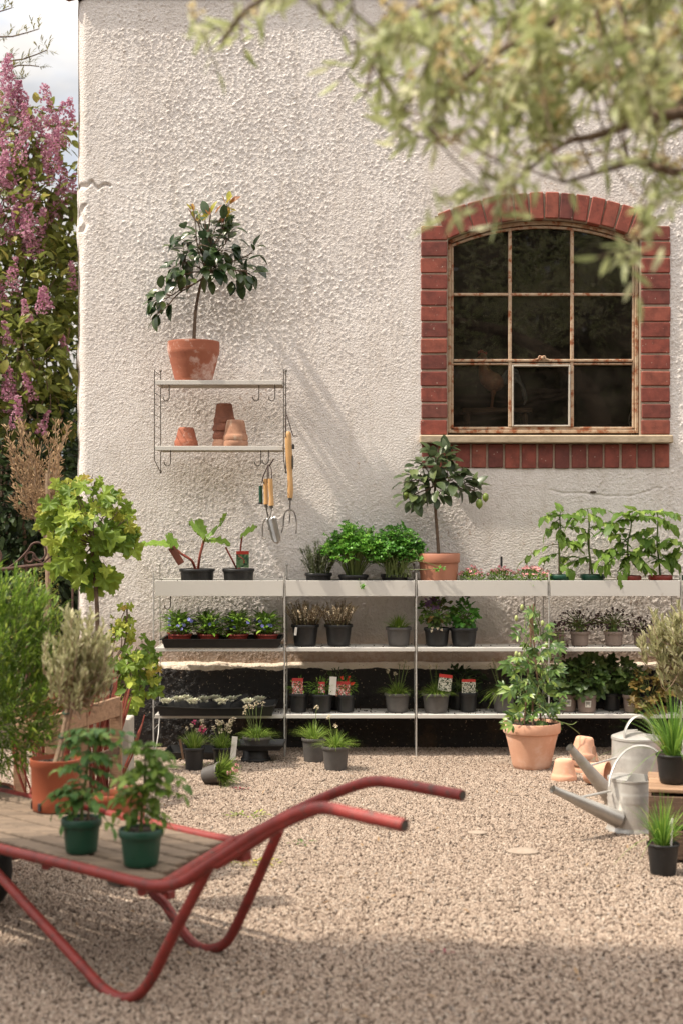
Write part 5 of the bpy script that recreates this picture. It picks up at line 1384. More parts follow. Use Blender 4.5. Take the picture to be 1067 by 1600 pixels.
# columbines
def mounded(name, label, px, z0, D, rt, h, m, sq, c, n, L, Wd, kind, mat, seed, group, nst=30, extra=None, stem='stem_green', rbq=.8):
    random.seed(seed)
    t = potted(name, label, 'potted plant', px, z0, D, rt, rt * rbq, h, m, group)
    l = MB(); s = MB(); c = Vector(c)
    for k in range(n):
        v = rvec(); p = c + V(v.x * sq[0], v.y * sq[1], v.z * sq[2])
        if kind in OUT: polyleaf(l, p, v.normalized() + rvec() * .5 - V(0, .2, .2), V(0, -.6, 1) + rvec() * .6, L * rnd(.6, 1.1), kind, .2, .08, 0, .3)
        else: leaf(l, p, v.normalized() + rvec() * .6, V(0, -.5, 1) + rvec() * .5, L * rnd(.6, 1.1), Wd, kind)
        if k < nst: s.tube(spline([V(rnd(-.5, .5) * rt, rnd(-.5, .5) * rt, h - .01), c.lerp(p, .3) - V(0, 0, sq[2] * .3), p], 3), .0012, 5, cap=False)
    s.build('stems', M[stem], t); l.build('leaves', G[mat], t, angle=180); return t
AG = 'columbines on the middle shelf'
t = mounded('potted_columbine', 'columbine with hanging purple flowers in the left black pot of the pair', 682, ZM_, 6.80, .060, .083, 'plastic_black', (.085, .05, .065), (0, 0, .155), 150, .026, 0, 'clover', 'aquilegia', 125, AG, 50)
f = MB()
for k in range(7):
    p = V(rnd(-.06, .04), rnd(-.05, 0), rnd(.17, .235))
    for j in range(6): leaf(f, p, V(rnd(-1, 1), rnd(-1, 0), rnd(-.8, .6)), V(0, -1, 0), .022, .011, 'lance')
f.build('flowers', leafmat('petal_purple', (.09, .04, .10), (.16, .08, .17)), t, angle=180)
f = MB()
for k in range(4): polyleaf(f, V(.0 + rnd(-.03, .03), -.066, rnd(.05, .09)), V(rnd(-1, 1), -.2, -1), V(0, -1, 0), .012, 'clover')
f.build('pale_leaves', G['cream'], t, angle=180)
t = mounded('potted_columbine', 'leafy columbine in the right black pot, next to the bare stretch of shelf', 724, ZM_, 6.80, .064, .083, 'plastic_black', (.058, .05, .065), (.005, 0, .145), 170, .026, 0, 'clover', 'parsley_dark', 126, AG, 40)
f = MB()
for k in range(3):
    p = V(.02 + rnd(-.01, .01), -.02, .225 + rnd(-.01, .01))
    for j in range(5): leaf(f, p, V(rnd(-1, 1), rnd(-1, 0), rnd(-.3, .9)), V(0, -1, 0), .02, .009, 'lance')
f.build('flowers', G['purple'], t, angle=180)
# dark clover in taupe pots
DG = 'dark leaved clovers on the middle shelf'
for px, lab, seed, cx in ((905, 'dark purple clover in a taupe pot, left of the pair on the middle shelf', 127, 0), (958, 'dark purple clover in a taupe pot, right of the pair beside the olive', 128, .0)):
    t = mounded('potted_clover', lab, px, ZM_, 6.81, .046, .066, 'plastic_taupe', (.105, .05, .050), (cx, 0, .115), 190, .0135, 0, 'clover', 'purple', seed, DG, 70)
    l = MB(); crown(l, V(-.0, -.02, .085), 1, 70, .012, .006, 'small', sq=(.08, .04, .03)); l.build('inner_leaves', G['aquilegia'], t, angle=180)
mounded('potted_clover', 'trailing near black clover behind the passion flower, hanging over the shelf edge', 868, ZM_, 6.82, .040, .055, 'plastic_taupe', (.055, .09, .09), (0, -.06, .02), 90, .020, 0, 'clover', 'purple', 129, DG, 25)
mounded('potted_clover', 'dark clover half hidden behind the pale olive leaves', 1003, ZM_, 6.83, .046, .06, 'plastic_taupe', (.06, .05, .045), (0, 0, .09), 90, .015, 0, 'clover', 'purple', 130, DG, 25)

# ================================================================== LOWER SHELF
random.seed(140)
ty = tray('plant_tray', 'black tray of pale rosette succulents on the lower shelf, sagging over its edge', 243, 431, ZL_ - .002, 6.665, 6.90, .048, sag=.012)
B = Vector(ty.location)
for k in range(11):
    mb = MB(); x = -.225 + .041 * k + rnd(-.006, .006); y = (-.075, .0, .04)[k % 3]
    o = None; c = V(x, y, .056)
    for j in range(34):
        a = j * 2.4; q = .0035 * math.sqrt(j); leaf(mb, V(q * math.cos(a), q * math.sin(a), .006 - q * .2), V(math.cos(a), math.sin(a), .9 - q * 35), V(0, 0, 1), .019, .012, 'small', .4, -.4)
    for j in range(10): mb.ball((rnd(-.016, .016), rnd(-.016, .016), rnd(-.004, .004)), .006, 5)
    o = mb.build('succulent', G['sedum'], None, angle=180, loc=tuple(B + c)); p_ = ('first', 'second', 'third', 'fourth', 'fifth', 'sixth', 'seventh', 'eighth', 'ninth', 'tenth', 'last')[k]
    tag(o, 'pale rosette succulent, %s from the left in the black tray' % p_, 'succulent', 'pale succulents in the lower tray')
mb = MB(); mb.bbox((0, 0, 0), (.086, .0015, .018), .0004, Euler((0, -.42, 0)).to_matrix()); mb.tube([(-.035, 0, -.016), (-.042, 0, -.04)], .002, 5)
o = mb.build('stake_label', M['slate'], smooth=False, loc=tuple(W(375, 1091, 6.78))); tag(o, 'dark slanted stake label in the tray of pale succulents', 'label')
cb = MB()
for k in range(420):
    z = random.choice((ZM_, ZL_, ZL_)); cb.ball((rnd(-.9, 1.4), rnd(6.72, 6.90), z + .001), rnd(.0012, .0038), 5)
for k in range(60): cb.ball((rnd(-.9, 1.4), rnd(6.711, 6.716), ZT + .001), rnd(.001, .0022), 5)
o = cb.build('soil_crumbs', M['soil']); tag(o, 'crumbs of potting soil spilled along the shelf boards', kind='stuff')
def dianthus(label, px, D, rt, h, n, seed, tags=(), fl=0, mat='pansy', group='labelled pinks on the lower shelf', z0=None):
    t = mounded('potted_pink', label, px, ZL_ if z0 is None else z0, D, rt, h, 'plastic_black', (rt * 1.15, rt * .8, .035), (0, 0, h + .03), n, .020, .004, 'small', mat, seed, group, 30)
    for (x, z, w_, hh, m, ry) in tags: ptag(t, x, -rt * .55, z, w_, hh, m, rx=-.08, ry=ry)
    if fl:
        f = MB()
        for k in range(fl):
            p = V(rnd(-.02, .04), rnd(-.05, 0), h + rnd(.05, .085))
            for i in range(6): leaf(f, p, rvec() + V(0, -.5, 0), V(0, -1, .3), .011, .009, 'small')
        f.build('flowers', G['redflower'], t, angle=180)
    return t
dianthus('pink in a black pot with a red topped picture label, beside the second ladder', 467, 6.80, .044, .085, 90, 141, [(-.004, .120, .050, .070, 'tag_pink', 0)])
dianthus('pale green pink in a black pot with a tilted white label', 503, 6.79, .051, .084, 190, 142, [(.050, .122, .032, .082, 'card', .06), (-.0, .115, .03, .05, 'tag_pink', 0)], mat='pansy')
dianthus('pink with small red flowers and a picture label showing red blooms', 540, 6.80, .045, .080, 150, 143, [(-.012, .107, .062, .066, 'tag_pink', 0)], 5)
grasspot('thrift with round buds in a grey pot, right end of the lower shelf second bay', 620.5, ZL_, 6.80, .059, .087, 'plastic_grey', 230, .085, 1.3, 144, [(-.045, .10, .006), (.03, .12, .007), (.05, .115, .006), (.01, .13, .006), (.035, .14, .006), (-.01, .085, .005)], 'cream', droop=.7)
grasspot('thrift in a grey pot with a tilted picture label, third bay of the lower shelf', 680.5, ZL_, 6.79, .065, .088, 'plastic_grey', 260, .085, 1.3, 145, [(-.03, .12, .006), (.0, .125, .006)], tagspec=(.040, -.02, .135, .060, .075, 'tag_white', -.1, 0, .12), droop=.8)
dianthus('dark pot with an upright red and white picture label, right of the tilted one', 731, 6.81, .044, .088, 110, 146, [(-.0, .118, .062, .062, 'tag_white', 0)], mat='ivy')
grasspot('drooping thrift in a grey pot, left of the big terracotta pot', 786, ZL_, 6.80, .052, .090, 'plastic_grey', 170, .11, 1.2, 147, [(-.04, .13, .006), (-.06, .12, .006), (-.05, .145, .006)], droop=1.3)
mounded('potted_strawberry', 'dark leafy strawberry behind the labelled pots of the third bay', 716, ZL_, 6.90, .05, .08, 'plastic_black', (.12, .04, .05), (0, 0, .145), 90, .034, 0, 'clover', 'dark', 148, None, 20)
mounded('potted_fern', 'dark feathery plant behind the red flowered pink', 528, ZL_, 6.89, .045, .08, 'plastic_black', (.08, .04, .055), (0, 0, .125), 300, .022, .004, 'small', 'ivy', 149, None, 30)
# ivies
IG = 'ivies in taupe pots on the lower shelf'
t = mounded('potted_ivy', 'ivy in the taupe pot with a barcode sticker, behind the terracotta pot', 886, ZL_, 6.82, .046, .080, 'plastic_taupe', (.06, .06, .07), (-.01, 0, .145), 65, .050, 0, 'ivy', 'ivy', 150, IG, 20); barcode(t, .041, .08, .043, .020)
t = mounded('potted_ivy', 'ivy with a large pale front leaf, in the taupe pot with the clearest barcode sticker', 916, ZL_, 6.79, .048, .080, 'plastic_taupe', (.07, .06, .085), (.005, 0, .160), 95, .054, 0, 'ivy', 'ivy', 151, IG, 25); barcode(t, .042, .08, .042, .026)
mounded('potted_ivy', 'darkest ivy, in a dark pot between the two barcode pots and the reddish leaved plant', 955, ZL_, 6.86, .044, .080, 'plastic_black', (.075, .05, .08), (0, 0, .155), 85, .050, 0, 'ivy', 'ivy', 152, IG, 20)
t = mounded('potted_ivy', 'ivy in the taupe pot with printed marks, behind the watering cans', 986, ZL_, 6.79, .042, .080, 'plastic_taupe', (.05, .05, .06), (0, 0, .15), 60, .044, 0, 'ivy', 'ivy', 153, IG, 20)
pr = MB()
for r_ in range(3):
    for k in range(5):
        a = -PI / 2 - .55 + k * .2; pr.box((.0405 * math.cos(a), .0405 * math.sin(a), .052 - r_ * .009), (.0035, .0015, .005), Matrix.Rotation(a + PI / 2, 3, 'Z'))
pr.build('pot_print', M['card'], t, smooth=False)
mounded('potted_heuchera', 'rust and green leaved heuchera tumbling over the lower shelf edge', 1012, ZL_, 6.77, .044, .080, 'plastic_black', (.085, .06, .10), (0, -.03, .105), 110, .040, 0, 'ivy', 'heuchera', 154, 'coral leaved heucheras', 30)
mounded('potted_heuchera', 'rust leaved heuchera at the far right end of the lower shelf', 1048, ZL_, 6.83, .044, .080, 'plastic_black', (.07, .05, .07), (0, 0, .14), 60, .040, 0, 'ivy', 'heuchera', 155, 'coral leaved heucheras', 20)
# ================================================================== ON THE GRAVEL BY THE SHELVES
def gp(py, _, r): return GD(py) + r * .8          # axis distance of a pot whose front foot shows at row py
t = grasspot('thrift in a deep black pot with one bright magenta bloom, leftmost on the gravel', 304, .002, gp(1206, 0, .04), .045, .098, 'plastic_black', 260, .095, .7, 160, [(-.012, .090, .005), (.03, .11, .008), (.04, .09, .007), (.012, .07, .007), (-.03, .08, .005)], 'cream', 'thrifts on the gravel', droop=.4)
f = MB(); crown(f, V(.035, -.01, .175), .013, 50, .010, .007, 'small', out=1.2, grav=-.3); crown(f, V(.0, -.01, .205), .006, 15, .008, .006, 'small', out=1.2, grav=-.3); f.build('magenta_flowers', G['magenta'], t, angle=180)
ptag(t, -.052, -.01, .09, .010, .085, 'bamboo', ry=-.18, name='plant_stake')
t = grasspot('thrift crowded with cream buds beside a leaning white card', 348, .002, 6.45, .044, .085, 'plastic_black', 300, .10, .8, 161, [(rnd(-.05, .05), rnd(.07, .125), .0075) for _ in range(13)], 'cream', 'thrifts on the gravel', droop=.7)
ptag(t, .052, -.04, .085, .024, .10, 'card', rx=-.05, ry=.10)
# tipped pot
D = gp(1230, 0, .04)
t = thing('potted_thrift', 'thrift in a grey pot tipped on its side, grass facing right', 'potted plant', (W(334, 1220, D).x, D, .046), 0, 'thrifts on the gravel')
t.rotation_euler = (R(74), 0, R(58))
pot_mb(.044, .035, .085).build('pot', M['plastic_grey'], t, loc=(0, 0, -.04)); 
g = MB(); tuft(g, V(0, 0, .04), 330, .08, 1.0, .003, .03, .3); g.build('leaves', G['grass'], t, angle=180)
f = MB(); s = MB()
for k in range(4):
    e = V(rnd(-.03, .03), rnd(-.02, .03), .09 + rnd(0, .03)); s.tube([V(0, 0, .04), e], .0011, 4); crown(f, e, .006, 20, .007, .005, 'small')
s.build('stems', M['stem_green'], t); f.build('flowers', G['pink'], t, angle=180)
# tray and bowl
D = 6.60
mb = pot_mb(.066, .052, .055, n=36); o = mb.build('upturned_pot', M['plastic_black'], None, loc=((400 - 563) / FP * D, D, .058)); o.rotation_euler = (PI, 0, 0); tag(o, 'wide black pot turned over under the small black tray', 'pot')
ty = tray('plant_tray', 'small black tray carrying a grey bowl of thrift, under the second ladder', 366, 444, .059, D - .09, D + .10, .024)
grasspot('thrift with pale pink buds in a low grey bowl on the small black tray', 402, .064, D - .02, .063, .050, 'plastic_grey', 300, .09, 1.3, 162, [(-.052, .125, .007), (-.04, .13, .009), (-.022, .125, .007), (-.004, .14, .008), (.024, .14, .009), (-.055, .1, .006)], 'cream', None, droop=.8)
ty = tray('plant_tray', 'flat black empty tray in the shade behind the leftmost thrift', 255, 360, .003, 6.60, 6.82, .035)
D = gp(1193, 0, .05); grasspot('thrift in a grey pot on the gravel, the rear one of the pair', 490.5, .002, D, .054, .105, 'plastic_grey', 230, .10, 1.2, 163, [(.012, .13, .008)], 'cream', 'pair of thrifts on the gravel', droop=.5)
D = gp(1206, 0, .05); grasspot('thrift in a grey pot on the gravel, the front one of the pair', 524.5, .002, D, .059, .102, 'plastic_grey', 260, .10, 1.3, 164, [(-.028, .12, .007), (.0, .085, .006)], 'cream', 'pair of thrifts on the gravel', droop=.7)
# large terracotta pot and passion flower
random.seed(170)
D = 6.42
t = potted('passion_flower', 'passion flower climbing bamboo canes in a large pale terracotta pot', 'potted plant', 830, .002, D, .123, .079, .196, 'terra_pale', terra=True, rim=.045, out=.011, fill=.012); B = Vector(t.location)
for (x0, x1, y1) in ((818, 833, 944), (845, 829, 950), (832, 827, 946)):
    mb = MB(); mb.tube([W(x0, 1135, D) - B, W(x1, y1, D) - B], [.0045, .0038], 7); mb.build('cane', M['bamboo'], t)
s = MB(); l = MB(); b_ = MB(); vine_paths = []
for k in range(5):
    pts = []; ph = k * 1.3
    for i in range(15):
        u = i / 14; y = 1135 - 180 * u; r = 22 * (1 - .5 * u) ; pts.append(W(831 + r * math.sin(ph + u * 8), y, D + .06 * math.cos(ph + u * 8)) - B)
    pp = spline(pts, 3); s.tube(pp, .0018, 5); vine_paths.append(pp)
def palm(p, d, S):
    d = Vector(d).normalized(); up = V(0, -.9, .5) + rvec() * .4; _, side, n_ = frame(d, up)
    for a, q in ((-1.25, .7), (-.62, .92), (0, 1), (.62, .92), (1.25, .7)):
        leaf(l, p, d * math.cos(a) + side * math.sin(a), up, S * q, S * .30, 'lance', .2, rnd(.1, .4))
dens = [(826, 960, 12, 9), (822, 975, 10, 6), (845, 975, 14, 9), (800, 990, 10, 4), (836, 1000, 18, 10), (860, 1010, 14, 8), (812, 1028, 24, 14), (850, 1035, 26, 16), (800, 1040, 18, 10), (860, 1060, 20, 12), (825, 1058, 24, 14), (808, 1075, 22, 14), (845, 1085, 26, 18), (865, 1095, 16, 10), (822, 1100, 22, 14), (850, 1115, 22, 14), (812, 1118, 16, 8), (800, 1125, 10, 5), (872, 1040, 8, 4)]
for x, y, r, n_ in dens:
    for k in range(max(2, int(n_ * .62))):
        p = W(x + rnd(-r, r), y + rnd(-r, r) * .8, D + rnd(-.09, .09)) - B
        q = min((v for pp in vine_paths for v in pp), key=lambda v: (v - p).length)
        s.tube([q, q.lerp(p, .5) + V(0, 0, .006), p], .0011, 4, cap=False)
        palm(p, (p - q).normalized() + V(rnd(-.5, .5), -.6, rnd(-1, .1)), rnd(.032, .052))
palm(W(792, 1036, D - .1) - B, (-.5, -.5, -1), .06); palm(W(797, 1078, D - .1) - B, (-.8, -.5, -.7), .065); palm(W(808, 1112, D - .11) - B, (-.2, -.5, .4), .055); palm(W(800, 1133, D - .12) - B, (-1, -.4, -.2), .05)
for pts in (((838, 1100, .1), (850, 1108, .13), (866, 1124, .15), (882, 1130, .15), (893, 1132, .15), (900, 1128, .14)), ((882, 1130, .15), (897, 1140, .13), (905, 1147, .1)), ((830, 1045, .1), (845, 1035, .12), (856, 1045, .12), (852, 1060, .1)), ((835, 1095, .1), (838, 1085, .12), (842, 1070, .12))):
    s.tube(spline([W(x, y, D - dd) - B for x, y, dd in pts], 5), .0017, 5)
for x, y in ((815, 949), (806, 966), (847, 974), (853, 1008), (806, 1022), (811, 1024)):
    mb = MB(); mb.ball(W(x, y, D - .06) - B, .010, 10, 0, (.8, .8, 1.35)); mb.build('bud', surf('bud_%d' % x, (.42, .46, .18), (.3, .36, .12), .5), t)
s.build('vines', M['stem_green'], t); l.build('leaves', G['passion'], t, angle=180)
# loose clay pots
CG = 'loose clay pots beside the watering cans'
claypot('small upturned orange clay pot on the gravel in front of the clay stack', 880.5, .002, 6.12, .053, .035, .088, 'terra_pale', group=CG)
for k, lab in enumerate(('lowest of the leaning pile of upturned clay pots behind the can spouts', 'middle of the leaning pile of upturned clay pots behind the can spouts', 'topmost of the leaning pile of upturned clay pots behind the can spouts')):
    claypot(lab, 917.5 - 2.2 * k, .0 + .030 * k, 6.32, .057 - .001 * k, .036, .090 , 'terra_pale' if k != 1 else 'terra_old', group=CG, tilt=(0, .0 + .05 * k))
o = claypot('clay pot lying on its side behind the watering can spouts', 921, .05, 6.06, .055, .038, .095, 'terra_pale', up=True, group=CG); o.rotation_euler = (R(90), 0, R(62)); o.location = ((911 - 563) / FP * 6.06, 6.02, .050)

# ---- watering cans
def can(label, px, D, r, h, sx, m, spout, brace, handle, hoop, dark, lid):
    t = thing('watering_can', label, 'watering can', ((px - 563) / FP * D, D, .002), 0, 'galvanised watering cans'); B = Vector(t.location)
    mb = MB(); prof = [(0, .004), (r * 1.03, .002), (r * 1.05, 0), (r * 1.05, .006), (r * 1.0, .012)]
    for k in range(1, 20):
        z = .012 + (h - .016) * k / 20; rr_ = r * (1 - .03 * k / 20); prof.append((rr_ + (.0022 if k in (12, 14) else 0), z))
    prof += [(r * .97, h - .004), (r * 1.0, h - .002), (r * 1.0, h + .003), (r * .965, h + .003), (r * .96, h - .006), (r * .955, h * .45), (0, h * .44)]
    mb.lathe(prof, 48, sx=sx); mb.build('body', M[m], t)
    mb = MB()                                     # half cover over the front of the mouth
    K = 24; vs = []; F = []
    for i in range(K + 1):
        a = lid[0] + (lid[1] - lid[0]) * i / K
        for q, z in ((1.0, h + .003), (.98, h + .007), (.55, h + lid[2]), (.12, h + lid[2] * 1.15)): vs.append((r * q * sx * math.cos(a), r * q * math.sin(a), z))
    for i in range(K):
        for j in range(3): F.append((i * 4 + j, i * 4 + j + 4, i * 4 + j + 5, i * 4 + j + 1))
    mb.add(vs, F); o = mb.build('cover', M[m], t); so = o.modifiers.new('t', 'SOLIDIFY'); so.thickness = .0016
    (ax, ay, ad, ar), (bx, by, bd, br_) = spout
    mb = MB(); p0 = W(ax, ay, ad) - B; p1 = W(bx, by, bd) - B; d = (p1 - p0).normalized()
    mb.tube([p0, p0.lerp(p1, .33), p0.lerp(p1, .66), p1], [ar, ar * .67 + br_ * .33, ar * .33 + br_ * .67, br_], 20, cap=False)
    mb.tube([p1 - d * .012, p1 + d * .001], [br_ + .0018, br_ + .0018], 20, cap=False); mb.tube([p1 + d * .001, p1 - d * .05], [br_ * .93, br_ * .99], 20, cap=False); mb.tube([p1 - d * .03, p1 - d * .031], [br_ * .92, .001], 20, cap=False)
    mb.build('spout', M['zinc_dark'] if dark else M[m], t)
    mb = MB(); mb.tube([W(*brace[0]) - B, W(*brace[1]) - B], .0042, 8); mb.build('brace', M[m], t)
    def strap(pts, w_, th, name):
        pp = spline([Vector(p) for p in pts], 6); mb = MB(); vs = []; F = []; n_ = len(pp)
        for i, p in enumerate(pp):
            a = pp[max(0, i - 1)]; c = pp[min(n_ - 1, i + 1)]; tg = (c - a).normalized(); wv = strapdir; nn_ = tg.cross(wv).normalized()
            for q in range(12):
                an = q * PI / 6; vs.append(p + wv * w_ / 2 * math.cos(an) + nn_ * th / 2 * math.sin(an) * (1 + .3 * abs(math.cos(an))))
        for i in range(n_ - 1):
            for q in range(12): F.append((i * 12 + q, i * 12 + (q + 1) % 12, (i + 1) * 12 + (q + 1) % 12, (i + 1) * 12 + q))
        F.append(tuple(range(12))); F.append(tuple((n_ - 1) * 12 + q for q in range(11, -1, -1))); mb.add(vs, F); mb.build(name, M[m], t)
    strapdir = Vector(hoop).normalized()
    for hn, pts in handle: strap([W(*p) - B for p in pts], .026, .007, hn)
    return t
can('front galvanised watering can, shorter, its long spout pointing left', 986, 5.17, .083, .176, 1.0, 'zinc', ((965, 1280, 5.10, .030), (863, 1233, 4.98, .0115)), ((905, 1246, 5.03), (953, 1236, 5.13)),
    [('handle', [(951, 1228, 5.10), (953, 1212, 5.12), (962, 1190, 5.15), (978, 1172, 5.2), (998, 1165, 5.24), (1020, 1170, 5.26), (1036, 1190, 5.27), (1040, 1230, 5.26), (1034, 1270, 5.24)])], (.15, 1, 0), True, (PI * .62, PI * 1.38, .012))
can('rear pale watering can, taller, with a round hoop handle over its lid', 996, 5.62, .100, .248, 1.0, 'zinc', ((968, 1262, 5.50, .034), (890, 1168, 5.30, .0135)), ((921, 1196, 5.38), (962, 1184, 5.52)),
    [('hoop_handle', [(974, 1163, 5.56), (976, 1142, 5.56), (985, 1125, 5.57), (998, 1119, 5.58), (1011, 1126, 5.60), (1020, 1144, 5.62), (1023, 1166, 5.62)])], (0, 1, 0), True, (PI * .45, PI * 1.62, .024))

# ---- crates and chives at the right
def crate(label, x0, x1, y0, y1, h, m, slats=3, gap=.012, group='wooden crates', rz=0, z0=.003):
    cx, cy = (x0 + x1) / 2, (y0 + y1) / 2; t = thing('wooden_crate', label, 'crate', (cx, cy, z0), rz, group); w_, d = x1 - x0, y1 - y0
    sh_ = (h - gap * (slats - 1) - .02) / slats
    mb = MB()
    for sy in (-1, 1):
        for k in range(slats): mb.bbox((rnd(-.001, .001), sy * (d / 2 - .006) + rnd(-.001, .001), .01 + sh_ / 2 + k * (sh_ + gap)), (w_, .011, sh_), .002)
    for sx in (-1, 1):
        for k in range(slats): mb.bbox((sx * (w_ / 2 - .0065), 0, .01 + sh_ / 2 + k * (sh_ + gap) + .001), (.010, d - .026, sh_ - .002), .002)
    mb.build('side_boards', M[m], t, smooth=False)
    mb = MB()
    for sx in (-1, 1):
        for sy in (-1, 1): mb.bbox((sx * (w_ / 2 - .030), sy * (d / 2 - .026), h / 2), (.032, .028, h - .002), .002)
    mb.build('corner_posts', M[m], t, smooth=False); return t, w_, d
t, w_, d = crate('dark slatted wooden crate upside down under the chives at the right edge', .922, 1.462, 4.63, 4.95, .216, 'wood_dark', 2, .016, rz=-.19)
mb = MB()
for k in range(3): mb.bbox((rnd(-.002, .002), -d / 2 + d * (k + .5) / 3, .223), (w_ + .004, d / 3 - .006, .012), .002)
mb.build('top_boards', M['wood_crate'], t, smooth=False)
def chives(label, px, z0, D, rt, h, n, L, lean, seed, tagpos):
    random.seed(seed); t = potted('potted_chives', label, 'potted plant', px, z0, D, rt, rt * .76, h, 'plastic_black', 'pots of chives', rim=.008, out=.003)
    g = MB(); tuft(g, V(0, 0, h - .006), n, L, lean, .0035, rt * .42, .5, lmin=.45); tuft(g, V(0, 0, h - .006), n // 7, L * 1.05, lean * 2.2, .003, rt * .4, 1.2, lmin=.6); g.build('leaves', G['chives'], t, angle=180)
    ptag(t, *tagpos); return t
chives('tall chives in a black pot on top of the dark crate', 1051, .2345, 4.78, .056, .092, 210, .27, .62, 180, (.036, -.032, .118, .030, .055, 'card', -.1, 0, .2))
chives('shorter chives in a black pot on the gravel in front of the crates', 1035, .003, 4.53, .050, .095, 150, .19, .5, 181, (.022, -.022, .13, .0065, .085, 'card', 0, 0, .05))
# olive standard behind the crates
random.seed(185)
D = 5.6; c0 = W(1062, 1010, D)
t = potted('olive_tree', 'pale leaved olive with upright shoots at the right edge', 'potted tree', 1100, .003, D, .13, .10, .24, 'plastic_terra', rim=.03); B = Vector(t.location)
def olive(t, B, trunkpts, clusters, D, L, Wd, mat='olive', up=.9):
    mb = MB(); pp = spline([Vector(p) for p in trunkpts], 5); mb.tube(pp, [.011 - .004 * i / (len(pp) - 1) for i in range(len(pp))], 8); mb.build('trunk', M['bark_pale'], t)
    br = MB(); lf = MB(); top = pp[-1]
    for (x, y, r, n, dy) in clusters:
        for k in range(n):
            e = W(x + rnd(-r, r), y + rnd(-r, r), D + dy + rnd(-r, r) / 500) - B; s0 = top + rvec() * .02
            dd = (e - s0).normalized() * .5 + V(rnd(-.3, .3), rnd(-.3, .3), up); dd.normalize(); a = e - dd * .085
            br.tube(spline([s0.lerp(a, .3), a, e], 3), [.0016] * 4 + [.0012] * 3, 5, cap=False)
            for j in range(7):
                q = a.lerp(e, .15 + j * .14)
                for sgn in (0, 1): leaf(lf, q, dd * 1.0 + rvec() * .75, rvec(), L * rnd(.7, 1.1), Wd, 'lance', .2, rnd(-.1, .2))
    br.build('branches', M['bark_pale'], t); lf.build('leaves', G[mat], t, angle=180)
olive(t, B, [(0, 0, .22), (-.005, 0, .45), (-.03, 0, .58)], [(1030, 975, 22, 13, 0), (1050, 1000, 30, 20, 0), (1025, 1005, 24, 12, -.03), (1055, 965, 22, 14, 0), (1060, 1035, 26, 14, -.02), (1085, 990, 40, 30, 0), (1040, 1030, 18, 9, -.04), (1062, 1075, 12, 6, -.03), (1090, 1040, 30, 16, 0), (1012, 1000, 10, 4, 0)], D, .034, .0085)

# ================================================================== LEFT SIDE
random.seed(200)
# grape vine standard
D = 6.35
vt = thing('grape_vine', 'grape vine trained as a standard on a stake beside the corner of the wall', 'vine', ((150 - 563) / FP * D, D, 0)); B = Vector(vt.location)
mb = MB(); mb.tube(spline([(0, 0, 0), (.004, 0, .3), W(153, 980, D) - B, W(149, 900, D) - B, W(143, 850, D) - B], 5), [.011] * 10 + [.009] * 11, 8); mb.build('trunk', M['bark'], vt)
mb = MB(); mb.tube([(.012, .02, 0), W(150, 880, D + .02) - B], .006, 8); mb.build('stake', M['bamboo'], vt)
l = MB(); y_ = MB(); s = MB()
cl = [(135, 800, 52, 60, 0, 0), (100, 810, 24, 22, 0, 0), (110, 850, 30, 26, 0, 0), (150, 870, 30, 22, 0, 0), (175, 830, 24, 20, 0, 0), (120, 770, 26, 24, 0, 1), (165, 785, 26, 16, 0, 1), (192, 812, 12, 8, 0, 1), (148, 752, 9, 8, 0, 1), (90, 790, 16, 12, 0, 1), (140, 830, 36, 30, -.06, 0), (190, 845, 12, 8, 0, 0), (150, 890, 16, 10, -.02, 0), (125, 880, 12, 7, 0, 0), (90, 830, 14, 9, 0, 0), (180, 800, 12, 7, 0, 1), (115, 758, 8, 5, 0, 1), (198, 820, 7, 5, 0, 1), (80, 800, 8, 5, 0, 1)]
def vineleaves(cl, D, S, root):
    for (x, y, r, n, dy, yg) in cl:
        c = W(x, y, D) - B; rr_ = r / 370
        twig(s, root, c, .004, .0018, .08, 4)
        for k in range(int(n * .85)):
            v = rvec(); p = c + V(v.x * rr_, v.y * rr_ + dy, v.z * rr_); dd = v.normalized() * .6 + rvec() * .5 + V(0, -.3, -.75)
            s.tube([p.lerp(c, .4) + V(0, 0, .01), p], .0012, 4, cap=False)
            polyleaf(y_ if (yg and k % 2) else l, p, dd, V(0, -1, .55) + rvec() * .6, S * rnd(.4, 1.15) * (.65 if yg else 1), 'vine', rnd(0, .5), .09, 0, rnd(.1, .8))
vineleaves([(x + (x - 140) * .10, y, r * 1.12, n * .75, dy, yg) for x, y, r, n, dy, yg in cl], D, .098, W(145, 850, D) - B)
for (x0, y0, x1, y1) in ((92, 770, 100, 745), (100, 780, 82, 795), (150, 770, 146, 740)):
    s.tube(spline([W(x0, y0, D) - B, W((x0 + x1) / 2 - 5, (y0 + y1) / 2, D) - B, W(x1, y1, D) - B], 3), .0014, 4)
cl2 = [(215, 1010, 26, 18, 0, 0), (190, 985, 26, 18, 0, 1), (205, 1050, 32, 28, 0, 0), (225, 1075, 20, 14, 0, 0), (180, 1030, 26, 20, 0, 1), (235, 1035, 16, 12, 0, 1), (197, 965, 10, 6, 0, 1), (200, 945, 6, 4, 0, 1), (170, 1000, 22, 14, 0, 1), (200, 1085, 22, 12, 0, 0), (240, 1060, 12, 8, 0, 1)]
vineleaves(cl2, 6.30, .066, W(165, 1110, 6.3) - B)
s.tube(spline([W(153, 1180, 6.3) - B, W(165, 1110, 6.3) - B, W(185, 1050, 6.3) - B, W(198, 990, 6.3) - B, W(199, 948, 6.3) - B], 4), .004, 6)
s.build('tendrils', M['bark'], vt); l.build('leaves', G['vine'], vt, angle=180); y_.build('young_leaves', G['vine_young'], vt, angle=180)
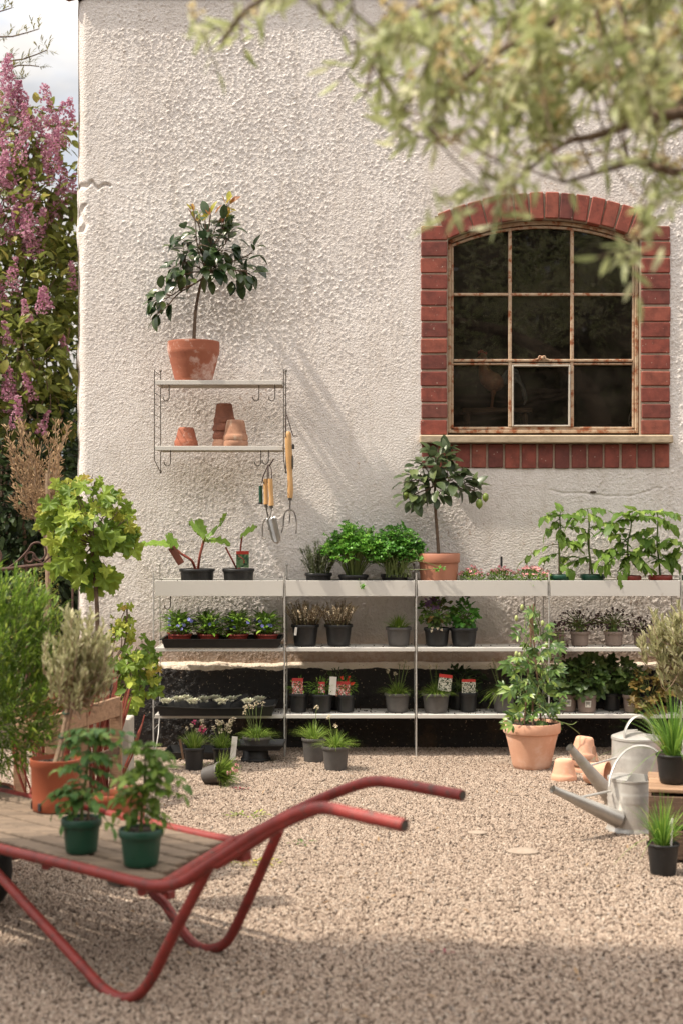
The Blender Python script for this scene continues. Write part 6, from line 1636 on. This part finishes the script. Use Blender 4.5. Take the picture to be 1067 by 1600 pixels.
# crate of red stalks behind the barrow
random.seed(205)
D = 5.55
kt = thing('wooden_planter', 'open wooden planter with slanted top rail holding dark red stalks', 'planter', (W(130, 1200, D).x, D, 0)); B = Vector(kt.location)
def plank(parent, a, b_, h, th, m, name='rail'):
    a = Vector(a); b_ = Vector(b_); d = b_ - a; rot = Euler((0, -math.atan2(d.z, math.hypot(d.x, d.y)), math.atan2(d.y, d.x))).to_matrix(); mb = MB(); mb.bbox((a + b_) / 2, (d.length, th, h), .002, rot); return mb.build(name, M[m], parent, smooth=False)
A0, A1 = W(75, 1136, 5.30) - B, W(187, 1103, 5.62) - B
plank(kt, A0, A1, .072, .018, 'wood_crate'); plank(kt, A0 - V(0, 0, .33), A1 - V(0, 0, .33), .06, .018, 'wood_crate'); plank(kt, A0 - V(0, 0, .165), A1 - V(0, 0, .165), .03, .016, 'wood_dark')
Q0, Q1 = A0 + V(-.18, .30, 0), A1 + V(-.18, .30, 0)
plank(kt, Q0, Q1, .06, .018, 'wood_crate')
for p, q in ((A0, Q0), (A1, Q1)): plank(kt, p - V(0, -.012, .02), q - V(0, .012, .02), .05, .016, 'wood_crate', 'side_rail')
for p in (A0.lerp(A1, .04), A0.lerp(A1, .46), A0.lerp(A1, .94), Q0.lerp(Q1, .04), Q0.lerp(Q1, .96)):
    mb = MB(); zt = p.z + .02; zb_ = -.0; mb.bbox((p.x, p.y + .020, (zt + zb_) / 2), (.045, .022, zt - zb_), .002); mb.build('post', M['wood_crate'], kt, smooth=False)
s = MB(); l = MB()
for k in range(95):
    u = rnd(0.02, .98); v = rnd(.1, .9); base = A0.lerp(A1, u).lerp(Q0.lerp(Q1, u), v); base.z = .02
    e = base + V(rnd(-.10, .12), rnd(-.05, .05), rnd(.26, .48)); s.tube(spline([base, base.lerp(e, .5) + rvec() * .02, e], 3), [rnd(.0035, .0055)] * 6 + [.002], 6)
    if k % 4 == 0: leaf(l, e, rvec() + V(0, 0, .3), V(0, -1, .5), .05, .022, 'oval')
s.build('red_stalks', M['stem_red'], kt); l.build('leaves', G['vine'], kt, angle=180)
mb = MB(); p = W(192, 1130, 5.9); mb.bbox((0, 0, 0.145), (.075, .12, .29), .004); o = mb.build('stone_block', surf('pale_block', (.50, .46, .40), (.36, .33, .28), .9, 12, bump=.4), smooth=False, loc=(p.x, p.y, 0)); tag(o, 'pale grey upright block between the planter and the shelf ladder', 'block')
claypot('reddish clay pot on the gravel between the barrow and the planter, left one', 178, .003, 5.2, .072, .05, .12, 'plastic_orange', up=True, group='clay pots behind the barrow')
claypot('reddish clay pot on the gravel behind the tomato leaves, right one', 206, .003, 5.35, .062, .045, .11, 'terracotta', up=True, group='clay pots behind the barrow')
ty = tray('plant_tray', 'dark shallow tray on the gravel beyond the far rail of the barrow', 5, 60, .003, 5.0, 5.3, .04)

# ------------------------------------------------------------------ wheelbarrow
random.seed(210)
U = V(.73, -.68, 0).normalized(); NRM = V(.68, .73, 0).normalized()
def bray(px, py, org):
    """point of the barrow's side plane through org seen at px, py"""
    k = (px - 563) / FP
    t_ = (k * org.y - org.x) / (U.x - k * U.y); p = org + U * t_; return V(p.x, p.y, EYE - (py - 800) / FP * p.y)
ON, OF = V(-.884, 3.69, 0), V(-1.064, 4.44, 0)
OF = ON + NRM * ((OF - ON).dot(NRM))
bw = thing('wheelbarrow', 'old red tubular wheelbarrow with a flat bed of grey planks', 'wheelbarrow', (-.62, 3.72, 0)); B = Vector(bw.location)
def sidetube(pts, org, r, name, mat='red_paint', k=5):
    pp = spline([bray(x, y, org) - B for x, y in pts], k); mb = MB(); mb.tube(pp, r, 14); return mb.build(name, M[mat], bw)
near = [(-230, 1262), (-100, 1298), (0, 1326), (130, 1357), (215, 1379), (250, 1384), (285, 1378), (330, 1350), (400, 1305), (440, 1283), (475, 1268), (510, 1263), (560, 1274), (632, 1290)]
pp = [bray(x, y, ON) for x, y in near]
far = [bray(x, y, OF) for x, y in ((-150, 1201), (0, 1237), (130, 1264), (250, 1290), (345, 1311), (375, 1312), (405, 1298), (460, 1268), (510, 1245), (560, 1226), (590, 1221), (630, 1226), (722, 1243))]
def railtube(pts, name):
    q = spline([p - B for p in pts], 5); mb = MB(); mb.tube(q, .0128, 16); o = mb.build(name, M['red_paint'], bw)
    e = q[-1]; d = (q[-1] - q[-2]).normalized(); mb = MB(); mb.tube([e - d * .001, e + d * .0012], .0105, 14); mb.build('tube_end', M['tool_dark'], o); return o
railtube(pp, 'side_rail'); railtube(far, 'side_rail')
zb_ = (pp[3].z + pp[2].z) / 2 
# inner bed frame: crossbars and deck
ndir = NRM
wid = (OF - ON).dot(NRM)
def bedp(t_, v, z): return ON + U * (t_ - .225 * v) + NRM * v * wid + V(0, 0, z) - B
zN = pp[3].z
sidetube([(338, 1352), (372, 1333), (440, 1290), (495, 1266)], ON, .010, 'brace_tube')
for t_ in (-.35, .18, .54):
    mb = MB(); mb.tube([bedp(t_, .03, zN - .022), bedp(t_, .97, zN - .022)], .011, 10); mb.build('cross_tube', M['red_paint'], bw)
mb = MB(); mb.tube([bedp(.605, .0, zN + .0), bedp(.605, 1.0, zN + .0)], .0125, 12); mb.build('cross_tube', M['red_paint'], bw)
npk = 6
for k in range(npk):
    v0 = .055 + k * (.89 / npk); v1 = v0 + .89 / npk - .024; mb = MB()
    rot = Matrix.Rotation(math.atan2(U.y, U.x), 3, 'Z')
    c = bedp((-.62 + .575) / 2, (v0 + v1) / 2, zN - .002 + rnd(-.0015, .0015)); mb.bbox(c, (1.20 + rnd(-.02, .01), (v1 - v0) * wid, .018), .003, rot); mb.build('plank', M['wood_grey'], bw, smooth=False)
# legs
def legtube(pts, org, off): 
    q = [bray(x, y, org) - B + NRM * off for x, y in pts]; q2 = spline(q, 5); mb = MB(); mb.tube(q2, .0125, 14); return mb.build('leg', M['red_paint'], bw)
legtube([(-72, 1315), (-20, 1356), (50, 1432), (120, 1508), (160, 1550), (195, 1562), (225, 1540), (262, 1468), (300, 1395), (322, 1352)], ON, .012)
legtube([(195, 1278), (232, 1382), (258, 1412), (282, 1449), (305, 1476), (330, 1483), (356, 1470), (380, 1425), (410, 1358), (437, 1296)], OF + NRM * (-.037), 0)
for org, px, py in ((ON, 363, 1338), (OF, 250, 1398), (ON, 175, 1379)):
    mb = MB(); mb.bbox(bray(px, py, org) - B + NRM * .02, (.05, .03, .022), .003, Matrix.Rotation(math.atan2(U.y, U.x), 3, 'Z')); mb.build('bracket', M['tool_dark'] if px == 175 else M['red_paint'], bw, smooth=False)
# wheel
wc = ON + NRM * wid * .5 + U * (-.41); wr = .125
wh = bpy.data.objects.new('wheel', None); C.objects.link(wh); wh.parent = bw; wh.location = V(wc.x, wc.y, wr + .004) - B; wh.rotation_euler = (R(90), 0, math.atan2(U.y, U.x))
mb = MB()
TR = .034
prof = [(wr - TR + TR * math.cos(a), TR * .95 * math.sin(a)) for a in np.linspace(-PI, PI, 19)]
mb.lathe(prof, 48); mb.build('tyre', M['rubber'], wh)
mb = MB(); mb.lathe([(wr - TR * 1.6, -.025), (wr - TR * 1.75, -.02), (wr - TR * 1.8, 0), (wr - TR * 1.75, .02), (wr - TR * 1.6, .025)], 40); mb.build('rim', M['red_paint'], wh)
for k in range(8):
    a = k * PI / 4; mb = MB(); mb.tube([(.02 * math.cos(a), .02 * math.sin(a), 0), ((wr - TR * 1.75) * math.cos(a), (wr - TR * 1.75) * math.sin(a), 0)], .005, 6); mb.build('spoke', M['red_paint'], wh)
mb = MB(); mb.tube([(0, 0, -.05), (0, 0, .05)], .022, 14); mb.tube([(0, 0, -.16), (0, 0, .16)], .008, 10); mb.build('axle', M['tool_dark'], wh)
for s_ in (-1, 1):
    a = V(wc.x, wc.y, wr) + NRM * s_ * .10 - B; mb = MB(); mb.tube([a, a + V(0, 0, zN - wr - .01) - U * .02], .010, 10); mb.build('wheel_fork', M['red_paint'], bw)
# plants on the bed
ZBED = zN + .0075
def onbed(py, _, r): return GD(py, ZBED) + r * .75
TGB = 'tomato plants on the wheelbarrow'
def more(lv, st, seed, n, sd=1):
    random.seed(seed); out = list(lv)
    for k in range(n):
        x, y = random.choice(st); out.append((x, y + rnd(-12, 12), random.choice((-1, 1)) * rnd(.3, 1.2), rnd(-.1, .7), rnd(.07, .16), random.choice((2, 3, 3))))
    return out
D = onbed(1336, 0, .04)
tomato('dull green tomato plant in the left green pot on the barrow', 128, ZBED, D, .0485, .083, 'plastic_green', [(130, 1250), (137, 1200), (140, 1160), (142, 1140)],
       more([(142, 1142, -1, .3, .13, 3), (142, 1142, .9, .3, .16, 3), (141, 1160, -1.1, .1, .13, 3), (141, 1165, 1, .2, .16, 3), (140, 1190, -1.1, 0, .13, 3), (139, 1200, .9, -.1, .11, 3), (136, 1225, -1, 0, .14, 3), (134, 1240, .9, 0, .10, 3), (133, 1255, -.8, -.2, .11, 3), (142, 1150, 0, .8, .08, 2), (140, 1175, 1, .5, .14, 3)], ((142, 1150), (141, 1180), (138, 1215), (134, 1245)), 1, 30), 'tomato_dark', TGB, 211, stake=(.014, .12, .01), S=.034, L=.17, st='stem_green')
D = onbed(1357, 0, .04)
tomato('fresh green tomato plant in the right green pot on the barrow', 221, ZBED, D, .0515, .086, 'plastic_green', [(222, 1270), (226, 1230), (228, 1190), (226, 1172)],
       more([(226, 1174, -1, .35, .13, 3), (226, 1174, 1, .35, .15, 3), (227, 1180, .3, .7, .08, 3), (227, 1195, 1.1, .15, .19, 3), (227, 1200, -1.1, .0, .14, 3), (226, 1228, -1, -.2, .13, 3), (226, 1240, 1.1, .15, .20, 3), (224, 1255, -.7, -.5, .13, 3), (224, 1262, 1, -.1, .14, 3), (223, 1275, .4, -.1, .07, 2)], ((226, 1180), (227, 1200), (226, 1230), (224, 1258)), 2, 30), 'tomato', TGB, 212, S=.037, L=.17)
D = onbed(1270, 0, .06)
t = thing('olive_tree', 'small grey leaved olive standard in an orange plastic pot on the barrow', 'potted tree', ((88 - 563) / FP * D, D, ZBED)); B = Vector(t.location)
mb = MB(); rt = .068
mb.lathe([(0, .001), (rt * .90, .001), (rt * .93, .004), (rt * .945, .03), (rt * .985, .118), (rt * 1.03, .122), (rt * 1.035, .140), (rt * .99, .141), (rt * .97, .118), (rt * .9, .01), (0, .01)], 40); mb.build('pot', M['plastic_orange'], t); soil(t, .128, rt * .94)
mb = MB()
for k in range(8):
    a = -PI / 2 + (k - 1) * PI / 4 + .25; mb.bbox((rt * .945 * math.cos(a), rt * .945 * math.sin(a), .016), (.010, .006, .022), .001, Matrix.Rotation(a + PI / 2, 3, 'Z'))
mb.build('drain_hole', M['slate'], t, smooth=False)
random.seed(215)
olive(t, B, [(.0, 0, .12), W(98, 1160, D) - B, W(107, 1110, D) - B, W(112, 1080, D) - B], [(125, 1020, 38, 34, 0), (105, 1040, 30, 20, 0), (150, 1035, 28, 20, 0), (120, 985, 28, 18, 0), (112, 965, 10, 5, 0), (150, 990, 22, 10, 0), (120, 1065, 30, 16, -.02), (90, 1010, 20, 8, 0), (165, 1055, 14, 7, 0)], D, .028, .0075, up=.6)
mb = MB(); mb.tube([V(.012, -.01, .12), W(118, 1085, D - .02) - B], .0045, 8); mb.build('stake', M['bamboo'], t)
mb = MB()
for x, y in ((105, 1113), (99, 1150)):
    c = W(x, y, D) - B; mb.tube([c + V(.011 * math.cos(a), .011 * math.sin(a), .003 * math.sin(a)) for a in np.linspace(0, 2 * PI, 13)], .0022, 5)
mb.build('plant_tie', M['plastic_green'], t)
# dense green shrub at the left edge
random.seed(220)
D = 4.5; c = W(-38, 1060, D)
t = potted('fine_leaved_shrub', 'dense bright green fine leaved shrub crowding the left edge beside the barrow', 'shrub', -60, .003, D, .16, .12, .26, 'terracotta', rim=.04); B = Vector(t.location)
mb = MB(); mb.tube(spline([(0, 0, .24), (.01, 0, .32), c - B], 4), [.016] * 8 + [.008], 8); mb.build('trunk', M['bark'], t)
l = MB(); s = MB()
def shoots(c, rx, rz, n, L, lw, per=12, ln=.10, upb=.55):
    for k in range(n):
        v = rvec().normalized(); q = rnd(.55, 1); p = c + V(v.x * rx * q, v.y * rx * q, v.z * rz * q); d = (v * .75 + V(0, -.1, upb) + rvec() * .3).normalized()
        s.tube([p, p + d * ln], .0012, 4, cap=False)
        for j in range(per): leaf(l, p + d * ln * (j + 1) / per, d * .9 + rvec() * .75, V(0, 0, 1), L * rnd(.6, 1.1), lw, 'small', .2, .1)
shoots(c - B, .235, .27, 800, .034, .0062); shoots(W(25, 1000, D) - B, .10, .13, 110, .034, .0062); shoots(W(-70, 1000, D) - B, .2, .2, 120, .034, .0062); shoots(W(30, 1130, D - .05) - B, .09, .13, 100, .036, .0072)
s.build('shoots', M['stem_green'], t); l.build('leaves', G['shrub'], t, angle=180)

# ------------------------------------------------------------------ overhanging tree, nearest thing to the camera
random.seed(230)
ot = thing('oleaster_tree', 'willow leaved tree with cream blossom whose branches hang in from the top right', 'tree', (2.1, 1.5, 0)); B = V(2.1, 1.5, 0)
tr_ = MB(); lf = MB(); bl = MB()
trunk = [V(0, 0, 0), V(-.05, .02, 1.0), V(-.12, .0, 1.9), V(-.5, -.5, 2.5), V(-1.5, -1.3, 2.9), V(-3.2, -1.5, 3.1), V(-5.4, -1.7, 3.0)]
tp = spline(trunk, 5); tr_.tube(tp, [.11 - .09 * i / (len(tp) - 1) for i in range(len(tp))], 12)
def limb(pts, r0, r1):
    r0 *= .5; q = spline([Vector(p) for p in pts], 5); tr_.tube(q, [r0 + (r1 - r0) * i / (len(q) - 1) for i in range(len(q))], 8); return q
def P_(x, y, D): return W(x, y, D) - B
def PL(x, y, D): return W(x, y, D * .97) - B
start = V(-.15, .1, 2.1)
limbs = [limb([start, PL(1350, -40, 2.3), PL(1130, 150, 2.4), PL(1010, 185, 2.45), PL(930, 212, 2.45), PL(880, 225, 2.45), PL(800, 285, 2.45)], .030, .0022),
         limb([start, PL(1300, 120, 2.5), PL(1100, 262, 2.5), PL(1000, 253, 2.55), PL(960, 262, 2.55), PL(880, 285, 2.55)], .022, .0025),
         limb([start, PL(1300, -200, 2.2), PL(1000, -30, 2.2), PL(850, 40, 2.25), PL(740, 110, 2.3), PL(660, 190, 2.3)], .024, .002),
         limb([start, PL(1200, -260, 2.2), PL(900, -120, 2.2), PL(700, -20, 2.25), PL(600, 60, 2.3), PL(570, 150, 2.3)], .022, .002),
         limb([start + V(0, 0, .2), PL(900, -300, 2.2), PL(600, -140, 2.3), PL(440, -20, 2.35), PL(380, 20, 2.35), PL(345, 70, 2.35)], .018, .002)]
allp = [p for q in limbs for p in q[6:]]
def spray(p, n, L, d0=None):
    """one leafy shoot"""
    d = (d0 or V(rnd(-1, .4), rnd(-.5, .5), rnd(-1, .2))).normalized(); ll = rnd(.05, .10); m_ = max(4, int(n)); p = p - d * ll * .5; e = p + d * ll + V(0, 0, -.01)
    q = [p, p.lerp(e, .5) + V(0, 0, .008), e]; tr_.tube(q, [.0016, .0012, .0008], 5, cap=False)
    for j in range(m_):
        u = (j + .5) / m_; c = q[0].lerp(q[1], u * 2) if u < .5 else q[1].lerp(q[2], u * 2 - 1)
        leaf(lf, c, d * .6 + rvec() * .9 + V(0, 0, -.15), rvec(), L * rnd(.6, 1.1), L * rnd(.17, .24), 'lance', .2, rnd(0, .35))
    if random.random() < .5:
        for j in range(6):
            c = p + rvec() * .012; a = rvec().normalized()
            for i in range(3): leaf(bl, c, rvec(), a, .011, .007, 'small', .1, .1)
cls = [(1000, 40, 110, 95), (1040, 120, 80, 55), (860, 40, 90, 72), (950, 120, 70, 40), (740, 30, 70, 46), (640, 30, 60, 30), (590, 60, 40, 18), (575, 120, 36, 15), (550, 95, 18, 7), (680, 110, 60, 30), (780, 130, 60, 34), (640, 190, 34, 15), (690, 170, 40, 16), (760, 200, 50, 20), (850, 150, 60, 32), (880, 210, 46, 16), (800, 260, 40, 12), (1030, 200, 60, 24), (960, 240, 40, 10), (1040, 280, 40, 14), (880, 290, 24, 7), (1045, 330, 34, 8), (745, 320, 26, 6), (710, 330, 24, 5), (800, 320, 22, 5), (1000, 390, 22, 5), (985, 420, 12, 3), (345, 60, 26, 7), (400, 15, 40, 14), (370, 40, 22, 6), (470, 0, 40, 10), (540, 20, 34, 8), (440, 5, 24, 6), (900, 90, 90, 50), (820, 90, 80, 40), (655, 220, 16, 4), (1010, 330, 22, 5), (320, 70, 10, 2), (740, 80, 50, 24)]
p = None
for x, y, r, n in cls:
    for k in range(max(2, int(n * (.48 if x > 760 and y < 140 else .34 if y < 140 else .40 if y < 220 else .36)))):
        if k % 5 and p is not None and n > 12:
            q0 = p + rvec() * .035; spray(q0, rnd(6, 10), .047); continue
        a = rnd(0, 6.3); q = rnd(0, 1) ** .5; D = rnd(2.0, 2.65); p = P_(x + r * .85 * q * math.cos(a), y - 14 + r * .85 * q * math.sin(a), D)
        s0 = min(allp, key=lambda v: (v - p).length)
        if (s0 - p).length < .35 and random.random() < .55: tr_.tube([s0, s0.lerp(p, .5) + rvec() * .01, p], [.0022, .0016, .0012], 5, cap=False)
        spray(p, rnd(6, 10), .047)
# the crown above and to the sides, out of the picture: it throws the dappled shade across the front of the yard
def outshot(c, sq, n):
    for k in range(n):
        v = rvec(); p = c + V(v.x * sq[0], v.y * sq[1], v.z * sq[2]) - B
        d = rvec().normalized(); ll = .16
        for j in range(7): leaf(lf, p + d * ll * j / 7, d * .6 + rvec(), rvec(), .07 * rnd(.7, 1.1), .022, 'lance', .2, .2)
for c, sq, n in (((-3.6, -.25, 3.0), (.85, .42, .30), 10), ((1.1, .1, 2.8), (.9, .6, .4), 260), ((2.0, 1.2, 3.0), (.9, .8, .5), 300), ((1.5, 2.3, 3.0), (.8, .5, .35), 200)):
    outshot(V(*c), sq, n)
for k in range(26):
    a = tp[12 + int(rnd(0, 18))]; tr_.tube(spline([a, a + V(rnd(-.2, .2), rnd(-.1, .2), -.05), a + V(rnd(-.5, .5), rnd(-.3, .35), rnd(-.3, .2))], 3), [.009, .008, .007, .006, .005, .004, .003], 6)
tr_.build('trunk', M['bark'], ot); lf.build('leaves', G['willow'], ot, angle=180); bl.build('flowers', G['bloom'], ot, angle=180)

# its neighbour left of the frame, whose crown shades the front of the yard
random.seed(240)
ot2 = thing('oleaster_tree', 'second willow leaved tree left of the barrow, its crown shading the front yard', 'tree', (-4.3, 2.4, 0)); B = V(-4.3, 2.4, 0)
tr_ = MB(); lf = MB()
tp = spline([V(0, 0, 0), V(.05, .05, 1.0), V(.2, .2, 2.0), V(.6, .5, 2.7), V(1.4, .7, 3.05), V(2.2, .8, 3.1), V(3.0, .8, 3.05)], 5); tr_.tube(tp, [.11 - .1 * i / (len(tp) - 1) for i in range(len(tp))], 10)
for c, sq, n in (((-3.9, 2.95, 3.0), (.8, .42, .28), 1250), ((-2.9, 3.0, 3.0), (.8, .40, .28), 1350), ((-1.95, 3.02, 3.0), (.75, .38, .26), 1250), ((-1.25, 3.0, 3.0), (.6, .36, .25), 850), ((-4.3, 2.2, 3.0), (.9, .6, .5), 300)):
    outshot(V(*c), sq, n)
for k in range(30):
    a = tp[12 + int(rnd(0, 18))]; tr_.tube(spline([a, a + V(rnd(-.2, .2), rnd(-.1, .2), -.03), a + V(rnd(-.5, .5), rnd(-.35, .35), rnd(-.2, .2))], 3), [.009, .008, .007, .006, .005, .004, .003], 6)
tr_.build('trunk', M['bark'], ot2); lf.build('leaves', G['willow'], ot2, angle=180)
